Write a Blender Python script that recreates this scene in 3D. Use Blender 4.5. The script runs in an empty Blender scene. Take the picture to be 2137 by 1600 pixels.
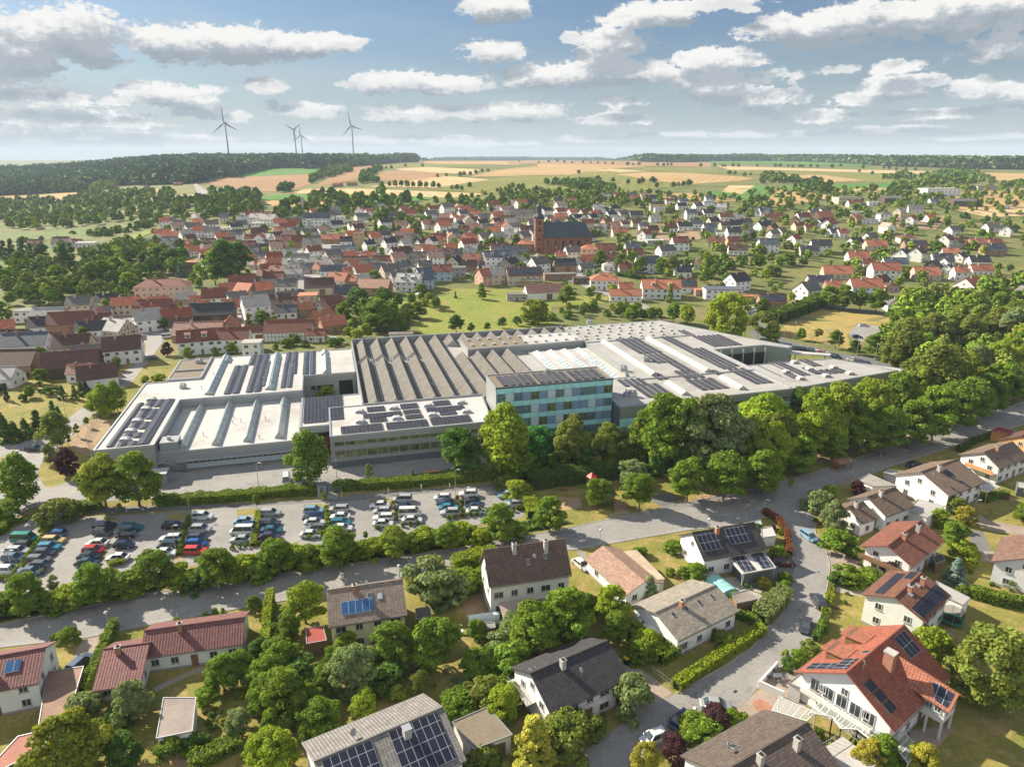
import bpy, bmesh, math, random
import numpy as np
from mathutils import Vector, Matrix
random.seed(7); rng = np.random.default_rng(11)
SC = bpy.context.scene; COL = SC.collection
rad = math.radians
# ------------------------------------------------------------ camera + terrain
F = 1450.; P = math.atan(468/1450.); H = 75.
TX = [-200, 330, 400, 520, 640, 760, 1000, 1500, 2400, 3300, 5000, 7000, 9000, 13000]
TZ = [0, 0, 2, 10, 20, 31, 39, 49, 60, 66, 45, 63, 62, 30]
_d = [(TZ[i+1]-TZ[i])/(TX[i+1]-TX[i]) for i in range(len(TX)-1)]
_m = [0.] + [0. if _d[i-1]*_d[i] <= 0 else 2*_d[i-1]*_d[i]/(_d[i-1]+_d[i]) for i in range(1, len(_d))] + [0.]
def sm(t): t = min(1, max(0, t)); return t*t*(3-2*t)
def terr(x, y):
    if y <= 330: return 0.
    a = x/y
    i = 0
    while i < len(TX)-2 and y > TX[i+1]: i += 1
    h = TX[i+1]-TX[i]; t = min(1, (y-TX[i])/h)
    e = (2*t**3-3*t*t+1)*TZ[i]+(t**3-2*t*t+t)*h*_m[i]+(-2*t**3+3*t*t)*TZ[i+1]+(t**3-t*t)*h*_m[i+1]
    f = 1-.64*sm((-a-.42)/.28)*(1-sm((y-3300)/2500))-.25*sm((-a-.12)/.3)*(1-sm((y-1200)/900))
    return e*f
def ray(px, py):
    u = (px-1068.5)/F; v = (py-800)/F
    return u, math.cos(P)-v*math.sin(P), -math.sin(P)-v*math.cos(P)
def U(px, py, z=0.):
    """point where the line of sight through a photo pixel meets height z above the terrain"""
    dx, dy, dz = ray(px, py)
    if dz < 0:
        t = (z-H)/dz
        if dy*t <= 330: return Vector((dx*t, dy*t, z))
    t = 300.; st = 10.
    while t < 12000:
        if H+dz*t < terr(dx*t, dy*t)+z: break
        t += st; st = max(10, t*.02)
    lo, hi = t-st*1.05, t
    for _ in range(22):
        m = (lo+hi)/2
        if H+dz*m < terr(dx*m, dy*m)+z: hi = m
        else: lo = m
    return Vector((dx*hi, dy*hi, terr(dx*hi, dy*hi)+z))
def proj(p):
    x, y, z = p; z -= H
    d = y*math.cos(P)-z*math.sin(P)
    if d < 1: return (-9999, -9999, d)
    up = y*math.sin(P)+z*math.cos(P)
    return (1068.5+F*x/d, 800-F*up/d, d)
REG = {'N1':(0,1000,.375),'N2':(550,1000,.375),'N3':(1050,1000,.375),'N4':(1537,1000,.375),
 'M1':(0,600,.28129),'M2':(550,600,.28129),'M3':(1050,600,.28129),'M4':(1537,600,.28129),'M5':(1480,640,.18753),
 'F1':(0,300,.25737),'F2':(530,300,.25737),'F3':(1060,300,.25737),'F4':(1587,300,.25737),
 'C1':(0,1050,.14065),'C2':(280,1030,.14065),'C3':(600,980,.14065),'C4':(850,980,.14065),'H1':(1580,1250,.21877),'P':(0,0,1)}
def c(k, x, y):
    a, b, s = REG[k]; return a+x*s, b+y*s
def G(k, x, y, z=0.): return U(*c(k, x, y), z)
def nums(s): return [float(t) for t in s.split()]
def pts(k, s, z=0.):
    n = nums(s); return [G(k, n[i], n[i+1], z) for i in range(0, len(n), 2)]
def pxs(k, s):
    n = nums(s); return [c(k, n[i], n[i+1]) for i in range(0, len(n), 2)]
def inpoly(x, y, poly):
    r = False; j = len(poly)-1
    for i in range(len(poly)):
        xi, yi = poly[i][0], poly[i][1]; xj, yj = poly[j][0], poly[j][1]
        if (yi > y) != (yj > y) and x < (xj-xi)*(y-yi)/(yj-yi)+xi: r = not r
        j = i
    return r
# ------------------------------------------------------------ materials
MATS = {}
class NT:
    def __init__(s, name):
        m = bpy.data.materials.new(name); m.use_nodes = True
        s.m = m; s.t = m.node_tree; s.n = s.t.nodes; s.l = s.t.links
        s.b = s.n['Principled BSDF']; MATS[name] = m
    def N(s, ty, **kw):
        n = s.n.new('ShaderNode'+ty)
        for k, v in kw.items():
            if hasattr(n, k): setattr(n, k, v)
            else: n.inputs[k].default_value = v
        return n
    def L(s, a, b): s.l.new(a, b)
    def noise(s, scale, vec=None, detail=4, rough=.6):
        n = s.N('TexNoise'); n.inputs['Scale'].default_value = scale; n.inputs['Detail'].default_value = detail; n.inputs['Roughness'].default_value = rough
        if vec is not None: s.L(vec, n.inputs['Vector'])
        return n.outputs['Fac']
    def ramp(s, fac, stops):
        r = s.N('ValToRGB'); e = r.color_ramp.elements
        while len(e) < len(stops): e.new(.5)
        for i, (p, col) in enumerate(stops):
            e[i].position = p; e[i].color = (*col, 1) if len(col) == 3 else col
        s.L(fac, r.inputs[0]); return r.outputs['Color']
    def mix(s, fac, a, b, mode='MIX'):
        m = s.N('MixRGB'); m.blend_type = mode
        for i, v in enumerate((fac, a, b)):
            if isinstance(v, (int, float)): m.inputs[i].default_value = v
            elif isinstance(v, tuple): m.inputs[i].default_value = (*v, 1)
            else: s.L(v, m.inputs[i])
        return m.outputs[0]
    def math(s, op, a, b=0.):
        m = s.N('Math'); m.operation = op
        for i, v in enumerate((a, b)):
            if isinstance(v, (int, float)): m.inputs[i].default_value = v
            else: s.L(v, m.inputs[i])
        return m.outputs[0]
    def bump(s, h, strength=.5, dist=.05):
        b = s.N('Bump'); b.inputs['Strength'].default_value = strength; b.inputs['Distance'].default_value = dist
        s.L(h, b.inputs['Height']); s.L(b.outputs[0], s.b.inputs['Normal'])
    def pos(s): return s.N('NewGeometry').outputs['Position']
    def obj(s): return s.N('TexCoord').outputs['Object']
    def uv(s): return s.N('TexCoord').outputs['UV']
    def ocol(s): return s.N('ObjectInfo').outputs['Color']
    def done(s, col=None, rough=.8, metal=0, spec=None):
        if col is not None:
            if isinstance(col, tuple): s.b.inputs['Base Color'].default_value = (*col, 1)
            else: s.L(col, s.b.inputs['Base Color'])
        if isinstance(rough, (int, float)): s.b.inputs['Roughness'].default_value = rough
        else: s.L(rough, s.b.inputs['Roughness'])
        s.b.inputs['Metallic'].default_value = metal
        if spec is not None: s.b.inputs['Specular IOR Level'].default_value = spec
        return s.m
def ground_mat(name, a, b, c3=None, s1=.05, s2=1.2, rough=.95, bumpd=.05):
    t = NT(name); p = t.pos()
    n1 = t.noise(s1, p, 5, .65); n2 = t.noise(s2, p, 5, .7)
    col = t.ramp(n1, [(.35, a), (.65, b)])
    if c3: col = t.mix(t.ramp(t.noise(s1*3.1, p, 3), [(.5, (0,0,0)), (.68, (1,1,1))]), col, c3)
    col = t.mix(.75, col, t.ramp(n2, [(.3, (.62,.62,.62)), (.7, (1.3,1.3,1.3))]), 'MULTIPLY')
    t.bump(n2, .6, bumpd); return t.done(col, rough, 0, .2)
ground_mat('grassland', (.085,.115,.028), (.17,.17,.055), (.20,.165,.07), .012, .35)
ground_mat('lawn', (.135,.15,.028), (.25,.205,.058), (.30,.225,.085), .09, 1.5)
ground_mat('meadow', (.15,.20,.03), (.22,.23,.045), (.24,.21,.06), .03, .6)
ground_mat('green_meadow', (.10,.15,.04), (.15,.18,.055), None, .01, .2)
ground_mat('dry_meadow', (.34,.24,.08), (.30,.24,.08), (.22,.19,.06), .05, .9)
ground_mat('bare_soil', (.26,.18,.11), (.33,.24,.15), None, .3, 2)
ground_mat('sand', (.34,.22,.125), (.40,.27,.165), None, .3, 3)
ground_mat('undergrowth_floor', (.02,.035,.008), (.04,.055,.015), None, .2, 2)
ground_mat('paving', (.26,.205,.165), (.33,.27,.22), None, .2, 3, .9, .02)
ground_mat('gravel', (.30,.27,.22), (.42,.38,.32), None, .5, 6)
def field_mat(name, a, b, fur, ang):
    t = NT(name); p = t.pos()
    mp = t.N('Mapping'); mp.inputs['Rotation'].default_value = (0, 0, rad(ang)); t.L(p, mp.inputs[0])
    w = t.N('TexWave'); w.inputs['Scale'].default_value = fur; w.inputs['Distortion'].default_value = 1.5; w.inputs['Detail'].default_value = 3; w.inputs['Detail Scale'].default_value=.3
    t.L(mp.outputs[0], w.inputs[0])
    col = t.ramp(t.noise(.004, p, 4), [(.35, a), (.65, b)])
    col = t.mix(.35, col, t.ramp(w.outputs['Fac'], [(.2, (.8,.8,.8)), (.8, (1.15,1.15,1.15))]), 'MULTIPLY')
    col = t.mix(.5, col, t.ramp(t.noise(.03, p, 5), [(.3, (.8,.82,.8)), (.7, (1.15,1.15,1.15))]), 'MULTIPLY')
    t.done(col, .95, 0, .1)
field_mat('wheat', (.34,.225,.10), (.41,.28,.135), .02, 20)
field_mat('stubble', (.42,.30,.15), (.48,.36,.20), .02, -15)
field_mat('ploughed', (.27,.165,.085), (.32,.20,.11), .03, 60)
field_mat('crop_green', (.07,.17,.035), (.10,.20,.045), .03, 80)
field_mat('pasture', (.15,.165,.045), (.20,.19,.06), .02, 10)
def asphalt(name, a, b, pat=.5):
    t = NT(name); p = t.pos()
    col = t.ramp(t.noise(.12, p, 5, .6), [(.3, a), (.7, b)])
    col = t.mix(pat, col, t.ramp(t.noise(1.7, p, 6, .75), [(.35, (.8,.8,.8)), (.65, (1.12,1.12,1.12))]), 'MULTIPLY')
    v = t.N('TexVoronoi'); v.feature = 'DISTANCE_TO_EDGE'; v.inputs['Scale'].default_value = .16
    dv = t.N('VectorMath'); dv.operation = 'ADD'; t.L(p, dv.inputs[0]); nn = t.N('TexNoise'); nn.inputs['Scale'].default_value = .8; t.L(p, nn.inputs[0]); t.L(nn.outputs['Color'], dv.inputs[1]); t.L(dv.outputs[0], v.inputs['Vector'])
    col = t.mix(t.ramp(v.outputs['Distance'], [(0, (.35,.35,.35)), (.012, (0,0,0))]), col, (.07,.07,.068))
    n = t.noise(.35, p, 3); col = t.mix(t.ramp(n, [(.60, (0,0,0)), (.64, (.28,.28,.28))]), col, (.10,.10,.10))
    t.done(col, .85, 0, .3)
asphalt('asphalt', (.205,.196,.182), (.27,.258,.24), .8); asphalt('asphalt_dark', (.12,.12,.12), (.17,.165,.16)); asphalt('asphalt_pale', (.23,.22,.205), (.29,.278,.26), .7)
def tile_mat(name, bw, rh, dark=.45, bd=.05, ox=.5):
    t = NT(name); uv = t.uv()
    br = t.N('TexBrick'); br.offset = ox
    for k, v in (('Scale',1.),('Brick Width',bw),('Row Height',rh),('Mortar Size',.035),('Mortar Smooth',.6),('Bias',0.)): br.inputs[k].default_value = v
    br.inputs['Color1'].default_value = (.8,.8,.8,1); br.inputs['Color2'].default_value = (1.2,1.2,1.2,1); br.inputs['Mortar'].default_value = (dark,dark,dark,1)
    t.L(uv, br.inputs['Vector'])
    col = t.mix(1., t.ocol(), br.outputs['Color'], 'MULTIPLY')
    col = t.mix(.6, col, t.ramp(t.noise(.6, t.pos(), 6, .7), [(.3, (.75,.75,.75)), (.7, (1.22,1.22,1.22))]), 'MULTIPLY')
    sx = t.N('SeparateXYZ'); t.L(uv, sx.inputs[0])
    saw = t.math('FRACT', t.math('DIVIDE', sx.outputs['Y'], rh))
    wv = t.math('SINE', t.math('MULTIPLY', sx.outputs['X'], 2*math.pi/bw))
    hgt = t.math('ADD', t.math('MULTIPLY', wv, .35), t.math('SUBTRACT', 1., saw))
    t.bump(hgt, .8, bd); t.done(col, .75, 0, .3)
tile_mat('roof_tiles', .42, .42, .5, .06, 0); tile_mat('flat_roof_tiles', .5, .36, .6, .02, .5)
def plain(name, amp=.12, rough=.8, sc=.8, ob=True, col=None, metal=0, spec=.3):
    t = NT(name); p = t.pos()
    base = t.ocol() if ob else col
    cc = t.mix(1., base, t.ramp(t.noise(sc, p, 6, .7), [(.3, (1-amp,)*3), (.7, (1+amp,)*3)]), 'MULTIPLY')
    t.bump(t.noise(sc*12, p, 3), .2, .01); return t.done(cc, rough, metal, spec)
plain('render', .07, .85, .5); plain('painted_metal', .05, .45, .4); plain('paint_matte', .1, .7, 1)
plain('weathered_sheet', .22, .8, .35)
plain('concrete', .15, .85, .6, False, (.38,.36,.33)); 
for nm_, c_ in (('white_membrane',(.41,.40,.38)),('grey_membrane',(.33,.32,.30))):
    t = NT(nm_); p_ = t.pos(); rt = t.N('Mapping'); rt.inputs['Rotation'].default_value = (0,0,rad(-14.8)); t.L(p_, rt.inputs[0])
    cc = t.mix(1., c_, t.ramp(t.noise(.07, p_, 8, .72), [(.34, (.74,.72,.68)), (.5, (1.,1.,1.)), (.7, (1.08,1.08,1.08))]), 'MULTIPLY')
    br = t.N('TexBrick'); br.offset = .5
    for k_, v_ in (('Scale',1.),('Brick Width',14.),('Row Height',2.1),('Mortar Size',.05),('Mortar Smooth',.3)): br.inputs[k_].default_value = v_
    br.inputs['Color1'].default_value = (.97,.97,.97,1); br.inputs['Color2'].default_value = (1.03,1.03,1.03,1); br.inputs['Mortar'].default_value = (.80,.79,.77,1); t.L(rt.outputs[0], br.inputs['Vector'])
    cc = t.mix(.9, cc, br.outputs['Color'], 'MULTIPLY')
    st = t.mix(t.ramp(t.noise(.35, p_, 5, .7), [(.62, (0,0,0)), (.72, (.35,.35,.35))]), cc, (.24,.21,.17)); t.done(st, .7, 0, .3)
plain('fibre_cement', .28, .9, .35, False, (.122,.114,.10)); plain('gravel_roof', .2, .95, 2.5, False, (.18,.15,.11)); plain('cladding', .05, .5, .3, False, (.30,.31,.31), .2)
plain('dark_cladding', .08, .6, .3, False, (.115,.13,.145), .1); plain('green_cladding', .08, .6, .3, False, (.22,.25,.21), 0); plain('steel', .08, .45, 1, False, (.42,.43,.44), .6)
plain('wood', .3, .8, 2, False, (.19,.11,.06)); plain('rubber', .1, .85, 2, False, (.02,.02,.02)); plain('maroon_door', .1, .6, 1, False, (.14,.02,.022)); plain('red_paint', .1, .5, 1, False, (.62,.03,.02))
plain('slate_blind', .04, .3, .3, False, (.20,.30,.44)); plain('blue_paint', .1, .5, 1, False, (.03,.22,.30))
plain('slate', .12, .6, .4, False, (.045,.06,.075)); plain('kerb_red', .1, .85, 1, False, (.30,.15,.10)); plain('orange_board', .1, .7, 1, False, (.55,.25,.09)); plain('turbine_paint', .04, .5, 1, False, (.16,.165,.17))
plain('yellow_paint', .1, .5, 1, False, (.62,.42,.03)); plain('blue_bin', .1, .5, 1, False, (.02,.12,.40)); plain('teal_paint', .1, .5, 1, False, (.0,.25,.16)); plain('gutter', .1, .6, 1, False, (.13,.11,.10))
for n_, c_ in (('pale',(.38,.24,.19)),('red',(.22,.065,.04)),('orange',(.44,.15,.08)),('dark',(.05,.052,.058)),('grey',(.14,.133,.122)),('brown',(.11,.062,.046))): plain('far_roof_'+n_, .2, .85, .3, False, c_)  # pale: red roof, sun glare mixed into its colour
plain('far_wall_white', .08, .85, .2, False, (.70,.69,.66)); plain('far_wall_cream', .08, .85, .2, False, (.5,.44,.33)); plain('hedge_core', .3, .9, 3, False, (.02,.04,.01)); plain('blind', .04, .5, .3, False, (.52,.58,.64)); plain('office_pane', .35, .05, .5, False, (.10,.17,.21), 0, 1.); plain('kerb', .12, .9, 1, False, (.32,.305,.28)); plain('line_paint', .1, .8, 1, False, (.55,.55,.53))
plain('dark_void', .1, .9, 1, False, (.02,.02,.022)); plain('brick', .25, .9, .8, False, (.33,.16,.10)); plain('sandstone', .18, .9, .4, False, (.24,.105,.072)); plain('plinth', .1, .9, 1, False, (.30,.29,.28))
def glass(name, col, rough=.06, spec=.9, var=.0):
    t = NT(name)
    cc = col
    if var: cc = t.mix(1., (*col,), t.ramp(t.noise(.5, t.pos(), 2), [(.35, (1-var,)*3), (.65, (1+var,)*3)]), 'MULTIPLY')
    t.done(cc, rough, 0, spec)
glass('glass', (.035,.045,.05), .05, 1.0, .4); glass('tinted_glass', (.10,.12,.05), .08, 1., .5); glass('aqua_glass', (.38,.74,.77), .12, .9, .08); glass('skylight_glass', (.36,.42,.41), .25, .8, .2)
glass('pale_dome', (.5,.5,.48), .3, .5, .05); glass('ridge_skylight', (.5,.47,.38), .4, .4, .05)
glass('pool_cover', (.25,.55,.50), .2, .6, .1); glass('tent', (.55,.62,.60), .3, .5, .1)
t = NT('clear_panel'); t.b.inputs['Alpha'].default_value = .16; t.done((.6,.68,.65), .08, 0, .8)
def panel_mat(name, pw, ph, cell, line):
    t = NT(name); uv = t.uv()
    br = t.N('TexBrick'); br.offset = 0.
    for k, v in (('Scale',1.),('Brick Width',pw),('Row Height',ph),('Mortar Size',.028),('Mortar Smooth',.1)): br.inputs[k].default_value = v
    br.inputs['Color1'].default_value = (*cell,1); br.inputs['Color2'].default_value = tuple(v*1.5 for v in cell)+(1,); br.inputs['Mortar'].default_value = (*line,1)
    t.L(uv, br.inputs['Vector']); t.done(br.outputs['Color'], .3, 0, .22)
panel_mat('solar_cells', 1.0, 1.65, (.018,.021,.035), (.42,.43,.45)); panel_mat('dark_solar_cells', 1.0, 1.65, (.016,.018,.028), (.10,.10,.12)); panel_mat('blue_collector', 1.1, 2.2, (.03,.09,.20), (.5,.5,.5)); panel_mat('roof_array_cells', 1.0, 1.65, (.028,.028,.034), (.17,.17,.18))
# leaves: colour from the plant (object colour) times a per-clump attribute
def leafmat(name, trans=.35):
    t = NT(name); at = t.N('Attribute'); at.attribute_name = 'tone'
    col = t.mix(1., t.ocol(), at.outputs['Color'], 'MULTIPLY')
    t.L(col, t.b.inputs['Base Color']); t.b.inputs['Roughness'].default_value = .75; t.b.inputs['Specular IOR Level'].default_value = .15
    tr = t.N('BsdfTranslucent'); t.L(t.mix(1., col, (1.3,1.25,.55), 'MULTIPLY'), tr.inputs['Color'])
    mx = t.N('MixShader'); mx.inputs[0].default_value = trans
    t.L(t.b.outputs[0], mx.inputs[1]); t.L(tr.outputs[0], mx.inputs[2]); t.L(mx.outputs[0], t.n['Material Output'].inputs['Surface'])
leafmat('leaves'); leafmat('needles', .15)
t = NT('stuff_leaves'); at = t.N('Attribute'); at.attribute_name = 'tone'; t.L(at.outputs['Color'], t.b.inputs['Base Color']); t.b.inputs['Roughness'].default_value = .8; t.b.inputs['Specular IOR Level'].default_value = .1
plain('bark', .3, .9, 2, False, (.13,.10,.075)); plain('birch_bark', .25, .9, 3, False, (.45,.43,.39))
t = NT('car_paint'); t.b.inputs['Coat Weight'].default_value = .6; t.b.inputs['Coat Roughness'].default_value = .08; t.done(t.ocol(), .3, .15, .5)
t = NT('net'); t.b.inputs['Alpha'].default_value = .45; t.done((.02,.02,.02), .9)
t = NT('headlamp'); t.done((.75,.76,.78), .1, 0, .8)
t = NT('taillamp'); t.done((.35,.01,.01), .2, 0, .6)
M = MATS
# ------------------------------------------------------------ mesh builder
class MB:
    def __init__(s): s.v = []; s.f = []; s.mi = []; s.mats = []
    def m(s, mat):
        if mat not in s.mats: s.mats.append(mat)
        return s.mats.index(mat)
    def face(s, vs, mat):
        n = len(s.v); s.v += [tuple(p) for p in vs]; s.f.append(tuple(range(n, n+len(vs)))); s.mi.append(s.m(mat)); return s
    def box(s, x0, y0, z0, x1, y1, z1, mat, top=None):
        a = [(x0,y0),(x1,y0),(x1,y1),(x0,y1)]; return s.prism(a, z0, z1, mat, top)
    def prism(s, poly, z0, z1, mat, top=None, bottom=True):
        n = len(poly); ar = sum(poly[i][0]*poly[(i+1)%n][1]-poly[(i+1)%n][0]*poly[i][1] for i in range(n))
        if ar < 0: poly = poly[::-1]
        zz = (lambda z, i: z[i] if isinstance(z, (list, tuple)) else z)
        for i in range(n):
            j = (i+1) % n
            s.face([(poly[i][0],poly[i][1],zz(z0,i)),(poly[j][0],poly[j][1],zz(z0,j)),(poly[j][0],poly[j][1],zz(z1,j)),(poly[i][0],poly[i][1],zz(z1,i))], mat)
        s.face([(poly[i][0],poly[i][1],zz(z1,i)) for i in range(n)], top or mat)
        if bottom: s.face([(poly[i][0],poly[i][1],zz(z0,i)) for i in range(n-1,-1,-1)], mat)
        return s
    def hull8(s, b, t, mat):   # b,t: 4 bottom + 4 top points (ccw from above)
        s.face(t, mat); s.face(b[::-1], mat)
        for i in range(4):
            j = (i+1) % 4; s.face([b[i], b[j], t[j], t[i]], mat)
        return s
    def slab(s, quad, th, mat, edge=None):
        """quad (ccw seen from its outer side) thickened inward by th"""
        a, b2, d = Vector(quad[0]), Vector(quad[1]), Vector(quad[-1])
        n = (b2-a).cross(d-a).normalized(); lo = [tuple(Vector(q)-n*th) for q in quad]
        s.face(quad, mat); s.face(lo[::-1], edge or mat)
        for i in range(len(quad)):
            j = (i+1) % len(quad); s.face([lo[i], lo[j], quad[j], quad[i]], edge or mat)
        return s
    def tube(s, p0, p1, r0, r1, mat, n=6, caps=True):
        p0 = Vector(p0); p1 = Vector(p1); d = (p1-p0).normalized(); a = d.orthogonal().normalized(); b = d.cross(a)
        A = [tuple(p0+(a*math.cos(2*math.pi*i/n)+b*math.sin(2*math.pi*i/n))*r0) for i in range(n)]
        B = [tuple(p1+(a*math.cos(2*math.pi*i/n)+b*math.sin(2*math.pi*i/n))*r1) for i in range(n)]
        for i in range(n):
            j = (i+1) % n; s.face([A[i], A[j], B[j], B[i]], mat)
        if caps: s.face(A[::-1], mat); s.face(B, mat)
        return s
    def bar(s, p0, p1, w, mat): return s.tube(p0, p1, w/2, w/2, mat, 4)
    def lathe(s, prof, mat, n=16, cx=0, cy=0, ph=0):
        for k in range(len(prof)-1):
            (r0, z0), (r1, z1) = prof[k], prof[k+1]
            for i in range(n):
                a, b = 2*math.pi*(i+ph)/n, 2*math.pi*(i+1+ph)/n
                q = [(cx+r0*math.cos(a),cy+r0*math.sin(a),z0),(cx+r0*math.cos(b),cy+r0*math.sin(b),z0),(cx+r1*math.cos(b),cy+r1*math.sin(b),z1),(cx+r1*math.cos(a),cy+r1*math.sin(a),z1)]
                if r0 < 1e-4: q = [q[0], q[2], q[3]]
                elif r1 < 1e-4: q = q[:3]
                s.face(q, mat)
        return s
    def mesh(s, name, smooth=False):
        me = bpy.data.meshes.new(name); me.from_pydata(s.v, [], s.f)
        for mt in s.mats: me.materials.append(M[mt])
        me.polygons.foreach_set('material_index', s.mi)
        uvl = me.uv_layers.new(name='UVMap'); uv = []
        for f in s.f:
            a = Vector(s.v[f[0]]); n = Vector((0,0,0))
            for i in range(1, len(f)-1): n += (Vector(s.v[f[i]])-a).cross(Vector(s.v[f[i+1]])-a)
            if n.length < 1e-12: n = Vector((0,0,1))
            n.normalize(); tt = Vector((-n.y, n.x, 0))
            if tt.length < .02: tt = Vector((1,0,0))
            tt.normalize(); bb = n.cross(tt)
            for i in f: p = Vector(s.v[i]); uv += [p.dot(tt), p.dot(bb)]
        uvl.data.foreach_set('uv', uv)
        if smooth: me.polygons.foreach_set('use_smooth', [True]*len(me.polygons))
        me.update(); return me
    def build(s, name, parent=None, smooth=False, color=None):
        return link(name, s.mesh(name, smooth), parent, color)
def link(name, me, parent=None, color=None):
    o = bpy.data.objects.new(name, me); COL.objects.link(o)
    if parent: o.parent = parent
    if color: o.color = (*color, 1)
    return o
def tag(o, label=None, cat=None, group=None, kind=None):
    if label: o['label'] = label
    if cat: o['category'] = cat
    if group: o['group'] = group
    if kind: o['kind'] = kind
    return o
def thing(name, label, cat, loc=(0,0,0), rz=0, group=None):
    o = bpy.data.objects.new(name, None); COL.objects.link(o); o.empty_display_size = .1
    o.location = loc; o.rotation_euler = (0,0,rz); return tag(o, label, cat, group)
ORD = ['first','second','third','fourth','fifth','sixth','seventh','eighth','ninth','tenth','eleventh','twelfth','thirteenth','fourteenth','fifteenth','sixteenth','seventeenth','eighteenth','nineteenth','twentieth']
def ordn(i):
    if i < 20: return ORD[i]
    tens = ['','','twenty','thirty','forty','fifty'][(i+1)//10]; r = (i+1) % 10
    return (tens+'-'+ORD[r-1]) if r else {'twenty':'twentieth','thirty':'thirtieth','forty':'fortieth','fifty':'fiftieth'}[tens]
FAM = {}
def fam(o, text): FAM.setdefault(text, []).append(o)
def finish_families():
    for text, os_ in FAM.items():
        os_.sort(key=lambda o: proj(o.location)[0])
        for i, o in enumerate(os_):
            if len(os_) == 1: o['label'] = text
            elif i == 0: o['label'] = text+', leftmost'
            elif i == len(os_)-1: o['label'] = text+', rightmost'
            else: o['label'] = f'{text}, {ordn(i)} from the left'
# ------------------------------------------------------------ ground
def axis(a, fine0, fine1, b, st):
    o = list(np.arange(fine0, fine1+.1, st)); v = fine1; s = st
    while v < b: s *= 1.25; v += s; o.append(v)
    v = fine0; s = st
    while v > a: s *= 1.25; v -= s; o.insert(0, v)
    return [float(t) for t in o]
XS = axis(-16000, -900, 1000, 16000, 25.); YS = axis(-400, -100, 2600, 16000, 25.)
def build_terrain():
    nx, ny = len(XS), len(YS)
    v = [(x, y, terr(x, y)) for y in YS for x in XS]
    f = [(j*nx+i, j*nx+i+1, (j+1)*nx+i+1, (j+1)*nx+i) for j in range(ny-1) for i in range(nx-1)]
    me = bpy.data.meshes.new('terrain'); me.from_pydata(v, [], f); me.materials.append(M['grassland'])
    me.polygons.foreach_set('use_smooth', [True]*len(f)); me.update()
    tag(link('terrain', me), 'green and dry grassland rising from the valley to the ridge', 'terrain', kind='structure')
build_terrain()
NLAY = [0]
def sheet(name, poly, mat, lay, label=None, cat=None):
    poly = [(p[0], p[1]) for p in poly]
    ar = sum(poly[i-1][0]*poly[i][1]-poly[i][0]*poly[i-1][1] for i in range(len(poly)))
    if ar < 0: poly = poly[::-1]
    NLAY[0] += 1
    dz = .004*lay+.0001*(NLAY[0] % 30)
    bm = bmesh.new(); vs = [bm.verts.new((x, y, 0)) for x, y in poly]; bm.faces.new(vs)
    y1 = max(p[1] for p in poly); x0 = min(p[0] for p in poly); x1 = max(p[0] for p in poly); y0 = min(p[1] for p in poly)
    if y1 > 330:
        bmesh.ops.triangulate(bm, faces=bm.faces[:])
        for no, vals, lo, hi in (((1,0,0), XS, x0, x1), ((0,1,0), YS, max(y0, 300), y1)):
            for q in vals:
                if lo < q < hi:
                    bmesh.ops.bisect_plane(bm, geom=bm.verts[:]+bm.edges[:]+bm.faces[:], plane_co=(q*no[0], q*no[1], 0), plane_no=no)
    for w in bm.verts:
        y = w.co.y; k = sm((y-300)/150)
        # sheets follow the terrain mesh, the gap growing with distance so that layers stay apart
        w.co.z = terr(w.co.x, y)+dz*(1+14*k)+.10*k+.35*sm((y-1000)/1500)
    bmesh.ops.recalc_face_normals(bm, faces=bm.faces[:])
    if bm.faces and sum(f.normal.z for f in bm.faces) < 0: bmesh.ops.reverse_faces(bm, faces=bm.faces[:])
    me = bpy.data.meshes.new(name); bm.to_mesh(me); bm.free(); me.materials.append(M[mat])
    o = link(name, me); tag(o, label or name.replace('_', ' '), cat or name.replace('_', ' '), kind='structure'); return o
def S(name, k, s, mat, lay, label=None, cat=None): return sheet(name, pts(k, s), mat, lay, label, cat)
sheet('lawn', [(-190,20),(190,20),(260,200),(200,215),(60,170),(-30,150),(-130,150),(-190,120)], 'lawn', 1, 'patchy green and straw coloured lawns around the foreground houses')
sheet('lawn', [(-190,135),(-97,135),(-96,200),(-118,215),(-120,260),(-200,260)], 'lawn', 2, 'lawn west of the factory beside the street')
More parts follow.
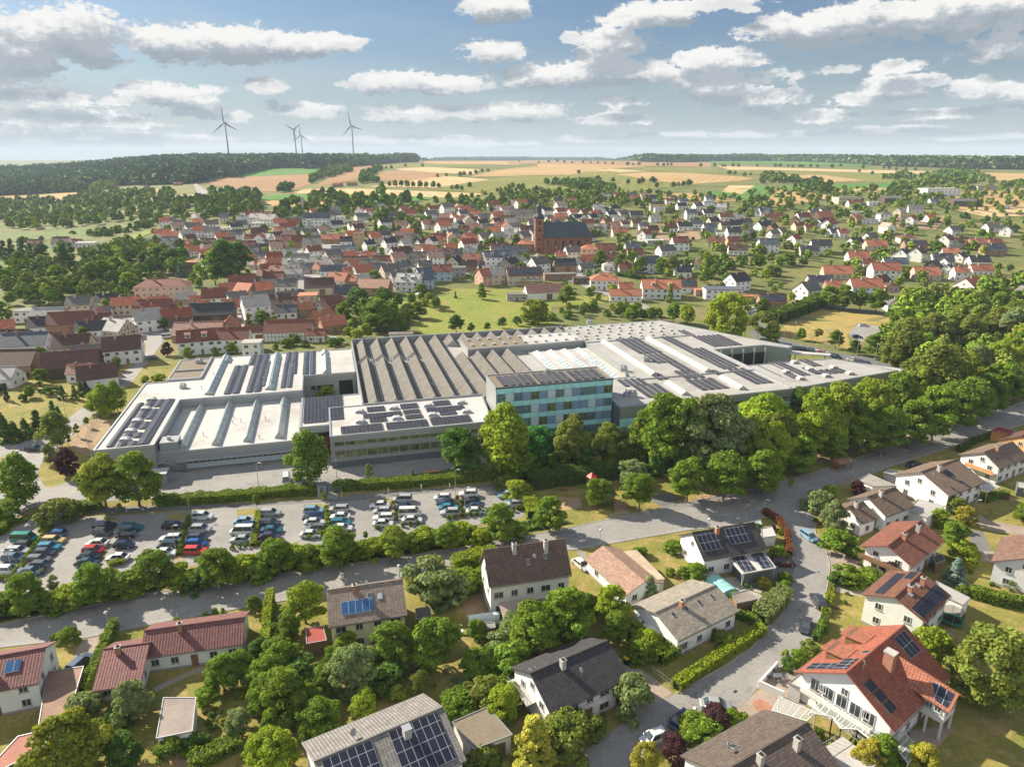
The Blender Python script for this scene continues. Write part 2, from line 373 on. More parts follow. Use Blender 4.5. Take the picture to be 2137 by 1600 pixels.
# fields behind the village
FL = [
 ('F1','wheat','0 425 640 388 690 400 600 480 500 470 0 495','pale wheat field at the far left between two belts of trees'),
 ('F1','stubble','890 385 1430 370 1430 395 890 395','thin straw strip in front of the left hand forest'),
 ('F1','stubble','1250 430 1590 415 1590 455 1440 470 1260 440','small pale field left of the country road bend'),
 ('F1','crop_green','1780 235 2137 205 2280 200 2700 212 2660 238 1850 275','dark green crop field directly below the wind turbine forest'),
 ('F1','ploughed','1620 330 1850 275 2650 240 2580 270 2520 330 2400 370 2200 392 1960 380 1800 345','broad brown harvested field under the dark green crop field'),
 ('F1','green_meadow','0 720 1090 650 1130 665 700 745 0 800','mown meadow strip in the valley on the left'),
 ('F1','meadow','980 770 1250 690 1240 720 1050 800','small sloping meadow beside the valley hedge'),
 ('F1','green_meadow','0 945 150 980 330 1010 200 1110 0 1060','meadow corner at the left edge below the dark conifers'),
 ('F2','stubble','270 405 420 370 800 365 1300 385 1860 405 1800 430 1500 440 800 415','long pale stubble strip just above the village'),
 ('F2','crop_green','0 440 250 410 800 415 1400 430 1500 440 1250 480 1000 500 750 450 300 455 0 455','bright green strip of crop below the long stubble strip'),
 ('F2','wheat','60 460 640 462 600 500 180 520','wheat patch above the white clinic buildings'),
 ('F2','ploughed','500 340 800 185 1000 175 1010 215 900 260 860 290 640 310 520 350','brown field to the right of the dark hedge spur'),
 ('F2','pasture','950 175 1300 155 1800 170 1900 195 1400 195 1020 205','green strip along the right foot of the turbine forest'),
 ('F2','stubble','1140 205 1400 190 1830 210 1800 250 1500 240 1180 215','cream stubble wedge above the brown oval field'),
 ('F2','ploughed','1020 230 1280 215 1540 250 1600 270 1240 315 980 290','brown oval field with trees on its left edge'),
 ('F2','stubble','940 350 1180 310 1560 265 1900 290 2000 330 1800 350 1500 365 960 352','big cream field with the row of small round trees'),
 ('F2','pasture','1400 370 2137 260 2300 262 2500 265 2450 400 2137 410 1950 410 1860 405','broad green pasture above the village centre'),
 ('F2','wheat','1300 150 1500 140 2300 145 2137 175 1500 165','wheat strip at the skyline right of the turbine forest'),
 ('F2','wheat','1750 270 1850 240 2000 215 2137 195 2200 230 2137 262','sandy wedge field right of the cream stubble wedge'),
 ('F3','wheat','0 205 240 185 240 165 600 165 1150 185 1000 195 760 205 900 225 500 255 0 260','long golden field above the church pasture'),
 ('F3','ploughed','0 135 500 135 1650 160 1650 195 1150 185 600 165 240 165 0 170','reddish brown strip below the forest edge dotted with small trees'),
 ('F3','pasture','350 262 500 255 640 228 900 225 1130 225 900 250 1050 290 1350 330 1300 355 1050 390 800 400 350 420','green pasture around the copse behind the church'),
 ('F3','stubble','740 215 830 203 1150 225 900 232','small pale sliver of stubble in the middle of the plateau'),
 ('F3','pasture','1050 190 1650 195 1800 240 1500 245 1130 225','green strip right of the pale sliver'),
 ('F3','wheat','880 250 1130 232 1500 240 2000 280 1920 300 1500 330 1300 315 1050 280','large tan field in the middle of the plateau'),
 ('F3','crop_green','1600 135 2137 140 2500 150 3000 175 2900 190 2137 165 1650 160','dark green strip under the forest on the right'),
 ('F3','stubble','1680 180 2137 195 2800 212 3450 225 3400 248 3000 240 2137 215 1800 215','long pale strip below the dark green strip on the right'),
 ('F3','pasture','1800 215 2137 220 3000 240 3300 270 3100 320 2900 310 2500 250 1800 240','green strip below the long pale strip'),
 ('F3','crop_green','1510 390 1740 385 1900 410 2005 340 2145 345 2160 400 2100 450 1960 460 1600 405','bright green field wrapped around a pale square'),
 ('F3','stubble','1735 390 1790 340 2005 340 1895 412','pale square field beside the bright green field'),
 ('F3','wheat','1240 435 1300 405 1500 400 1900 465 1700 475 1300 440','golden field behind the last modern houses'),
 ('F4','wheat','0 460 60 452 145 375 560 420 540 450 300 490 0 525','golden field left of the farm buildings'),
 ('F4','crop_green','150 340 1060 320 1050 370 860 385 600 410 180 370','green field above the farm buildings'),
 ('F4','stubble','600 385 860 360 1030 360 1000 390 700 400','pale lens shaped field behind the farm buildings'),
 ('F4','wheat','0 255 500 255 850 300 400 320 0 290','sandy strip below the right hand copses'),
 ('F4','wheat','1780 235 2400 250 2400 310 1960 335 1930 300 1850 270','wheat field at the right edge above the large hall'),
 ('F4','wheat','1500 400 2400 350 2400 515 1950 540 1600 545','wheat field at the right edge behind the dark barn'),
 ('F4','stubble','1600 545 2400 515 2400 575 1850 600','stubble strip at the right edge below the wheat'),
 ('F4','pasture','1650 700 1850 640 2400 625 2400 790 1700 740','orchard pasture at the right edge'),
 ('M4','dry_meadow','320 320 420 230 640 165 1140 215 1140 290 900 265 820 350 860 460 600 400 340 370','dry golden meadow behind the factory'),
 ('M2','meadow','1000 110 1380 60 1380 10 1900 20 2137 40 2137 300 1500 340 1200 355 1080 240 960 200','sunlit green meadow behind the sawtooth roofs'),
 ('M3','meadow','0 110 220 40 420 60 800 70 740 120 300 150 100 230 0 290','right part of the sunlit meadow behind the factory'),
]
for k, mt, s, lb in FL: S('field' if mt not in ('meadow','green_meadow','dry_meadow') else 'meadow', k, s, mt, 3, lb, 'field' if 'meadow' not in mt else 'meadow')
MAINROAD = 'P', '0 1303 300 1240 600 1195 850 1160 1010 1135 1200 1098 1400 1055 1580 1018 1700 985 1880 925 2010 880 2137 838 2300 780 2350 820 2137 880 2050 905 1850 970 1760 1005 1700 1040 1640 1070 1560 1088 1430 1103 1210 1140 1010 1165 880 1190 700 1230 550 1255 350 1290 180 1325 0 1345 -300 1420 -300 1370'
SIDEROAD = 'P', '1560 1060 1615 1075 1645 1110 1652 1160 1660 1185 1650 1220 1610 1300 1570 1350 1520 1385 1410 1447 1372 1465 1275 1525 1180 1600 1060 1700 1220 1700 1330 1600 1405 1560 1500 1510 1560 1460 1590 1425 1650 1375 1690 1350 1702 1320 1715 1270 1728 1215 1732 1180 1725 1150 1702 1112 1698 1080 1715 1030'
ROADP = []
def R(k, s, mat, lay, label, name='road', cat='road'):
    w = pts(k, s); ROADP.append([(p.x, p.y) for p in w]); return sheet(name, w, mat, lay, label, cat)
R(*MAINROAD, 'asphalt', 6, 'long grey road crossing between the car park and the foreground houses')
R(*SIDEROAD, 'asphalt', 7, 'curving residential road on the right with parked and moving cars')
R('P', '-150 1200 0 1120 60 1085 100 1060 180 1078 300 1072 430 1062 600 1052 700 1045 760 1040 860 1028 1040 1015 1070 1020 1098 1068 1090 1080 860 1115 600 1150 430 1175 240 1205 100 1232 0 1245 -150 1290', 'asphalt', 5, 'grey asphalt car park filled with rows of cars', 'car_park_surface', 'car park')
R('P', '60 1060 190 1048 400 1035 650 1022 665 1040 705 1040 705 1012 760 1000 900 985 1040 960 1100 960 1100 930 1030 905 690 950 330 960 195 985 100 1020 85 1045', 'asphalt', 4, 'asphalt yard in front of the factory', 'yard', 'yard')
R('P', '100 1062 300 1055 520 1050 700 1040 745 1030 900 1020 1045 1008 1055 1014 900 1028 745 1044 600 1052 300 1068 110 1077', 'asphalt_dark', 8, 'narrow footpath along the upper edge of the car park', 'footpath', 'path')
R('P', '71 914 128 884 200 828 228 803 285 757 303 735 304 721 293 690 290 680 320 672 349 695 337 718 318 743 278 794 231 833 197 861 141 918', 'asphalt_pale', 5, 'pale street running from the left junction up into the old village')
R('P', '-120 940 0 930 71 914 141 918 85 970 78 990 95 1017 190 1014 190 1050 60 1060 0 1108 -120 1190', 'asphalt_pale', 5, 'wide road junction at the left edge')
R('M1', '1020 320 1050 290 1000 210 880 200 930 160 1110 150 1120 170 1060 230 1150 300 1250 330 1240 350 1140 300', 'asphalt_pale', 5, 'village street end between the old farmhouses')
S('traffic_island', 'M1', '-60 1270 20 1255 55 1300 0 1360 -60 1390', 'lawn', 7, 'grass traffic island at the left junction', 'traffic island')
R('M5', '440 300 560 160 620 200 580 330 900 390 1180 450 1400 510 1800 560 2133 680 2400 760 2400 820 2000 700 1500 590 1180 540 900 470 560 390', 'asphalt_dark', 5, 'road with a row of parked cars behind the factory')
R('M4', '635 155 1180 215 1180 190 640 135', 'asphalt_dark', 5, 'street behind the row of four round trees')
R('M4', '830 340 900 270 1140 295 1140 360 1000 400 880 400', 'asphalt_pale', 5, 'small asphalt parking bay in the dry meadow', 'parking_bay', 'parking bay')
R('M4', '1360 470 1400 380 1500 250 1550 290 1530 470', 'asphalt_pale', 5, 'pale square behind the tall birches on the right', 'yard', 'yard')
R('F4', '1010 1190 1340 1215 1340 1235 1010 1205', 'asphalt_pale', 5, 'short village street with a white car near the hipped bungalow')
R('F3', '700 1200 900 1230 1100 1340 1200 1380 1200 1350 1100 1300 830 1190', 'asphalt_pale', 5, 'lane passing below the two orange roofed villas')
R('F3', '300 1060 560 1040 830 1200 690 1210 560 1130 440 1110', 'asphalt_pale', 4, 'farmyard beside the long open shed', 'yard', 'yard')
R('F3', '560 1085 900 1040 1300 1060 1300 1035 830 1020', 'asphalt_pale', 5, 'village street in front of the five round trees')
R('F1', '1545 560 1590 580 1650 800 1640 830 1570 810 1560 650', 'asphalt', 5, 'straight main street of the village seen end on')
R('F1', '1570 330 1590 325 1740 430 1700 445 1600 400', 'asphalt_pale', 5, 'country road bending past the forest')
R('F2', '0 720 400 800 1100 850 1500 850 2137 900 2137 1000 1300 1120 900 1100 500 1200 0 1150', 'asphalt_pale', 3, 'paved lanes and yards of the old village', 'village_paving', 'paving')
R('M1', '300 240 900 180 2133 60 2133 280 1300 330 1240 340 1000 420 800 560 300 560', 'paving', 3, 'courtyards between the old farmhouses on the left', 'village_paving', 'paving')
R('F3', '1060 690 1560 700 1560 780 1300 790 1060 740', 'bare_soil', 3, 'building plot with heaps of earth behind the village street', 'building_plot', 'ground')
R('F4', '1000 600 1540 585 1500 630 1420 700 1120 680', 'bare_soil', 3, 'sandy building site below the yellow house on the right', 'building_site', 'ground')
S('soil_bed', 'N2', '1090 660 1290 610 1340 690 1330 760 1140 780', 'bare_soil', 4, 'bare brown vegetable plot beside the tall white house', 'ground')
S('garden_path', 'N1', '850 1160 1090 1050 1215 1020 1220 1050 1080 1080 870 1180', 'paving', 4, 'paved path behind the long purple roofed bungalow', 'path')
S('driveway', 'N1', '480 850 600 845 590 880 470 1040 400 1010', 'paving', 4, 'driveway beside the dark car at the left', 'driveway')
S('driveway', 'N3', '675 1030 760 1050 945 1190 860 1240 760 1320 660 1230 650 1110', 'paving', 4, 'brick driveway beside the dark roofed house', 'driveway')
S('terrace', 'N3', '1620 1040 1420 1130 1430 1170 1270 1270 1420 1330 1700 1310', 'paving', 4, 'sunny paved forecourt of the red roofed villa', 'terrace')
S('driveway', 'N4', '500 400 560 390 700 450 720 490 530 510', 'paving', 4, 'driveway of the brown roofed chalet', 'driveway')
S('driveway', 'N4', '520 595 740 600 700 650 560 625', 'gravel', 4, 'pale ramp behind the wire fence of the solar house', 'driveway')
S('terrace', 'N4', '960 1400 1180 1360 1210 1390 1090 1520 990 1500', 'paving', 5, 'dark terrace under the balcony of the red roofed villa', 'terrace')
S('driveway', 'N4', '1330 180 1400 230 1700 280 1700 330 1400 280 1310 230', 'paving', 4, 'pale drive at the right edge below the twin lawns', 'driveway')
S('driveway', 'N4', '1310 400 1520 400 1500 480 1310 450', 'paving', 4, 'pale forecourt beside the dark garden lane', 'driveway')
S('garden_lane', 'N4', '1290 280 1370 290 1420 400 1320 400', 'asphalt_dark', 4, 'short dark garden lane at the right', 'path')
S('driveway', 'N3', '400 400 470 470 480 530 520 540 500 480 450 400', 'asphalt', 5, 'drive with the white car beside the tall white house', 'driveway')
S('terrace', 'N3', '1140 550 1340 540 1480 560 1580 640 1480 690 1290 660', 'gravel', 4, 'rockery and gravel terrace around the glass pool cover', 'terrace')
S('driveway', 'N3', '1480 480 1640 470 1640 520 1560 570 1480 560', 'asphalt_dark', 5, 'dark drive beside the solar carport', 'driveway')
S('driveway', 'N1', '1090 1600 980 1600 980 1500 1130 1480', 'bare_soil', 4, 'soil bed beside the garden shed', 'ground')
S('sandpit', 'N3', '280 100 430 100 440 160 330 170', 'sand', 5, 'sandpit at the left end of the playground', 'sandpit')
S('sandpit', 'N3', '620 120 680 130 700 190 620 190', 'sand', 5, 'sandpit under the climbing frame in the playground', 'sandpit')
S('sandpit', 'M3', '1430 1540 1540 1530 1620 1560 1450 1595', 'sand', 5, 'sandpit at the right end of the playground', 'sandpit')
pc = G('N3', 905, 115); sheet('round_pad', [(pc.x+3.2*math.cos(i*.42), pc.y+3.2*math.sin(i*.42)) for i in range(15)], 'asphalt_dark', 5, 'round dark play pad under the trees', 'play pad')
S('verge', 'P', '1000 1128 1200 1088 1400 1048 1600 1008 1600 985 1400 1010 1200 1060 1090 1085', 'lawn', 3, 'grass verge between playground and road', 'verge')
S('verge', 'P', '1650 985 1880 915 2010 870 2137 825 2137 808 1880 890 1650 960', 'bare_soil', 3, 'dry brown verge beside the road under the long row of round trees', 'verge')
S('verge', 'M1', '500 1130 620 1020 720 960 850 990 700 1180 640 1250 520 1180', 'bare_soil', 3, 'dry strip of earth beside the factory left wall', 'verge')
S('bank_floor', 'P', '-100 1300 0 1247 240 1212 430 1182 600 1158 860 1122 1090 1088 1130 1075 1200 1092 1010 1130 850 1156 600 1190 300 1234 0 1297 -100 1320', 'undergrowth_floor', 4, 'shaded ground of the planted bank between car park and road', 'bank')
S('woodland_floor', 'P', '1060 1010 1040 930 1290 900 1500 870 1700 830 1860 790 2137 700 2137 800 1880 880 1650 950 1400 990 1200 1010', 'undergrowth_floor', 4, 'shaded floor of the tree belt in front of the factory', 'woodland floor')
for i, s in enumerate(('90 530 130 560 270 275 230 270','940 210 1000 205 1035 440 960 460','1410 200 1450 190 1425 380 1390 385')): S('planting_bed', 'N1', s, 'bare_soil', 9, ['left','middle','right'][i]+' planting bed between car rows of the left car park', 'planting bed')
for i, s in enumerate(('335 140 360 140 350 320 325 320','705 120 730 110 735 260 705 265','1065 90 1095 85 1115 220 1085 225')): S('planting_bed', 'N2', s, 'bare_soil', 9, ['left','middle','right'][i]+' planting bed between car rows of the right car park', 'planting bed')
for i, (k, s) in enumerate((('C1','1480 260 1560 200 1720 210 1620 600 1520 880 1430 860 1640 420'),('C2','500 300 790 280 760 370 500 380'),('C2','1520 240 1800 220 1790 300 1530 320'),('C3','240 520 500 500 520 540 250 600'),('C3','1210 450 1500 420 1560 480 1230 500'))): S('dry_patch', k, s, 'lawn', 9, ['long','shaded','sunlit','pale','narrow'][i]+' dry grass island in the car park', 'grass island')
# kerbs along the road edges
def polykerb(k, s, w, h, label, mat='kerb', name='kerb', cat='kerb'):
    p = pts(k, s); b = MB()
    for i in range(len(p)-1):
        a, q = p[i], p[i+1]; d = (q-a).normalized(); n = Vector((-d.y, d.x, 0))*(w/2)
        b.hull8([a-n, q-n, q+n, a+n], [v+Vector((0,0,h)) for v in (a-n, q-n, q+n, a+n)], mat)
    o = b.build(name); tag(o, label, cat, kind='structure'); return o
polykerb('P', '0 1303 300 1240 600 1195 850 1160 1010 1135 1200 1098 1400 1055 1580 1018 1700 985 1880 925 2010 880 2137 838', .18, .1, 'kerb on the car park side of the main road')
polykerb('P', '1540 1092 1430 1105 1210 1143 1010 1168 880 1193 700 1233 550 1258 350 1293 180 1328 0 1348', .9, .1, 'pavement on the house side of the main road', 'asphalt_pale', 'pavement', 'pavement')
polykerb('P', '1645 1110 1652 1160 1660 1185 1650 1220 1610 1300 1570 1350 1520 1385 1410 1447', .15, .1, 'left kerb of the residential road')
polykerb('P', '1698 1080 1702 1112 1725 1150 1732 1180 1728 1215 1715 1270 1702 1320 1690 1350 1650 1375 1590 1425', .15, .1, 'right kerb of the residential road')
polykerb('P', '2137 884 2050 909 1850 974 1760 1010', .9, .1, 'pavement of the main road at the right', 'asphalt_pale', 'pavement', 'pavement')
# ------------------------------------------------------------ factory, in its own axes
FA = rad(14.8); FO = Vector((-101.7, 155.4, 0))
def toL(p):
    d = p-FO; return (d.x*math.cos(FA)+d.y*math.sin(FA), -d.x*math.sin(FA)+d.y*math.cos(FA))
def LF(k, x, y, z): return toL(G(k, x, y, z))
def fthing(name, label, cat='building'): return thing(name, label, cat, tuple(FO), FA)
def inset(r, d): return r
def flat_building(name, label, poly, z, wallmat, roofmat, par=.35, base=None):
    t = fthing(name, label)
    b = MB(); b.prism(poly, 0, z, wallmat); b.build('wall', t)
    # parapet: a raised rim round the roof membrane
    n = len(poly); ar = sum(poly[i][0]*poly[(i+1)%n][1]-poly[(i+1)%n][0]*poly[i][1] for i in range(n))
    if ar < 0: poly = poly[::-1]
    inn = []
    for i in range(n):
        p0, p1, p2 = Vector(poly[i-1]), Vector(poly[i]), Vector(poly[(i+1)%n])
        n1 = Vector((-(p1-p0).y, (p1-p0).x)).normalized(); n2 = Vector((-(p2-p1).y, (p2-p1).x)).normalized()
        m = n1+n2; m = m/(1+n1.dot(n2)); inn.append(tuple(p1+m*.4))
    out = [tuple(Vector(poly[i])+(Vector(poly[i])-Vector(inn[i]))*.08) for i in range(n)]
    r = MB()
    for i in range(n):
        j = (i+1) % n
        b4 = [(*out[i], z-.3), (*out[j], z-.3), (*inn[j], z-.3), (*inn[i], z-.3)]; t4 = [(q[0], q[1], z+par) for q in b4]
        r.hull8(b4, t4, 'steel')
    r.build('parapet', t)
    m = MB(); m.prism(inn, z+.003, z+.08, roofmat); m.build('roof', t)
    return t
def band(t, name, x0, x1, y, z0, z1, mat, out=.04, axis='x'):
    b = MB()
    if axis == 'x': b.box(x0, y-out, z0, x1, y+.05, z1, mat)
    else: b.box(y-.05, x0, z0, y+out, x1, z1, mat)
    return b.build(name, t)
def windows(t, x0, x1, n, y, z0, z1, mat='glass', gap=.18, axis='x', sgn=-1):
    w = (x1-x0)/n
    me = {}
    for i in range(n):
        f = MB(); g = MB(); a = gap/2; W = w-gap; h = z1-z0; fr = .07
        if axis == 'x':
            for q in ((0,0,W,fr),(0,h-fr,W,h),(0,fr,fr,h-fr),(W-fr,fr,W,h-fr)): f.box(q[0], -.06, q[1], q[2], .06, q[3], 'steel')
            g.box(fr, -.02, fr, W-fr, .04, h-fr, mat)
        else:
            for q in ((0,0,W,fr),(0,h-fr,W,h),(0,fr,fr,h-fr),(W-fr,fr,W,h-fr)): f.box(-.06, q[0], q[1], .06, q[2], q[3], 'steel')
            g.box(-.04, fr, fr, .04, W-fr, h-fr, mat)
        if not me: me['f'] = f.mesh('window'); me['g'] = g.mesh('pane')
        o = link('window', me['f'], t); o.location = ((x0+i*w+a, y, z0) if axis == 'x' else (y, x0+i*w+a, z0))
        link('pane', me['g'], o)
def array(t, u0, v0, u1, v1, z, strips='v', mat='roof_array_cells'):
    """solar array: tilted strips of panels on the roof"""
    b = MB(); 
    if strips == 'v':   # strips running along v, tilted about v (east-west rows)
        n = max(1, round((u1-u0)/2.15)); w = (u1-u0)/n
        for i in range(n):
            a = u0+i*w
            for s0, s1, zz0, zz1 in ((a+.08, a+w/2-.02, .18, .42), (a+w/2+.02, a+w-.22, .42, .18)):
                b.slab([(s0,v0,z+zz0),(s1,v0,z+zz1),(s1,v1,z+zz1),(s0,v1,z+zz0)], .04, mat, 'steel')
    else:
        n = max(1, round((v1-v0)/1.75)); w = (v1-v0)/n
        for i in range(n):
            a = v0+i*w; b.slab([(u0,a+.05,z+.2),(u1,a+.05,z+.2),(u1,a+w-.12,z+.38),(u0,a+w-.12,z+.38)], .04, mat, 'steel')
    return b.build('solar_array', t)
def arr_px(t, k, tl, br, z, strips='v', mat='roof_array_cells'):
    a = LF(k, *tl, z); b = LF(k, *br, z); return array(t, min(a[0],b[0]), min(a[1],b[1]), max(a[0],b[0]), max(a[1],b[1]), z, strips, mat)
def dome(t, u, v, z, w=1.6, l=2.6, name='roof_dome'):
    b = MB(); b.box(u-l/2, v-w/2, z, u+l/2, v+w/2, z+.35, 'steel')
    pr = [(-l/2,0),(-l/2+.25,.3),(-l/4,.5),(l/4,.5),(l/2-.25,.3),(l/2,0)]
    for i in range(5):
        (a0,h0),(a1,h1) = pr[i], pr[i+1]
        y0, y1 = v-w/2+.1, v+w/2-.1
        b.face([(u+a0,y0,z+.36+h0),(u+a1,y0,z+.36+h1),(u+a1,v,z+.42+h1*1.25),(u+a0,v,z+.42+h0*1.25)], 'pale_dome')
        b.face([(u+a0,v,z+.42+h0*1.25),(u+a1,v,z+.42+h1*1.25),(u+a1,y1,z+.36+h1),(u+a0,y1,z+.36+h0)], 'pale_dome')
    return b.build(name, t)
def ridge_light(t, u, v0, v1, z, w=3., h=1.7, seg=0, glassmat='skylight_glass', gap=.0):
    """ridge shaped roof light along v"""
    n = max(1, int((v1-v0)/seg)) if seg else 1; L = (v1-v0)/n
    b = MB()
    for i in range(n):
        a, e = v0+i*L, v0+(i+1)*L-gap
        b.box(u-w/2, a, z, u+w/2, e, z+.3, 'steel')
        A0, A1, B0, B1 = (u-w/2,a,z+.3), (u-w/2,e,z+.3), (u+w/2,a,z+.3), (u+w/2,e,z+.3); T0, T1 = (u,a,z+h), (u,e,z+h)
        b.face([A0, T0, T1, A1], glassmat); b.face([B0, B1, T1, T0], glassmat); b.face([A0, B0, T0], glassmat); b.face([A1, T1, B1], glassmat)
        m = int((e-a)/1.6)
        for q in range(m+1):
            y = a+(e-a)*q/max(1,m); b.bar((u-w/2,y,z+.33),(u,y,z+h+.03),.09,'steel'); b.bar((u+w/2,y,z+.33),(u,y,z+h+.03),.09,'steel')
        b.bar((u,a,z+h+.03),(u,e,z+h+.03),.12,'steel')
    return b.build('ridge_skylight', t)
def duct(t, u, v, z, s=1., name='air_unit'):
    b = MB(); b.box(u-.8*s, v-.5*s, z, u+.8*s, v+.5*s, z+.9*s, 'steel'); b.tube((u-.4*s,v,z+.9*s),(u-.4*s,v,z+1.5*s),.18*s,.18*s,'steel',8)
    b.tube((u+.4*s,v,z+.9*s),(u+.4*s,v,z+1.2*s),.3*s,.3*s,'steel',8); b.bar((u-.4*s,v,z+1.4*s),(u+.9*s,v,z+1.2*s),.2*s,'steel'); return b.build(name, t)
def vent(t, u, v, z, h=1.3, r=.12):
    b = MB(); b.tube((u,v,z),(u,v,z+h),r,r,'steel',8); b.tube((u,v,z+h),(u,v,z+h+.25),r*1.7,r*1.2,'steel',8); return b.build('vent_pipe', t)
# --- west hall (L shaped, white roof) ---
A = flat_building('factory_hall', 'west factory hall, L shaped grey box with white roof, ridge skylights and solar rows', [(0,0),(13.6,0),(13.6,35),(48.2,35),(48.2,50.5),(64.8,50.5),(64.8,81.5),(16,81.5),(6,80.5),(6,55),(0,55)], 7.5, 'cladding', 'white_membrane')
b = MB(); b.prism([(6.6,56),(16,56),(16,81),(6.6,80)], 7.59, 7.63, 'gravel_roof'); b.build('gravel_bed', A)
b = MB(); b.box(6.3,55.4,7.58,16.3,55.9,8.3,'steel'); b.box(16.1,56,7.58,16.5,81,8.3,'steel'); b.box(6.7,66,7.64,16,66.4,8.2,'steel'); b.build('parapet', A)
z = 7.58
for tl, br in (((985,865),(810,1185)),): pass
a = LF('M1', 985, 865, z); array(A, LF('M1',780,1187,z)[0], LF('M1',780,1187,z)[1], LF('M1',845,1187,z)[0], a[1], z)
arr_px(A, 'M1', (1220,835), (1110,1160), z)
for y0, y1, x0, x1 in ((850,885,1010,1170),(920,975,975,1125),(1015,1050,930,1070),(1095,1115,880,1015),(1160,1180,830,975)):
    a = LF('M1', x0, y0, z); e = LF('M1', x1, y1, z); array(A, LF('M1',850,1187,z)[0]+.1, min(a[1],e[1]), 9.6, max(a[1],e[1]), z)
for x, y in ((1125,835),(1085,905),(1020,995),(970,1070),(930,1135)): u, v = LF('M1', x, y, z); dome(A, u, v, z)
for x0, x1 in (((1740,585),(1780,785)),((1885,572),(1940,772)),): arr_px(A, 'M1', x0, x1, z)
arr_px(A, 'M1', (1865,505), (1985,568), z)
for tl, br in (((170,485),(255,548)),((300,480),(390,540)),((155,555),(215,740)),((215,555),(250,640)),((295,550),(390,642)),((-60,560),(30,730)),((-50,505),(40,560))): arr_px(A, 'M2', tl, br, z)
for (k, x0, y0, x1, y1) in (('M1',1640,560,1600,790),('M1',2050,560,2020,755),('M2',80,560,60,755),('M2',460,560,465,640)):
    a = LF(k, x0, y0-45, z); e = LF(k, x1, y1, z); u = (a[0]+e[0])/2; n = max(2, round((a[1]-e[1])/5)); ridge_light(A, u, e[1], a[1], z, 2.6, 1.35, (a[1]-e[1])/n-.01, 'skylight_glass', .5)
for x, y in ((1690,545),(2055,520)): u, v = LF('M1', x, y, z); ridge_light(A, u, v-2.2, v+2.2, z, 2.6, 1.3)
for x, y in ((100,515),(455,490)): u, v = LF('M2', x, y, z); ridge_light(A, u, v-2.2, v+2.2, z, 2.6, 1.3)
u, v = LF('M1', 1360, 745, z); duct(A, u, v, z, 1.2); u, v = LF('M1', 1480, 560, z); duct(A, u, v, z, 1.4)
for i in range(9): vent(A, 16+rng.random()*30, 40+rng.random()*36, z, .8, .1)
b = MB(); b.box(59.2, 50.38, 0, 63.6, 50.55, 5.2, 'dark_void'); b.build('loading_door', A)
windows(A, 50, 57.5, 4, 50.42, 2.6, 4.2)
# --- low hall with four glass ridges ---
B = flat_building('low_factory_hall', 'low factory hall with white roof and four long glass ridge skylights', [(13.65,1),(47.75,1),(47.75,34.95),(13.65,34.95)], 5., 'cladding', 'white_membrane', .12)
for (x0, y0, x1, y1) in ((1475,890,1380,1185),(1690,870,1620,1165),(1895,850,1850,1140),(2100,835,2075,1115)):
    a = LF('M1', x0, y0, 5.1); e = LF('M1', x1, y1, 5.1); ridge_light(B, (a[0]+e[0])/2, e[1], a[1], 5.08, 2.0, 1.5, 0)
a = LF('M2', 150, 840, 5.1); e = LF('M2', 130, 1115, 5.1); ridge_light(B, (a[0]+e[0])/2, e[1], a[1], 5.08, 2.0, 1.5, 0)
b = MB(); b.box(14.3,2,5.09,18.5,6.5,7.3,'cladding'); b.box(14.8,6.6,5.09,18,9,6.4,'steel'); b.tube((16.2,4,7.3),(16.2,4,8.2),.5,.5,'steel',10); b.build('air_unit', B)
for x, y in ((1510,1100),(1925,1120),(1735,970),(1790,1000),(1970,980),(1730,1010)): u, v = LF('M1', x, y, 5.1); vent(B, u, v, 5.09, .9, .1)
band(B, 'wall_band', 20, 47.6, 1, .25, 1.5, 'blind'); windows(B, 20.2, 47.4, 18, .93, 1.55, 2.5)
b = MB(); b.box(18, -.9, 2.75, 47.7, 1.02, 2.9, 'steel')
for i in range(12): b.bar((18.3+i*2.65,-.8,2.75),(18.3+i*2.65,.9,3.4),.08,'steel')
b.build('canopy', B)
b = MB()
for i in range(13): b.box(15+i*.45,-1.0,3.0-.22*i,15.45+i*.45,.4,3.08-.22*i,'steel')
b.bar((13.8,-1,4.0),(21,-1,1.0),.06,'steel'); b.bar((13.8,.4,4.0),(21,.4,1.0),.06,'steel'); b.box(13.8,-1,2.9,15,.9,3.0,'steel'); b.build('outside_stair', B)
# --- office wing with solar canopy ---
Cw = flat_building('office_wing', 'long two storey factory wing with dark window bands and white solar roof', [(55.75,-8),(97.6,-8),(99.85,14),(55.75,14)], 8.5, 'cladding', 'white_membrane', .3)
D0 = flat_building('canopy_wing', 'raised flat roofed bridge wing carrying one big dark solar field over the gateway', [(48.25,1),(55.7,1),(55.7,13.9),(65.3,14.1),(65.3,25),(48.25,25)], 8.3, 'cladding', 'white_membrane', .3)
arr_px(D0, 'M2', (305,825), (600,985), 8.4, 'u')
b = MB(); b.box(49.5,.85,0,55.6,1.02,6.6,'dark_void'); b.build('gateway', D0); b = MB(); b.box(53.4,.7,0,55.6,.9,5.6,'maroon_door'); b.build('red_gate', D0)
z = 8.58
for tl, br in (((770,885),(905,925)),((1020,862),(1155,903)),((1265,840),(1395,880)),((740,930),(1035,965)),((1040,908),(1170,940)),((1210,885),(1505,920)),((790,970),(920,1003)),((1055,945),(1190,978)),((1310,920),(1440,950)),((575,1020),(895,1080)),((915,990),(1235,1048)),((1245,955),(1560,1015))): 
    a = LF('M2', (tl[0]+4), tl[1], z); e = LF('M2', br[0], br[1], z); a2 = LF('M2', tl[0], br[1], z); vv = (a[1]+e[1])/2; hh = max(.9, abs(a[1]-LF('M2', tl[0], br[1], z)[1])*.42)
    array(Cw, min(a[0],a2[0]), vv-hh, e[0], vv+hh, z, 'u')
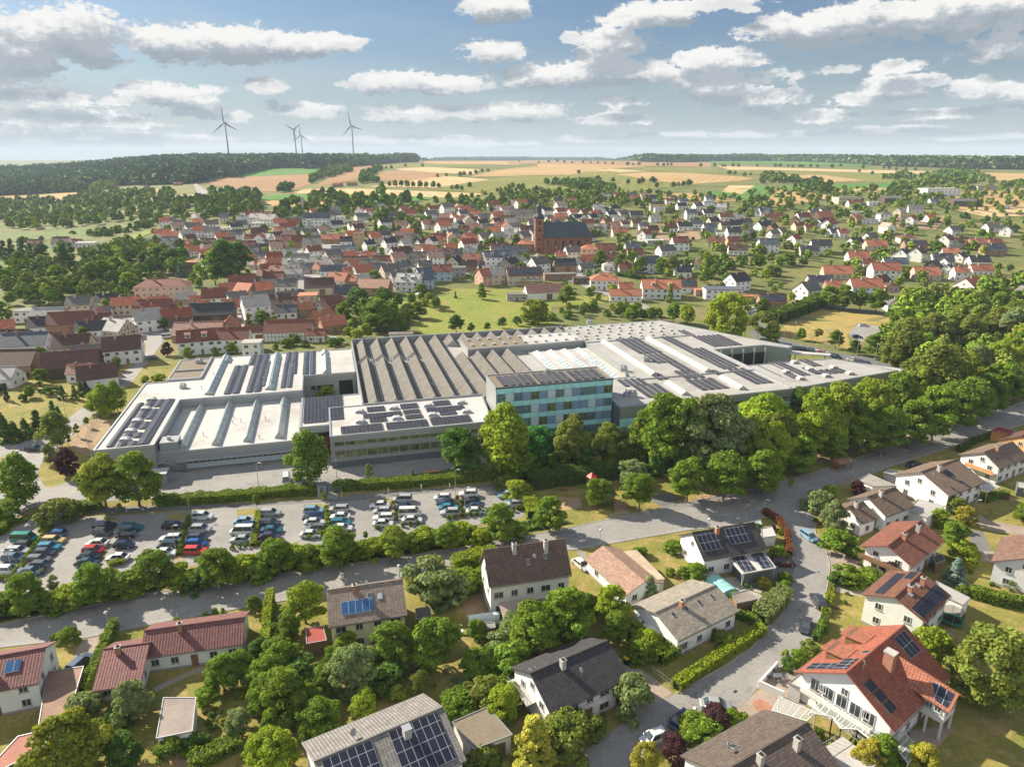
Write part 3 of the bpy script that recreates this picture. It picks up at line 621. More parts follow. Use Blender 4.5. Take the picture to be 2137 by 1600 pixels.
for x, y in ((715,925),(965,900),(1220,880),(1465,858),(720,1000),(990,975),(1255,950),(1505,925)): u, v = LF('M2', x, y, z); dome(Cw, u, v, z)
for q0, q1 in ((2.75,4.6),(6.0,7.1)): windows(Cw, 56.6, 97, 15, -8.06, q0, q1, 'tinted_glass', .12)
band(Cw, 'wall_band', 55.8, 97.5, -8, .02, 1.75, 'dark_cladding', .09); band(Cw, 'wall_band', 55.7, 97.7, -8, 1.8, 2.25, 'cladding', .22); band(Cw, 'wall_band', 55.7, 97.7, -8, 4.85, 5.7, 'cladding', .16)
# --- sawtooth hall ---
T = fthing('sawtooth_hall', 'large factory hall under rows of weathered grey sawtooth roofs')
b = MB(); b.prism([(65.4,14.1),(99.8,14.1),(127,14.1),(127,60.9),(150,62.9),(150,88.3),(65.4,88.3)], 0, 7.0, 'concrete'); b.build('wall', T)
b = MB(); b.prism([(65.5,12.2+2),(126.9,14.2),(126.9,88),(65.5,88)], 7.003, 7.08, 'grey_membrane'); b.build('roof', T)
b = MB(); b.box(65.2,88.1,0,150,88.7,9.6,'cladding'); b.box(65.0,14.3,0,65.36,88,9.2,'cladding'); b.box(65.4,13.75,7,99.6,14.05,9.1,'cladding'); b.build('parapet', T)
def tooth(u0, v0, v1, w=5.6, h=2.5, z=7.09):
    up = u0+w*.34; b = MB(); e = u0+w
    # gentle fibre cement slope faces left, steep side right
    A0,A1,P0,P1,B0,B1 = (u0,v0,z),(u0,v1,z),(u0+w*.58,v0,z+h),(u0+w*.58,v1,z+h),(e-.35,v0,z),(e-.35,v1,z)
    b.face([A0,P0,P1,A1],'fibre_cement'); b.face([P0,B0,B1,P1],'fibre_cement'); b.face([A0,B0,P0],'concrete'); b.face([A1,P1,B1],'concrete')
    b.box(e-.33,v0,z,e-.03,v1,z+.25,'steel')
    n = int((v1-v0)/4.5)
    for i in range(n):
        y = v0+(i+.5)*(v1-v0)/n; b.box(e-.32,y-.25,z+.26,e-.05,y+.25,z+.5,'pale_dome')
    o = b.build('sawtooth_roof', T)
for i in range(15):
    u0 = 65.9+i*5.6
    if u0+5.6 > 150: break
    if i < 4: tooth(u0, 14.6, 60.5); tooth(u0, 64.5, 87.8)
    elif i < 7 and u0+5.6 < 105: tooth(u0, 14.6, 87.8) if i < 6 else (tooth(u0, 14.6, 87.8))
    elif u0+5.6 < 127.2: tooth(u0, 14.6, 60.5); tooth(u0, 77.5, 87.8)
    else: tooth(u0, 77.5, 87.8)
for u, v in ((86.4,36),(86.6,30),(84,60.9),(78,62.2),(71,62.5)): duct(T, u, v, 7.1, 1.1)
for i in range(4): dome(T, 69+5.6*i, 62.6, 7.1, 1.4, 2)
RB = flat_building('upper_block', 'long raised block with gravel roof and small hatches among the sawtooth roofs', [(104.9,61.1),(150,63.1),(150,77.2),(104.9,77.2)], 9.8, 'cladding', 'white_membrane', .2)
b = MB(); b.box(105.5,61.8,9.89,128,76.7,9.93,'gravel_roof'); b.build('gravel_bed', RB)
def hatch(t, u, v, z):
    b = MB(); b.box(u-.55,v-.55,z,u+.55,v+.55,z+.45,'steel'); b.box(u-.45,v-.45,z+.455,u+.45,v+.45,z+.62,'pale_dome'); b.build('roof_hatch', t)
for i in range(11):
    for v in (65.5, 73.5): hatch(RB, 107.5+i*4, v, 9.94 if 107.5+i*4 < 128.5 else 9.89)
# --- glass office block ---
E = fthing('office_block', 'four storey turquoise glass office block with solar roof')
b = MB(); b.box(100,-2.7,0,134,9.4,15.9,'cladding'); b.build('wall', E)
b = MB(); b.box(100.1,-2.6,15.9,133.9,9.3,15.98,'gravel_roof'); b.build('roof', E)
b = MB(); b.box(99.9,-2.8,15.6,134.1,-2.45,16.25,'dark_cladding'); b.box(99.9,9.15,15.6,134.1,9.5,16.25,'cladding'); b.box(99.9,-2.44,15.6,100.2,9.14,16.25,'cladding'); b.box(133.8,-2.44,15.6,134.1,9.14,16.25,'cladding'); b.build('parapet', E)
nb = 14; wb = 33.6/nb; rr = random.Random(3)
for fl in range(4):
    z0 = .6+fl*3.8
    for i in range(nb):
        b = MB(); x = 100.2+i*wb; b.box(x+.03,-2.86,z0+2.35,x+wb-.03,-2.72,z0+3.72,'aqua_glass'); b.build('spandrel_panel', E)
        f = MB(); f.box(x+.05,-2.82,z0,x+wb-.05,-2.71,z0+2.3,'steel'); fo = f.build('window', E)
        mt = rr.choice(['glass','glass','blind','dark_cladding','tinted_glass','blind','dark_cladding']) if fl else 'glass'
        mt = {'dark_cladding':'slate_blind','glass':'office_pane'}.get(mt, mt)
        g = MB(); g.box(x+.1,-2.87,z0+.06,x+wb-.1,-2.825,z0+2.24,mt); g.build('pane', fo)
        if mt in ('office_pane','tinted_glass'):
            g = MB(); g.box(x+wb*.55,-2.9,z0+.06,x+wb*.55+.06,-2.871,z0+2.24,'steel'); g.box(x+.1,-2.9,z0+1.5,x+wb*.55-.002,-2.871,z0+1.56,'steel'); g.build('mullion', fo)
b = MB(); b.box(134.003,-2.5,0,134.12,9.2,15.5,'dark_cladding'); b.build('side_cladding', E)
for u0, u1 in ((102.2,112.2),(112.7,122.6),(123.1,132.4)): array(E, u0, -1.6, u1, 7.2, 15.99, 'v')
duct(E, 118, 8.2, 15.99, .8)
# --- east hall ---
Fh = flat_building('east_factory_hall', 'vast east factory hall with pale roof, cream ridge lights and long solar rows', [(134.5,-7.4),(191,-5.6),(229.2,.8),(236.6,2),(231.5,10),(225,19.9),(192,19.9),(191.8,41),(213,42.2),(219.5,36),(222.6,38),(213,54),(194.5,90.2),(150.2,88.6),(150.2,18),(134.5,18)], 9., 'green_cladding', 'grey_membrane', .25)
G2 = flat_building('middle_hall', 'white roofed hall strip with four rows of tilted glass roof lights', [(127.05,18.1),(150.1,18.1),(150.1,60.8),(127.05,60.8)], 7.6, 'cladding', 'white_membrane', .2)
for u in (129.3,134.6,139.9,145.4):
    b = MB()
    v = 20.5
    while v < 58.5:
        e = v+2.4; z = 7.69
        b.box(u-1.1,v,z,u+1.1,e,z+.2,'steel'); b.face([(u-1.1,v,z+.2),(u+.9,v,z+.95),(u+.9,e,z+.95),(u-1.1,e,z+.2)],'skylight_glass' if int(v*3)%4 else 'pale_dome')
        b.face([(u+1.1,v,z+.2),(u+1.1,e,z+.2),(u+.9,e,z+.95),(u+.9,v,z+.95)],'cladding'); b.face([(u-1.1,v,z+.2),(u+1.1,v,z+.2),(u+.9,v,z+.95)],'steel'); b.face([(u-1.1,e,z+.2),(u+.9,e,z+.95),(u+1.1,e,z+.2)],'steel')
        v += 2.75
    b.build('glass_roof_lights', G2)
z = 9.08
for u, v0, v1 in ((157.2,17.6,61.3),(175.6,16.6,61.7)): ridge_light(Fh, u, v0, v1, z, 2.6, 1.25, 3.0, 'ridge_skylight', .0)
for u, v0, v1 in ((157.3,-2.6,9.0),(176.3,-2.3,9.8)): ridge_light(Fh, u, v0, v1, z, 2.6, 1.25, 3.0, 'ridge_skylight', .0)
for tl, br in (((830,385),(1185,480)),((1035,500),(1300,550)),((1220,560),(1425,620)),((1260,625),(1505,665)),((1160,368),(1550,520)),((1560,570),(1740,597)),((1290,322),(1425,352)),((1400,365),(1780,425)),((1085,645),(1235,680)),((840,690),(1090,720)),((950,730),(1280,800)),((1350,690),(1685,745)),((1530,620),(1640,645)),((1660,610),(2010,705))): arr_px(Fh, 'M3', tl, br, z)
u0, v0 = 163.5, 17.5
array(Fh, 181.5, 20, 189.5, 44, z)
for tl, br in (((140,575),(340,665)),((230,560),(360,612)),((330,550),(480,655)),((455,540),(640,580)),((340,640),(480,668)),((560,620),(840,628)),((480,600),(620,640))): arr_px(Fh, 'M4', tl, br, z)
for x, y in ((475,680),(665,660),(840,642),(720,597),(540,610),(370,630),(430,560)): u, v = LF('M4', x, y, z); dome(Fh, u, v, z, 1.8, 2.4)
for k, x, y in (('M3',890,620),('M3',925,810),('M3',960,810),('M3',1060,545),('M3',640,268)): u, v = LF(k, x, y, z); duct(Fh, u, v, z, 1.5)
for i in range(5):
    for j in range(9): hatch(Fh, 152+j*4.6+(i%2)*1.5, 66.5+i*4.9, z)
b = MB(); b.box(150.3,14.4,z+.003,190.8,14.8,z+.35,'steel'); b.build('roof_joint', Fh); b = MB(); b.box(191,-4.5,z+.003,191.4,19.5,z+.35,'steel'); b.build('roof_joint', Fh); b = MB(); b.box(150.4,62,z+.003,196,62.4,z+.35,'steel'); b.build('roof_joint', Fh)
windows(Fh, 135.6, 190, 16, -7.05, 6.3, 7.6, 'glass', .5)
b = MB(); b.prism([(134.6,-7.5),(190.9,-5.75),(190.9,-5.55),(134.6,-7.3)], 3.1, 5.4, 'aqua_glass'); b.build('window_band', Fh)
b = MB(); b.prism([(134.5,-7.55),(191,-5.8),(191,-5.6),(134.5,-7.35)], 0, 1.6, 'dark_cladding'); b.build('plinth', Fh)
b = MB(); b.box(134.35,-7.3,0,134.47,18,8.6,'dark_cladding'); b.build('side_cladding', Fh)
# open loading yard between the two east roofs
b = MB(); b.box(192.2,40.2,0,212.5,40.9,6.8,'dark_void'); b.build('loading_bay', Fh)
for i in range(5): MB().box(194+i*4.6,39.6,0,194.4+i*4.6,40,8.9,'steel').build('column', Fh)
LY = thing('loading_canopy', 'white flat canopy on posts behind the dark loading yard', 'canopy', tuple(FO), FA)
b = MB(); b.prism([(213.4,44),(221,39.5),(223.2,41),(214.5,47.5)], 7., 7.35, 'white_membrane'); b.prism([(219.9,37),(233,30),(235,32),(223,40)], 6.6, 7., 'white_membrane'); b.build('roof', LY)
for u, v in ((215,45.5),(221.5,40.2),(224,37.5),(232,31.5)): b = MB(); b.box(u-.15,v-.15,0,u+.15,v+.15,6.6,'steel'); b.build('post', LY)
E2 = flat_building('rear_canopy_building', 'long narrow white roofed annex along the road behind the factory', [(229.8,20.5),(243,8),(248,10.5),(236,23)], 6.2, 'cladding', 'white_membrane', .2)
CR = ['(.45,.28,.12)','(.1,.3,.32)','(.3,.3,.32)']
for i in range(9):
    u = 194.5+i*2.1; b = MB(); h = 1.2+(i*7%4)*.5; b.box(-.7,-.6,.12,.7,.6,h,'wood' if i%3 else 'blue_paint'); 
    for q in (-.55,0,.55): b.box(q-.08,-.58,0,q+.08,.58,.12,'wood')
    for q in (.35,.75): b.box(-.72,-.62,h*q-.04,.72,.62,h*q+.04,'steel')
    p = Matrix.Rotation(FA,4,'Z')@Vector((u,33.5+(i*5%3)*1.7,0))+FO; o = b.build('pallet_crate'); o.location = p; o.rotation_euler = (0,0,FA); tag(o, None, 'crate', 'crates in the loading yard'); fam(o, 'strapped '+('wooden' if i%3 else 'blue')+' crate in the dark loading yard')
SMALL = thing('yard_kiosk', 'small grey flat roofed kiosk at the foot of the west hall', 'kiosk', G('M1',1195,1440), FA)
b = MB(); b.box(-1.7,-1.7,0,1.7,1.7,2.7,'cladding'); b.build('wall', SMALL); b = MB(); b.box(-1.9,-1.9,2.702,1.9,1.9,2.85,'white_membrane'); b.build('roof', SMALL); b = MB(); b.box(-.5,-1.76,0,.5,-1.7,2.1,'dark_cladding'); b.build('door', SMALL)
# ------------------------------------------------------------ houses
RC = {'R':(.19,.07,.045),'O':(.40,.15,.085),'P':(.38,.21,.155),'D':(.045,.048,.054),'G':(.14,.133,.122),'L':(.38,.365,.335),'B':(.11,.06,.045),'S':(.095,.11,.135),'N':(.07,.05,.04)}  # P: red tiles with the sun's glare put into the colour
RN = {'R':'dark red','O':'orange','P':'sunlit red','D':'dark grey','G':'grey','L':'pale','B':'brown','S':'slate blue','N':'near black'}
WC = {'W':(.70,.69,.66),'C':(.50,.44,.32),'Y':(.48,.33,.15),'T':(.30,.19,.12),'N':(.09,.062,.045),'U':(.38,.48,.53),'K':(.50,.31,.25),'G':(.34,.33,.32)}
WN = {'W':'white','C':'cream','Y':'ochre','T':'brick brown','N':'dark timber','U':'light blue','K':'pink','G':'grey'}
def jit(col, a=.12):
    f = 1+random.uniform(-a, a); return tuple(min(.85, max(.01, v*f*(1+random.uniform(-.04,.04)))) for v in col)
_wm = {}
def wmesh(w, h, lod):
    k = (round(w,1), round(h,1), lod)
    if k not in _wm:
        w, h = k[0], k[1]; f = MB(); g = MB(); r = .08
        for q in ((-w/2,0,w/2,r),(-w/2,h-r,w/2,h),(-w/2,r,-w/2+r,h-r),(w/2-r,r,w/2,h-r),(-.03,r,.03,h-r)): f.box(q[0],-.05,q[1],q[2],.03,q[3],'line_paint')
        if lod == 0:
            f.box(-w/2-.08,-.14,-.08,w/2+.08,-.001,-.01,'kerb'); g.box(-w/2+r,-.03,r,w/2-r,.02,h-r,'glass'); _wm[k] = (f.mesh('window'), g.mesh('pane'))
        else:
            f.face([(-w/2+r,-.03,r),(w/2-r,-.03,r),(w/2-r,-.03,h-r),(-w/2+r,-.03,h-r)],'glass'); _wm[k] = (f.mesh('window'), None)
    return _wm[k]
def window(t, x, y, z, rz, w=1.1, h=1.2, lod=1):
    f, g = wmesh(w, h, lod); o = link('window', f, t); o.location = (x, y, z); o.rotation_euler = (0,0,rz)
    if g: link('pane', g, o)
HOUSEP = []   # footprints, for keeping trees off
def house(label, x, y, ang, L, wn, wf, he, hr, rc, wc, kind='gable', lod=1, name='house', cat='house', ov=.5, chim=1, nw=None, group=None, eaveb=None, base=0, roofmat='roof_tiles', wallmat='render', door=True, wins=True):
    z0 = terr(x, y)-base
    t = thing(name, label, cat, (x, y, z0), ang, group)
    HOUSEP.append((x, y, max(L, wn+wf)/2+1.2))
    X = L/2; rcol = rc if isinstance(rc, tuple) else jit(RC[rc]); wcol = wc if isinstance(wc, tuple) else jit(WC[wc], .06)
    w = MB(); he2 = eaveb if eaveb is not None else he
    foot = -3. if z0 > .5 else 0.
    if kind == 'gable':
        sec = [(-wn,foot),(wf,foot),(wf,he2),(0,hr-.12),(-wn,he)]
        w.face([(-X,p[0],p[1]) for p in sec[::-1]],'W'); w.face([(X,p[0],p[1]) for p in sec],'W')
        w.face([(-X,-wn,foot),(X,-wn,foot),(X,-wn,he),(-X,-wn,he)],'W'); w.face([(X,wf,foot),(-X,wf,foot),(-X,wf,he2),(X,wf,he2)],'W')
    else:
        w.prism([(-X,-wn),(X,-wn),(X,wf),(-X,wf)], foot, min(he,he2), 'W')
    if foot == 0 and lod == 0: w.box(-X-.04,-wn-.04,0,X+.04,wf+.04,.35,'plinth')
    w.mats[w.mats.index('W')] = wallmat
    w.build('wall', t, color=wcol)
    r = MB(); th = .16
    sn = (hr-he)/wn; sf = (hr-he2)/wf
    if kind == 'gable':
        og = ov*.8
        r.slab([(-X-og,-wn-ov,he-sn*ov+th),(X+og,-wn-ov,he-sn*ov+th),(X+og,0,hr+th),(-X-og,0,hr+th)], th, roofmat, 'paint_matte')
        r.slab([(X+og,wf+ov,he2-sf*ov+th),(-X-og,wf+ov,he2-sf*ov+th),(-X-og,0,hr+th),(X+og,0,hr+th)], th, roofmat, 'paint_matte')
        r.bar((-X-og,0,hr+th+.02),(X+og,0,hr+th+.02),.25,'roof_tiles')
        if lod == 0:
            r.bar((-X-og,-wn-ov-.09,he-sn*ov+.02),(X+og,-wn-ov-.09,he-sn*ov+.02),.13,'gutter'); r.bar((-X-og,wf+ov+.09,he2-sf*ov+.02),(X+og,wf+ov+.09,he2-sf*ov+.02),.13,'gutter')
    elif kind == 'hip':
        q = min(wn, wf)*.95; q = min(q, X-.3)
        a = [(-X-ov,-wn-ov,he),(X+ov,-wn-ov,he),(X+ov,wf+ov,he),(-X-ov,wf+ov,he)]; R0, R1 = (-X+q,0,hr), (X-q,0,hr)
        r.face([a[0],a[1],R1,R0],roofmat); r.face([a[1],a[2],R1],roofmat); r.face([a[2],a[3],R0,R1],roofmat); r.face([a[3],a[0],R0],roofmat); r.face(a[::-1],'paint_matte')
        r.bar(R0,R1,.2,roofmat)
    else:
        r.box(-X-.3,-wn-.3,he-.05,X+.3,wf+.3,he+.22,'paint_matte',roofmat)
    ro = r.build('roof', t, color=rcol)
    def rp(px_, tt, side=-1, off=0.):
        """point on a roof slope: tt 0 at the ridge, 1 at the eave"""
        if kind == 'flat': return Vector((px_, side*tt*wn, he+.22+off))
        ww, s_ = (wn, sn) if side < 0 else (wf, sf)
        n = Vector((0, side*s_, 1)).normalized(); return Vector((px_, side*ww*tt, hr+th-s_*ww*tt))+n*off
    for i in range(chim):
        cx = [-.15,.25,.38][i]*L; cm = MB(); tt = .18+.1*i; zz = rp(cx, tt).z if kind != 'flat' else he
        cm.box(cx-.35,-wn*tt-.35,zz-.9,cx+.35,-wn*tt+.35,max(hr,he)+.95,'brick' if random.random()<.5 else 'concrete'); cm.box(cx-.42,-wn*tt-.42,max(hr,he)+.951,cx+.42,-wn*tt+.42,max(hr,he)+1.05,'concrete')
        cm.box(cx-.2,-wn*tt-.2,max(hr,he)+1.051,cx+.2,-wn*tt+.2,max(hr,he)+1.2,'dark_void'); cm.build('chimney', ro)
    if wins:
        st = [1.0] if he < 4.4 else ([.75, he-1.5] if he < 5.2 else [1.0, 3.7] if he < 7.5 else ([1.,3.8,6.6] if he < 10 else [1.,4.,7.,9.8]))
        n = nw or max(2, int(L/3.2))
        for zz in st:
            for i in range(n):
                xx = -X+(i+.5)*L/n
                if door and zz == st[0] and i == n//2:
                    d = MB(); d.box(-.5,-.06,0,.5,.03,2.05,'wood'); do = d.build('door', t); do.location = (xx,-wn-.01,.05); continue
                window(t, xx, -wn-.02, zz, 0, 1.2 if (i+int(zz)) % 3 else 1.7, 1.2, lod)
            if lod < 2:
                for s_ in (-1, 1):
                    for yy in (-wn*.5, wf*.5): window(t, s_*(X+.02), yy, zz, s_*math.pi/2, 1.1, 1.2, lod)
        if kind == 'gable' and hr-he > 2.4:
            for s_ in (-1, 1): window(t, s_*(X+.02), 0, he+.1, s_*math.pi/2, 1., 1.1, lod)
    t['_d'] = 0; del t['_d']
    return t, ro, rp, dict(X=X, wn=wn, wf=wf, he=he, hr=hr, th=th, wc=wcol, rc=rcol)
def solar(t, rp, x0, x1, t0, t1, side=-1, mat='solar_cells', name='solar_array'):
    b = MB(); q = [rp(x0,t1,side,.12), rp(x1,t1,side,.12), rp(x1,t0,side,.12), rp(x0,t0,side,.12)]
    if side > 0: q = [q[1], q[0], q[3], q[2]]
    b.slab([tuple(v) for v in q], .06, mat, 'steel'); o = b.build(name, t)
    # panel grid starts at the corner of the array
    me = o.data; uvl = me.uv_layers[0].data; us = [uvl[i].uv[:] for i in me.polygons[0].loop_indices]
    mu = min(u[0] for u in us); mv = min(u[1] for u in us)
    for i in me.polygons[0].loop_indices: uvl[i].uv = (uvl[i].uv[0]-mu, uvl[i].uv[1]-mv)
    return o
def roofwin(t, rp, x, tt, side=-1, w=.8, h=1.2, mat='glass'):
    b = MB(); dt = .09
    q = [rp(x-w/2,tt+dt,side,.1), rp(x+w/2,tt+dt,side,.1), rp(x+w/2,tt-dt,side,.1), rp(x-w/2,tt-dt,side,.1)]
    if side > 0: q = [q[1], q[0], q[3], q[2]]
    b.slab([tuple(v) for v in q], .12, 'steel'); q2 = [v*.84+sum(q, Vector())/4*.16+Vector((0,0,.012)) for v in q]; b.face([tuple(v) for v in q2], mat); b.build('roof_window', t)
def dish(t, rp, x, tt, side=-1, r=.4):
    p = rp(x, tt, side); b = MB(); b.tube(p, p+Vector((0,0,.9)), .03,.03,'steel',6); n = Vector((.5,-.7,.5)).normalized(); cc = p+Vector((0,0,1.0)); b.tube(cc, cc+n*.08, r, r*.9, 'kerb', 14); b.build('satellite_dish', t)
def dormer(t, rp, x, tt, w, side=-1, rc=None, wc=(.6,.59,.56), h=1.5):
    p = rp(x, tt, side); top = rp(x, max(0,tt-.45), side); yo = p.y; z = p.z
    b = MB(); y1 = top.y; lo, hi = min(yo,y1), max(yo,y1)
    b.prism([(x-w/2,lo),(x+w/2,lo),(x+w/2,hi),(x-w/2,hi)], z-.2, z+h, 'render'); o = b.build('dormer', t, color=wc)
    r = MB(); r.slab([(x-w/2-.25,p.y+side*.3,z+h-.05),(x+w/2+.25,p.y+side*.3,z+h-.05),(x+w/2+.25,top.y,z+h+.45),(x-w/2-.25,top.y,z+h+.45)][::(1 if side<0 else -1)], .12, 'roof_tiles', 'paint_matte'); r.build('dormer_roof', o, color=rc or (.2,.06,.04))
    window(t, x, p.y+side*.03, z+.15, 0 if side < 0 else math.pi, min(w-.4,1.4), 1.0, 1)
def rhouse(label, k, ra, rb, ne, fe, he, rc, wc, hr=None, **kw):
    """house from the photographed ends of its ridge and one eave point each side"""
    def geo(h):
        A = G(k, *ra, h); B = G(k, *rb, h); d = (B-A); an = math.atan2(d.y, d.x); nrm = Vector((-d.y, d.x, 0)).normalized()
        n_ = -(G(k, *ne, he)-A).dot(nrm) if ne else None; f_ = (G(k, *fe, he)-A).dot(nrm) if fe else None
        return A, B, an, d.to_2d().length, n_, f_
    if hr is None:
        lo, hi = he+.8, he+5
        for _ in range(20):
            m = (lo+hi)/2; g = geo(m)
            if g[5]-g[4] > 0: hi = m
            else: lo = m
        hr = max(he+1.8, lo)
    A, B, an, L, n_, f_ = geo(hr)
    if n_ is None: n_ = f_
    if f_ is None: f_ = n_
    ov = kw.pop('ov', .5); mid = (A+B)/2
    return house(label, mid.x, mid.y, an, max(3,L-.8), max(2,n_-ov), max(2,f_-ov), he, hr, rc, wc, lod=0, ov=ov, **kw)
PUR = (.17,.07,.065); PURF = (.30,.13,.10)
# 1 purple house at the left edge
t1, r1, rp1, q1 = rhouse('white house with purple brown tiled roof cut by the left edge, one solar panel', 'N1', (-280,1035), (255,938), (210,1130), (312,895), 4.6, PUR, 'W', chim=1)
X = q1['X']; solar(t1, rp1, X-4.3, X-2.4, .25, .62, -1, 'blue_collector', 'solar_collector'); roofwin(t1, rp1, X-6.2, .4, mat='skylight_glass')
t2, r2, rp2, q2 = rhouse('long white bungalow with purple brown tiled roof and one chimney', 'N1', (803,845), (1362,770), (1362,910), (1365,730), 3.2, PUR, 'W', hr=5.2, chim=1, nw=5)
t2b, r2b, rp2b, q2b = rhouse('lower purple roofed annex joined to the left end of the long bungalow', 'N1', (575,948), (835,912), (560,1170), (610,905), 2.6, PUR, 'W', hr=4.6, chim=1, nw=2, door=False, name='annex', cat='annex')
t3, r3, rp3, q3 = rhouse('two storey cream yellow house with grey brown roof and five blue collectors', 'N2', (350,622), (775,560), (800,750), None, 5.5, (.21,.165,.13), (.66,.60,.36), hr=8.4, chim=1, nw=4, roofmat='flat_roof_tiles')
solar(t3, rp3, -4.0, 1.0, .42, .82, -1, 'blue_collector', 'solar_collector'); roofwin(t3, rp3, 2.2, .42, mat='skylight_glass'); roofwin(t3, rp3, .6, .35)
t4, r4, rp4, q4 = rhouse('tall white three storey house with steep brown tiled roof and brick chimneys', 'N3', (-110,398), (345,335), (415,515), None, 6.8, (.13,.085,.065), (.74,.70,.62), hr=11., chim=2, nw=5)
roofwin(t4, rp4, 0, .55, w=.5); roofwin(t4, rp4, 3.2, .45, w=.5); dish(t4, rp4, 1.2, .55)
b = MB(); b.slab([(-5.8,-8.6,2.3),(-.6,-8.6,2.3),(-.6,-4.4,3.3),(-5.8,-4.4,3.3)], .1, 'weathered_sheet'); b.bar((-5.7,-8.4,0),(-5.7,-8.4,2.3),.12,'wood'); b.bar((-.7,-8.4,0),(-.7,-8.4,2.3),.12,'wood'); b.build('lean_to', t4, color=(.34,.26,.21))
t5, r5, rp5, q5 = rhouse('low double garage with faded brown gabled roof between the two white houses', 'N3', (555,372), (790,570), (640,610), None, 2.9, (.30,.19,.14), 'W', hr=4.4, chim=0, nw=2, name='garage', cat='garage', roofmat='flat_roof_tiles', door=False)
w5 = [G('N3', *p, 3) for p in ((655,405),(745,395),(895,548),(800,560))]
SH5 = thing('flat_roof_shed', 'low shed with flat tan roof attached beside the brown gabled garage', 'shed', (0,0,0)); b = MB(); b.prism([(p.x,p.y) for p in w5], 0, 2.8, 'render'); b.build('wall', SH5, color=(.6,.56,.5)); b = MB(); cx5 = sum((p for p in w5), Vector())/4; b.prism([((p.x-cx5.x)*1.05+cx5.x,(p.y-cx5.y)*1.05+cx5.y) for p in w5], 2.803, 2.98, 'weathered_sheet'); b.build('roof', SH5, color=(.40,.31,.22))
t6, r6, rp6, q6 = rhouse('white gabled house with dark roof and two large solar fields by the road junction', 'N3', (1050,300), (1400,243), (1110,450), (975,305), 4.2, (.055,.05,.05), 'W', chim=1, nw=4)
X = q6['X']; solar(t6, rp6, -X+.1, -X+4.6, .08, .78); solar(t6, rp6, -X+6.4, -X+11., .04, .70)
CP = [G('N3', *p, 3) for p in ((1240,425),(1330,530),(1520,495),(1440,390))]
cpt = thing('solar_carport', 'flat carport with two solar fields on its white roof', 'carport', (0,0,0)); b = MB(); b.prism([(p.x,p.y) for p in CP], 3.0, 3.2, 'white_membrane'); b.build('roof', cpt)
ctr = sum((p for p in CP), Vector())/4
for p in CP: q_ = ctr+(p-ctr)*.92; MB().box(q_.x-.1,q_.y-.1,0,q_.x+.1,q_.y+.1,2.997,'steel').build('post', cpt)
b = MB(); bw = [ctr+(p-ctr)*.75 for p in CP]; b.prism([(p.x,p.y) for p in bw], 0, 2.6, 'dark_cladding'); b.build('shed_wall', cpt)
for f0, f1 in ((.06,.42),(.60,.94)):
    TL, BL, BR, TR = CP; a = TL+(TR-TL)*f0; d_ = TL+(TR-TL)*f1; e_ = BL+(BR-BL)*f1; g_ = BL+(BR-BL)*f0; ins = lambda p, q: p+(q-p)*.06
    b = MB(); b.slab([(v.x,v.y,3.35) for v in (ins(g_,a), ins(e_,d_), ins(d_,e_), ins(a,g_))], .05, 'solar_cells', 'steel'); b.build('solar_array', cpt)
t7, r7, rp7, q7 = rhouse('white bungalow with light grey tiled roof, chimney and clipped hedges around it', 'N3', (845,745), (1185,590), (1315,730), (1030,560), 3.6, (.25,.22,.18), 'W', chim=1, nw=4, roofmat='flat_roof_tiles')
for i in range(4): roofwin(t7, rp7, -4.5+i*3, .3, w=.5)
t8, r8, rp8, q8 = rhouse('white house with black tiled roof, satellite dish and brick driveway at its right', 'N3', (150,1085), (585,900), (265,1310), (25,1050), 4.6, (.045,.043,.045), 'W', chim=1, nw=5)
dish(t8, rp8, 0, .55); roofwin(t8, rp8, -5.5, .3, 1)
b = MB(); b.box(-q8['X']-1.5,-1,3.0,-q8['X'],4.5,3.15,'concrete'); 
for i in range(8): b.bar((-q8['X']-1.45,-1+i*.78,3.15),(-q8['X']-1.45,-1+i*.78,4.1),.06,'steel')
b.bar((-q8['X']-1.45,-1,4.1),(-q8['X']-1.45,4.5,4.1),.08,'steel'); b.build('balcony', t8)
t9, r9, rp9, q9 = rhouse('house at the bottom edge with pale corrugated roof and large dark solar field', 'N2', (280,1575), (1000,1270), None, (190,1470), 6.0, (.20,.17,.15), 'W', hr=8.6, chim=0, nw=5)
r9.color = (.19,.178,.165,1)
X = q9['X']; solar(t9, rp9, -X+.4, -X+6.4, .05, .98); solar(t9, rp9, -X+8.6, -X+15., .05, .98)
cm = MB(); zz = q9['hr']; cm.box(X-5.6,-1.9,zz-1.6,X-4.7,-1.0,zz+.8,'concrete'); cm.box(X-5.7,-2.,zz+.801,X-4.6,-.9,zz+.9,'steel'); cm.build('chimney', r9); dish(t9, rp9, -3., .28, 1, .5)
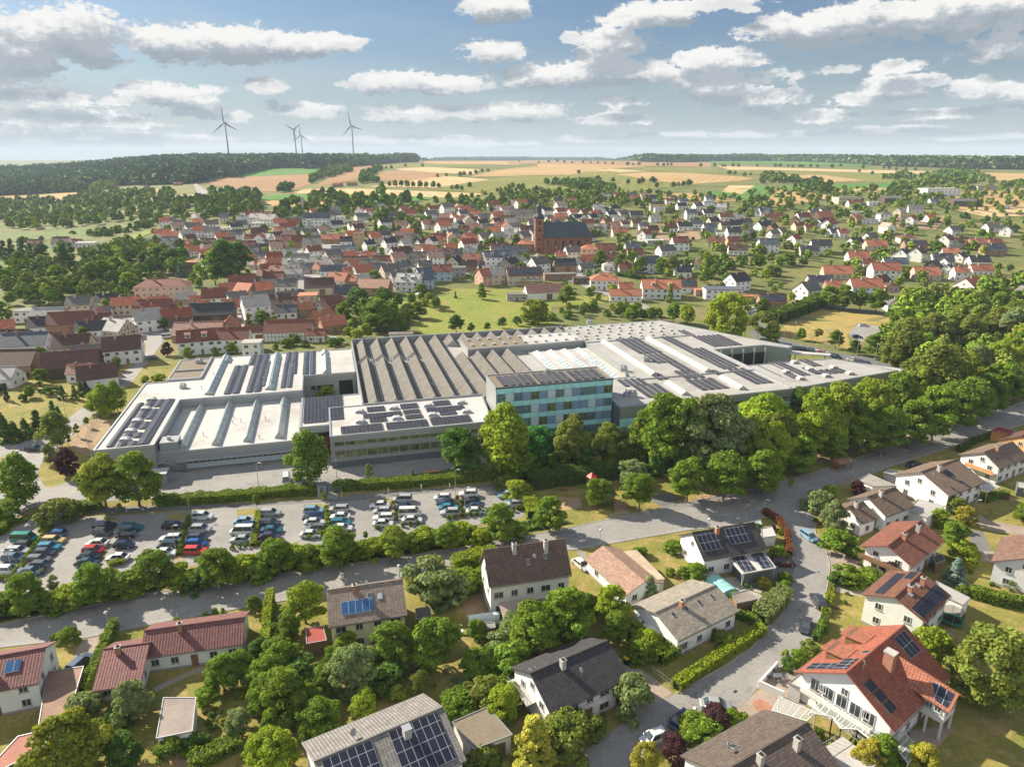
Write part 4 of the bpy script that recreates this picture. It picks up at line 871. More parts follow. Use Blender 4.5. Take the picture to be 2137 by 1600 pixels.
def flatbox(name, label, cat, k, ps, z, wall, roof, wc=(.7,.68,.64), rcol=(.3,.25,.2), door=True):
    w = [G(k, *p, z) for p in ps]; ct = sum((p for p in w), Vector())/len(w); ct.z = 0
    t = thing(name, label, cat, ct); loc = [p-ct for p in w]
    HOUSEP.append((ct.x, ct.y, max(p.length for p in [Vector((q.x,q.y,0)) for q in loc])))
    b = MB(); b.prism([(p.x*.95,p.y*.95) for p in loc], 0, z-.15, wall); b.build('wall', t, color=wc)
    b = MB(); b.prism([(p.x,p.y) for p in loc], z-.147, z, roof); b.build('roof', t, color=rcol)
    b = MB(); n = len(loc)
    for i in range(n):
        a, c_ = Vector((loc[i].x,loc[i].y,z+.05)), Vector((loc[(i+1)%n].x,loc[(i+1)%n].y,z+.05)); b.bar(a,c_,.16,'steel')
    b.build('roof_edge', t)
    if door:
        a, c_ = Vector((loc[2].x,loc[2].y,0))*.952, Vector((loc[3].x,loc[3].y,0))*.952; d = (c_-a); nn = Vector((d.y,-d.x,0)).normalized()*.03
        if nn.dot(a+c_) < 0: nn = -nn
        b = MB(); p0, p1 = a+d*.15, a+d*.85; q = [p0-nn,p1-nn,p1+nn,p0+nn]; b.hull8(q,[v+Vector((0,0,2.2)) for v in q],'wood'); b.build('garage_door', t)
    return t
flatbox('flat_roof_garage','garage with gravel covered flat roof beside the bottom edge solar house','garage','N2',((1050,1350),(1250,1265),(1385,1420),(1170,1500)),3,'render','gravel_roof')
flatbox('lean_to_carport','long brown corrugated carport roof next to the purple roofed left house','carport','N1',((375,1330),(215,1365),(265,1070),(465,1040)),2.7,'wood','weathered_sheet',rcol=(.24,.145,.10),door=False)
flatbox('garden_shed','long white garden shed with grey brown sheet roof in the left garden','shed','N1',((1070,1400),(870,1440),(910,1215),(1090,1215)),2.8,'render','weathered_sheet',rcol=(.25,.205,.18),door=False)
flatbox('barn_shed','reddish brown shed roof at the bottom left corner','shed','N1',((320,1380),(225,1500),(-150,1700),(100,1430)),2.9,'wood','weathered_sheet',rcol=(.33,.14,.10),door=False)
t10, r10, rp10, q10 = rhouse('house at the bottom edge with tan rear roof, dark front roof and two brick chimneys', 'N3', (1270,1600), (1704,1302+1000*0), None, (1030,1545), 4.6, (.11,.085,.07), 'W', hr=8.0, chim=2, nw=4) if False else rhouse('house at the bottom edge with tan rear roof, dark front roof and two brick chimneys', 'N4', (-90,1640), (395,1355), None, (95,1310), 4.6, (.11,.085,.07), 'W', hr=7.4, chim=2, nw=4)
dish(t10, rp10, -3.5, .45, 1); roofwin(t10, rp10, -2.2, .5, 1)
b = MB(); X = q10['X']; b.box(X,-6,0,X+7,-1,2.9,'concrete'); 
for i in range(9): b.bar((X+.1+i*.85,-1.05,2.9),(X+.1+i*.85,-1.05,3.9),.05,'steel')
b.bar((X,-1.05,3.9),(X+7,-1.05,3.9),.07,'steel'); b.bar((X+6.95,-1.05,3.9),(X+6.95,-6,3.9),.07,'steel'); b.build('roof_terrace', t10)
# red villa
RED = (.27,.085,.052); 
t11, r11, rp11, q11 = rhouse('large white villa with bright red tiled roof, dormers and four solar fields', 'N4', (615,1075), (930,815), (880,1400), (315,1070), 5.2, RED, 'W', hr=9.2, chim=0, nw=4, ov=.8)
X = q11['X']; LRED = (.33,.125,.075)
solar(t11, rp11, X-3.6, X-.6, .06, .50); solar(t11, rp11, -X+.3, -X+2.2, .40, .98, 1); solar(t11, rp11, -X+.3, -X+3.8, .08, .38, 1); 
for i in range(3): solar(t11, rp11, -X+.5+.15*i, -X+2.3+.15*i, .30+.21*i, .48+.21*i, -1, 'dark_solar_cells', 'solar_collector')
for i, xx in enumerate((-X+5.2, -X+10.6)):   # shed dormers on the street side
    b = MB(); a = rp11(xx-1.7,.35,1); e = rp11(xx-1.7,.86,1); yy0, yy1 = a.y, e.y+.6; zt = a.z+.1; zb = zt-.25
    b.slab([(xx+1.7,yy1,e.z+1.7),(xx-1.7,yy1,e.z+1.7),(xx-1.7,yy0,zt),(xx+1.7,yy0,zt)], .16, 'roof_tiles','paint_matte'); o = b.build('dormer_roof', t11, color=LRED)
    b = MB(); b.prism([(xx-1.5,e.y-.2),(xx+1.5,e.y-.2),(xx+1.5,yy0),(xx-1.5,yy0)], a.z-3.2, [e.z+1.45,e.z+1.45,a.z-.12,a.z-.12], 'wood'); b.build('dormer', t11)
# projecting wing toward the garden
wing = MB(); wx0, wx1, wy0, wy1 = -X+8.3, -X+11.9, -q11['wn']-3.2, -q11['wn']+1.; wing.prism([(wx0,wy0),(wx1,wy0),(wx1,wy1),(wx0,wy1)], 2.8, 5.5, 'render'); wing.build('bay', t11, color=(.6,.59,.56))
for xx in (wx0+.15, wx1-.15):
    for yy in (wy0+.15, wy0+2.): MB().box(xx-.14,yy-.14,0,xx+.14,yy+.14,2.797,'render').build('post', t11, color=(.6,.59,.56))
for i in range(3): window(t11, wx0-.02, wy0+.9+i*1.1, 4.2, -math.pi/2, .9, .9, 0); window(t11, wx0+.7+i*1.1, wy0-.02, 4.2, 0, .9, .9, 0)
b = MB(); xm = (wx0+wx1)/2; ye = -1.5
b.slab([(wx0-.7,wy0-.6,5.45),(xm,wy0-.6,7.15),(xm,ye,8.2),(wx0-.7,ye,6.5)], .16,'roof_tiles','paint_matte'); b.slab([(xm,wy0-.6,7.15),(wx1+.7,wy0-.6,5.45),(wx1+.7,ye,6.5),(xm,ye,8.2)], .16,'roof_tiles','paint_matte'); b.build('wing_roof', t11, color=LRED)
b = MB(); b.slab([(wx0-.3,wy0-.2,5.8),(xm-.3,wy0-.2,7.05),(xm-.3,ye-1.4,7.75),(wx0-.3,ye-1.4,6.5)], .05,'solar_cells','steel'); b.build('solar_array', t11)
b = MB(); zc = rp11(wx0-1.3,.35).z; b.box(wx0-2.1,-2.9,zc-1,wx0-1.,-1.6,zc+2.4,'brick'); b.box(wx0-2.2,-3.,zc+2.401,wx0-.9,-1.5,zc+2.65,'concrete'); b.build('chimney', r11)
roofwin(t11, rp11, X-5.0, .62, mat='skylight_glass', w=1.); roofwin(t11, rp11, -X+6, .1, 1); dish(t11, rp11, -X+2.6, .12)
b = MB(); b.box(-X-1.3,-4.5,2.7,-X,5.5,2.9,'concrete'); b.prism([(-X-1.3,-4.5),(-X-1.15,-4.5),(-X-1.15,5.5),(-X-1.3,5.5)],2.9,3.7,'render'); b.build('balcony', t11, color=(.6,.59,.56))
for i in range(5): window(t11, -X-.02, -3.6+i*1.9, 3.1, -math.pi/2, 1.5, 2.0, 0)
# glass pergola beside the villa
PG = thing('glass_pergola', 'white framed zigzag glass pergola along the front of the red roofed villa', 'pergola', (0,0,0))
def pergola(ps, z, n, nm='pane_roof'):
    w = [G('H1', *p, z) for p in ps]; b = MB()
    for i in range(n+1):
        f_ = i/n; a = w[0].lerp(w[1], f_); e = w[3].lerp(w[2], f_); b.bar(a, e, .15, 'line_paint')
    for a, e in ((w[0],w[1]),(w[3],w[2])): b.bar(a, e, .2, 'line_paint')
    for p in (w[0],w[1],w[2],w[3]): b.bar((p.x,p.y,0), p, .18, 'line_paint')
    o = b.build('frame', PG); g = MB(); g.slab([tuple(p+Vector((0,0,.06))) for p in w], .03, 'clear_panel'); g.build('pane', PG)
pergola([(140,1060),(470,1160),(560,1080),(215,930)], 2.6, 5); pergola([(500,1080),(720,1120),(850,940),(670,905)], 3.0, 3); pergola([(720,1120),(800,1230),(970,1080),(850,940)], 3.0, 4)
pergola([(800,1230),(960,1240),(1110,1090),(970,1080)], 3.0, 4); pergola([(960,1240),(1100,1350),(1240,1240),(1110,1090)], 3.0, 4); pergola([(1180,1320),(1300,1390),(1410,1275),(1240,1245)], 2.6, 4); pergola([(1300,1390),(1440,1560),(1560,1440),(1410,1275)], 2.4, 4)
flatbox('garden_pavilion','small white flat roofed porch beside the glass pergola','porch','H1',((300,800),(420,850),(490,760),(400,720)),2.6,'render','white_membrane')
b = MB(); w = [G('H1', *p) for p in ((10,840),(250,950),(300,900))]
for i in range(1): 
    for a, e in ((w[0],w[1]),): 
        d = (e-a).normalized(); n = Vector((-d.y,d.x,0))*.15; b.hull8([a-n,e-n,e+n,a+n],[v+Vector((0,0,1.3)) for v in (a-n,e-n,e+n,a+n)],'render')
a, e = G('H1',10,840), G('H1',190,640); d = (e-a).normalized(); n = Vector((-d.y,d.x,0))*.15; b.hull8([a-n,e-n,e+n,a+n],[v+Vector((0,0,1.0)) for v in (a-n,e-n,e+n,a+n)],'render')
tag(b.build('garden_wall', color=(.58,.57,.54)), 'curved white garden wall around the terrace of the red villa', 'wall')
t12, r12, rp12, q12 = rhouse('tall white gabled house with brown roof and solar strips, trampoline behind it', 'N4', (880,660), (1030,520), (1040,810), (670,660), 5.4, (.17,.075,.05), 'W', chim=2, nw=3)
X = q12['X']; solar(t12, rp12, -X, X, .55, .98, -1, 'dark_solar_cells'); solar(t12, rp12, -X+.2, X-1, .45, .75, 1, 'dark_solar_cells'); solar(t12, rp12, X-3, X, .1, .35, 1, 'dark_solar_cells'); roofwin(t12, rp12, -2, .25, mat='skylight_glass'); roofwin(t12, rp12, 1.5, .2, mat='skylight_glass')
t13, r13, rp13, q13 = rhouse('chalet style house with wide reddish brown roof and timber balcony', 'N4', (845,370), (1020,235), (985,485), (685,365), 4.7, (.19,.075,.05), 'W', chim=2, nw=4, ov=.9)
b = MB(); X = q13['X']; b.box(-X-1.6,-3.5,2.6,-X,4.5,2.8,'wood'); b.box(-X-1.65,-3.5,2.8,-X-1.5,4.5,3.6,'wood'); b.build('balcony', t13)
t14, r14, rp14, q14 = rhouse('white house with weathered brown double roof beside the thuja row', 'N4', (725,100), (885,45), (825,210), (555,125), 4.2, (.155,.11,.08), 'W', chim=1, nw=3, hr=6.4)
house('white front wing with brown roof joined to the double roofed house', *(lambda p: (p.x, p.y))(G('N4',660,150,5)), q14 and t14.rotation_euler.z, 4.5, 3.4, 3.4, 3.6, 5.4, (.155,.11,.08), 'W', lod=0, name='annex', cat='annex', nw=1, door=False)
flatbox('flat_roof_garage','grey flat roofed garage behind the double roofed house','garage','N4',((950,170),(1060,215),(1160,150),(1010,110)),3,'render','grey_membrane')
t15, r15, rp15, q15 = rhouse('white gabled house with grey brown roof, solar collector and white awning', 'M4', (1365,1370), (1635,1275), (1570,1550), (1200,1370), 4.6, (.17,.12,.09), 'W', hr=7.4, chim=1, nw=4)
solar(t15, rp15, -1.2, .6, .22, .5, -1, 'dark_solar_cells'); roofwin(t15, rp15, .5, .8); dish(t15, rp15, -6., .35)
b = MB(); X = q15['X']; b.slab([(X-1,-8.4,2.9),(X+4.5,-8.4,2.9),(X+4.5,-5,3.5),(X-1,-5,3.5)], .08,'white_membrane'); b.build('awning', t15); MB().bar((X+4.3,-8.3,0),(X+4.3,-8.3,2.9),.12,'line_paint').build('post', t15); MB().bar((X-.8,-8.3,0),(X-.8,-8.3,2.9),.12,'line_paint').build('post', t15)
t16, r16, rp16, q16 = rhouse('white bungalow with brown tiled roof and long orange balcony at the right edge', 'M4', (1830,1225), (2050,1145), (1970,1335), (1660,1230), 4.6, (.17,.125,.09), 'W', hr=7.0, chim=1, nw=4)
b = MB(); X = q16['X']; b.box(-X-1.5,-3.6,2.6,-X,3,2.8,'concrete'); b.box(-X-1.55,-3.6,2.8,-X-1.4,3,3.6,'orange_board'); b.build('balcony', t16)
wp = G('M4', 2110, 1120, 6); house('orange rendered house with dark roof cut by the right edge', wp.x+3, wp.y, rad(30), 12, 5, 5, 5.2, 8, 'B', (.66,.38,.16), lod=0)
flatbox('garden_house','small summer house with rounded red roof on orange walls at the right edge','summer house','M4',((1890,1060),(2040,1090),(2065,1060),(1940,1030)),2.8,'render','paint_matte',wc=(.55,.27,.08),rcol=(.22,.03,.03),door=False)
wp = G('N4', 1640, 400, 6); house('brown roofed chalet cut by the right edge with dark balcony', wp.x, wp.y, rad(48), 11, 4.6, 4.6, 4.6, 7.2, (.17,.10,.075), 'W', lod=0)
flatbox('flat_roof_garage','dark flat roofed garage with skylights next to the white gabled house','garage','M4',((1090,1370),(1180,1395),(1230,1370),(1130,1345)),2.7,'dark_cladding','grey_membrane',door=False)
flatbox('flat_roof_garage','low grey hipped carport roof beside the dark purple shrub','carport','M4',((905,1430),(1010,1475),(1190,1470),(980,1380)),2.7,'render','weathered_sheet',rcol=(.27,.25,.22),door=False)
flatbox('garage_block','grey garage with flat roof attached to the tall solar house','garage','N4',((1130,640),(1260,700),(1300,660),(1110,565)),2.9,'render','grey_membrane',door=False)
flatbox('red_roof_hut','small garden hut with dark red roof left of the cream house','hut','N2',((235,830),(240,915),(350,895),(330,815)),2.7,'wood','paint_matte',rcol=(.25,.05,.04),door=False)
flatbox('wood_store','dark wooden store behind the cream yellow house','shed','N2',((845,720),(850,780),(935,765),(925,708)),2.3,'wood','weathered_sheet',rcol=(.10,.09,.08),door=False)
flatbox('garden_hut','small white garden hut near the brown hedge','hut','N3',((1435,275),(1440,325),(1520,315),(1495,262)),2.2,'render','white_membrane',door=False)
flatbox('glass_house','low greenish glass house behind the solar house','greenhouse','N3',((1340,245),(1350,270),(1440,250),(1430,225)),1.6,'steel','skylight_glass',door=False)
flatbox('garden_pavilion','dark wooden pavilion beside the glass pool cover','pavilion','N3',((1275,640),(1300,690),(1420,665),(1360,615)),2.3,'wood','weathered_sheet',rcol=(.22,.19,.16),door=False)
# ------------------------------------------------------------ church
cp = G('F3', 248, 885); A0 = G('F3', 690, 800)
CA = rad(8)
ch = thing('church', 'red sandstone village church with dark slate roof and bell tower with onion spire', 'church', cp, CA)
HOUSEP.append((cp.x+20, cp.y+8, 24))
sc = 1450*(1)/(proj(cp)[2])     # px per metre here
hh = (c('F3',0,885)[1]-c('F3',0,460)[1])/sc/math.cos(math.atan2(H-cp.z, cp.y))*.985
tw = 66/3.885/sc; TH = hh*.62
b = MB(); b.box(-tw/2,-tw/2,-2,tw/2,tw/2,TH,'sandstone')
for z in (.33,.62,.82): b.box(-tw/2-.25,-tw/2-.25,TH*z,tw/2+.25,tw/2+.25,TH*z+.5,'kerb_red')
b.box(-tw/2-.4,-tw/2-.4,TH+.002,tw/2+.4,tw/2+.4,TH+.6,'kerb_red'); b.build('tower', ch)
for z, h in ((TH*.86,TH*.1),(TH*.66,TH*.08),(TH*.38,TH*.08),(TH*.06,TH*.09)):
    for (x, y, r) in ((0,-tw/2-.02,0),(-tw/2-.02,0,-math.pi/2)): b = MB(); b.box(-.8,-.05,0,.8,.1,h,'dark_void'); o = b.build('tower_window', ch); o.location = (x,y,z); o.rotation_euler = (0,0,r)
s_ = hh-TH; w2 = tw/2
b = MB(); b.lathe([(w2*1.15,TH+.6),(w2*1.22,TH+s_*.06),(w2*1.28,TH+s_*.16),(w2*1.05,TH+s_*.24),(w2*.72,TH+s_*.30),(w2*.66,TH+s_*.34)], 'slate', 8, ph=.5); b.build('tower_roof', ch, True)
b = MB(); b.lathe([(w2*.6,TH+s_*.34),(w2*.6,TH+s_*.60)], 'slate', 8, ph=.5); b.lathe([(w2*.8,TH+s_*.60),(w2*.82,TH+s_*.64),(w2*.62,TH+s_*.70),(w2*.35,TH+s_*.78),(.12,TH+s_*.96),(0,TH+s_*.97)], 'slate', 8, ph=.5); b.tube((0,0,TH+s_*.95),(0,0,TH+s_*1.06),.07,.07,'steel'); b.bar((-.6,0,TH+s_*1.02),(.6,0,TH+s_*1.02),.12,'steel'); b.build('spire', ch, True)
NL = 400/3.885/sc*1.0; NWd = 15.; nh = TH*.50; nr = TH*.92
b = MB(); y0, y1 = -tw/2-1., -tw/2-1.+NWd; x0, x1 = tw/2+.02, tw/2+NL; ym = (y0+y1)/2
b.prism([(x0,y0),(x1,y0),(x1,y1),(x0,y1)], -2, nh, 'sandstone'); b.face([(x0,y0,nh),(x0,ym,nr-.2),(x0,y1,nh)],'sandstone'); 
for i in range(7): xx = x0+1+i*(NL-2)/6; b.box(xx-.4,y0-.8,-2,xx+.4,y0-.002,nh*.8,'kerb_red')
b.build('nave', ch)
b = MB(); b.slab([(x0-.4,y0-.6,nh-.4),(x1+.4,y0-.6,nh-.4),(x1-4.5,ym,nr),(x0-.4,ym,nr)],.2,'slate'); b.slab([(x1+.4,y1+.6,nh-.4),(x0-.4,y1+.6,nh-.4),(x0-.4,ym,nr),(x1-4.5,ym,nr)],.2,'slate'); b.slab([(x1+.4,y0-.6,nh-.4),(x1+.4,y1+.6,nh-.4),(x1-4.5,ym,nr)],.2,'slate')
b.box(x1-12,ym-5.6,nr-5.6,x1-11,ym-4.4,nr-3.2,'slate'); b.build('roof', ch)
for i in range(6): xx = x0+2.6+i*(NL-2)/6; b = MB(); b.box(-.8,-.05,0,.8,.1,nh*.42,'glass'); b.tube((0,-.05,nh*.42),(0,.1,nh*.42),.8,.8,'glass',12); o = b.build('nave_window', ch); o.location = (xx+.6,y0-.03,nh*.32)
# ------------------------------------------------------------ village
ZONES = lambda x, y: ('by the upper right farm halls' if x > 1560 and y < 445 else
 'by the right hand round trees' if x > 1600 and y > 545 else 'on the right hand slope' if x > 1600 else
 'high above the church' if x > 1230 and y < 455 else 'right of the church' if x > 1230 and y < 500 else 'below and right of the church' if x > 1230 else
 'behind the church' if x > 930 and y < 480 else 'left of the church' if x > 930 and y < 530 else 'in front of the church' if x > 930 else
 'under the stubble strip' if x > 640 and y < 480 else 'in the old village centre' if x > 640 and y < 545 else 'between centre and sawtooth hall' if x > 640 else
 'near the white clinic' if x > 370 and y < 490 else 'along the main street' if x > 370 and y < 560 else 'behind the west hall' if x > 330 else
 'by the left valley meadow' if y < 580 else 'left of the winding street')
def village(k, s, lod=1):
    for tok in s.split(';'):
        tok = tok.strip()
        if not tok: continue
        a = tok.split(','); x, y, L, W, an = (float(v) for v in a[:5]); code = a[5]
        R_, Wl = code[0], code[1]; fl = code[2:]
        st = 3 if '3' in fl else 2 if '2' in fl else 1
        he = {1:3.4, 2:5.6, 3:8.6}[st]; kind = 'hip' if 'h' in fl else 'flat' if 'f' in fl else 'gable'
        hr = he+(min(W*.42, 4.2) if kind == 'gable' else W*.28 if kind == 'hip' else .2)
        if 'b' in fl: he = 4.2; hr = he+W*.42
        if an < -20: an = 22+abs(an)*.33
        p = G(k, x, y, (he+hr)/2 if kind != 'flat' else he)
        px_, py_ = c(k, x, y)
        nm = 'barn' if 'b' in fl else 'house'
        lod_ = 1 if py_ > 530 else 2
        t, ro, rp, q = house(None, p.x, p.y, rad(an), L, W/2, W/2, he, hr, R_, Wl, kind, lod_, nm, nm, .4, 0 if nm == 'barn' or kind == 'flat' else 1, None, nm+'s of the village', wins=nm != 'barn', roofmat='roof_tiles' if kind != 'flat' else 'weathered_sheet')
        if 's' in fl: solar(t, rp, -q['X']+.6, q['X']-.6, .12, .88, -1, 'solar_cells')
        if 'd' in fl:
            for xx in (-L*.22, L*.22): dormer(t, rp, xx, .72, 2.0, -1, q['rc'])
        if 't' in fl:   # half timbering on the front and gables
            b = MB(); n = int(L/1.5)
            for i in range(n+1): xx = -L/2+i*L/n; b.box(xx-.09,-W/2-.05,0,xx+.09,-W/2-.006,he,'wood')
            for zz in (0.1, he*.5, he-.15): b.box(-L/2,-W/2-.07,zz,L/2,-W/2-.052,zz+.16,'wood')
            for s2 in (-1,1):
                for i in range(7):
                    yy = -W/2+.2+i*(W-.4)/6; zt = he+(hr-he)*(1-abs(yy)/(W/2)); b.box(s2*L/2-.05+s2*.03,yy-.09,0,s2*L/2+.05+s2*.03,yy+.09,zt-.2,'wood')
                for zz in (he*.5,he,he+(hr-he)*.4): 
                    hw = W/2*(1 if zz <= he else 1-(zz-he)/(hr-he)); b.box(s2*L/2-.07+s2*.03,-hw,zz-.08,s2*L/2+.07+s2*.03,hw,zz+.08,'wood')
            b.build('timber_frame', t)
        if nm == 'barn' and lod_ == 1: d = MB(); d.box(-1.6,-.06,0,1.6,.03,3.2,'wood'); do = d.build('barn_door', t); do.location = (L*.1,-W/2-.01,.02)
        big = 'large ' if L*W > 190 else 'small ' if L*W < 62 else ''
        fam(t, f"{big}{WN[Wl]} {'half timbered ' if 't' in fl else ''}{nm} with {RN[R_]} {'flat ' if kind=='flat' else ''}roof {ZONES(px_, py_)}")
village('M1', '''205,165,10,8,10,GW2f;365,175,14,9,8,LGb;590,90,11,9,12,GC2;640,125,8,6,12,LW;800,70,11,9,10,DW;320,245,11,9,12,DW;525,215,18,11,14,RTb;700,190,9,9,100,OT;745,215,9,8,20,RW;
690,275,13,8,12,DW;860,265,13,10,-20,LCt;1090,190,11,10,-28,LW2;1140,115,15,9,12,RT2;1260,150,8,7,10,RW;1345,125,13,10,10,PT;1390,55,9,7,15,LW;1480,85,11,8,10,OT;1575,150,20,11,12,DNb;1590,40,12,9,15,RW2;
1890,90,12,11,-25,LW3;1740,110,10,8,12,OW;2075,75,11,9,12,BC2;1340,250,9,8,15,BW;1480,290,20,12,8,PTt;1700,250,9,8,100,OTt;1455,345,14,9,22,RWd2;1730,330,13,9,8,RW2;1870,400,7,6,8,LW2f;1905,305,10,5,10,RWb;
190,370,17,11,12,SW;400,355,9,6,10,RT;100,340,12,8,5,BT;540,385,13,10,12,BC2;645,395,9,7,12,PW;530,515,18,11,20,BNb;660,460,11,9,22,GW;120,505,15,11,4,BTb;600,595,8,6,8,PW;720,610,12,9,28,BW;905,400,13,11,22,BW2;800,385,9,7,10,LW;
30,620,9,8,0,LW''')
village('M2', '''190,275,20,10,8,RWtb;390,325,8,5,5,RWt;430,195,12,9,62,OTt;510,240,11,8,30,OT;500,85,10,8,12,RTb;300,130,8,7,-40,OT;170,150,10,7,8,SW;1020,340,10,4,5,GWf;440,115,7,6,60,PW;600,65,8,5,10,OT;
610,10,13,10,10,BW2s;230,80,8,5,8,RW;130,95,12,8,8,BC2;330,50,9,9,10,OC3f;''')
village('F1', '''280,788,10,7,8,RT;495,775,13,10,8,BW2;700,800,16,8,5,LWf;620,785,9,6,5,RW;740,855,9,7,-25,LW;895,840,8,8,95,RC;1065,850,11,9,10,DN;1230,790,9,8,20,LW;1225,838,9,7,8,RT;1375,770,12,7,5,SW;1510,715,10,9,-60,LW2;1540,750,8,7,-60,BC;
1490,795,9,6,5,OT;1395,825,9,7,-40,LC;1480,870,9,7,60,LW;1800,680,12,8,3,LW2f;1825,720,9,7,10,GW;1925,715,9,8,10,SW2;1965,595,10,8,8,LW2;2090,620,9,7,5,LWf;2095,700,11,8,10,BW2;2040,750,10,8,10,RW;1690,782,11,7,5,BT;1855,775,10,8,10,BC;1930,830,8,7,-50,LW;
2020,805,10,8,8,RW2;2115,830,9,7,10,DW;2040,850,10,8,8,GC;2020,920,10,8,-30,OW;2105,955,11,8,-20,PW;1540,958,9,6,5,OTf;340,1038,8,6,8,LWf;290,560,9,6,8,PC;1320,1120,27,12,10,RC3h;1960,1095,14,10,12,RW;1845,1155,9,8,20,OW;1990,1155,10,9,-20,OTb;1750,1195,11,9,14,RW;
850,1080,8,6,0,BT;980,770,7,5,0,BW;460,950,9,4,0,LGf;1440,315,14,6,0,RT;1190,342,9,5,0,RT''')
village('F2', '''260,1120,12,9,10,GW;530,1120,16,11,12,BCb;690,1070,12,10,-15,OW;790,1085,8,7,-15,OT;980,1125,18,10,-8,PTb;875,1080,9,7,30,LW;880,1005,12,10,-40,OWt;1100,1000,11,9,-35,GC2;1260,1080,14,10,-12,LWd2;1165,1050,9,7,30,GG2;1385,1070,9,8,20,SU2;
1525,1005,12,9,4,RU2;1375,1025,9,8,-30,SU2;1650,1000,10,8,3,GG2f;1880,1035,10,10,-30,OK2;1960,1030,9,9,-25,LC2;2060,945,10,8,70,DG2;1980,890,18,9,5,SWd2;1740,965,10,8,10,BT;1630,930,9,8,70,DC2;1770,910,12,9,-15,RT;1560,865,12,8,-10,BT;1385,965,9,7,20,GC;1190,970,9,8,60,GC2;
1340,895,12,8,5,GG;1190,860,15,11,-45,BW2;1165,900,9,7,-25,PC2;1370,835,12,8,5,PW;1735,850,9,8,70,LW;1495,890,9,8,-30,GK;1640,870,8,7,10,GG;1040,925,12,8,8,RW;930,890,10,7,5,OC;820,930,18,7,3,BT;790,955,9,8,60,OW2;940,955,12,7,4,GG;1000,985,11,6,4,SG;
650,1005,17,8,3,SWs;540,992,8,7,-20,OC;435,985,9,7,10,GG;780,1015,9,6,10,OY;330,945,15,9,5,LWd;540,945,14,10,-20,GW;170,945,12,8,-25,OC;60,950,10,8,-25,PC;200,1010,12,8,-20,RT;90,1040,10,8,-20,RT;160,1085,14,9,6,GGf;160,1060,12,8,6,RT;320,1025,11,8,6,LG;
480,845,10,8,-50,RW2;730,840,18,6,3,SG;740,870,7,5,3,LW;290,870,9,8,10,LW;50,890,9,8,10,SW;60,830,10,8,10,DU;245,760,12,9,5,RK2;365,765,12,10,-30,RTb;95,745,10,8,-20,LW;180,800,9,7,10,BC;470,780,13,9,4,GC2;640,750,18,8,3,OT;745,770,9,8,10,DW;
850,725,8,8,10,BY3f;840,665,9,8,-40,BW2;930,795,8,7,-60,DW;1095,780,10,8,-60,DW;1160,765,10,8,5,BC;1225,790,8,7,-60,LW;1360,785,8,7,-60,BW;1440,770,7,7,60,DW2;1190,640,11,8,10,PW;1240,580,11,8,5,PC;1400,635,9,8,-30,PW;1480,640,10,8,10,BC;1215,525,9,8,-60,OW;1010,530,13,9,5,BW2;
1020,500,9,6,5,LW;1350,520,9,6,10,OC;1440,560,9,6,10,LW;1545,580,9,7,5,PC;1630,570,8,7,-40,OW;1690,550,9,8,-40,SW2;1795,555,9,8,5,OW;1770,505,8,7,-50,GY;1680,612,8,7,10,PW;1770,608,9,8,10,RW;1850,625,9,8,30,DW;1965,615,8,7,-40,BC;2060,600,11,9,5,BC;2000,650,10,8,-20,RK;
1700,680,9,8,10,RK;1790,665,9,8,10,PC;1610,705,9,7,30,SG;1740,740,10,8,50,OW2;1860,742,9,9,-60,GW;1975,735,10,9,-30,LW2;2090,705,11,9,-20,LW;1900,665,9,7,10,GG;1665,640,8,7,60,DW;2000,545,14,8,3,GWf;2095,560,12,9,-20,GC;510,580,24,10,3,SW3s;600,590,10,8,3,LW2f;
705,590,8,7,3,LW2f;210,690,9,7,5,OW;40,700,12,9,20,BC2;30,640,10,8,10,LW2f;125,590,14,10,-15,LW2;20,580,12,8,-10,LW2;340,520,7,6,3,LW2f;1990,825,13,9,8,RC;2040,850,16,9,3,SG;900,630,6,5,0,LWf;1120,570,9,7,20,GW;1290,750,10,8,0,GU''')
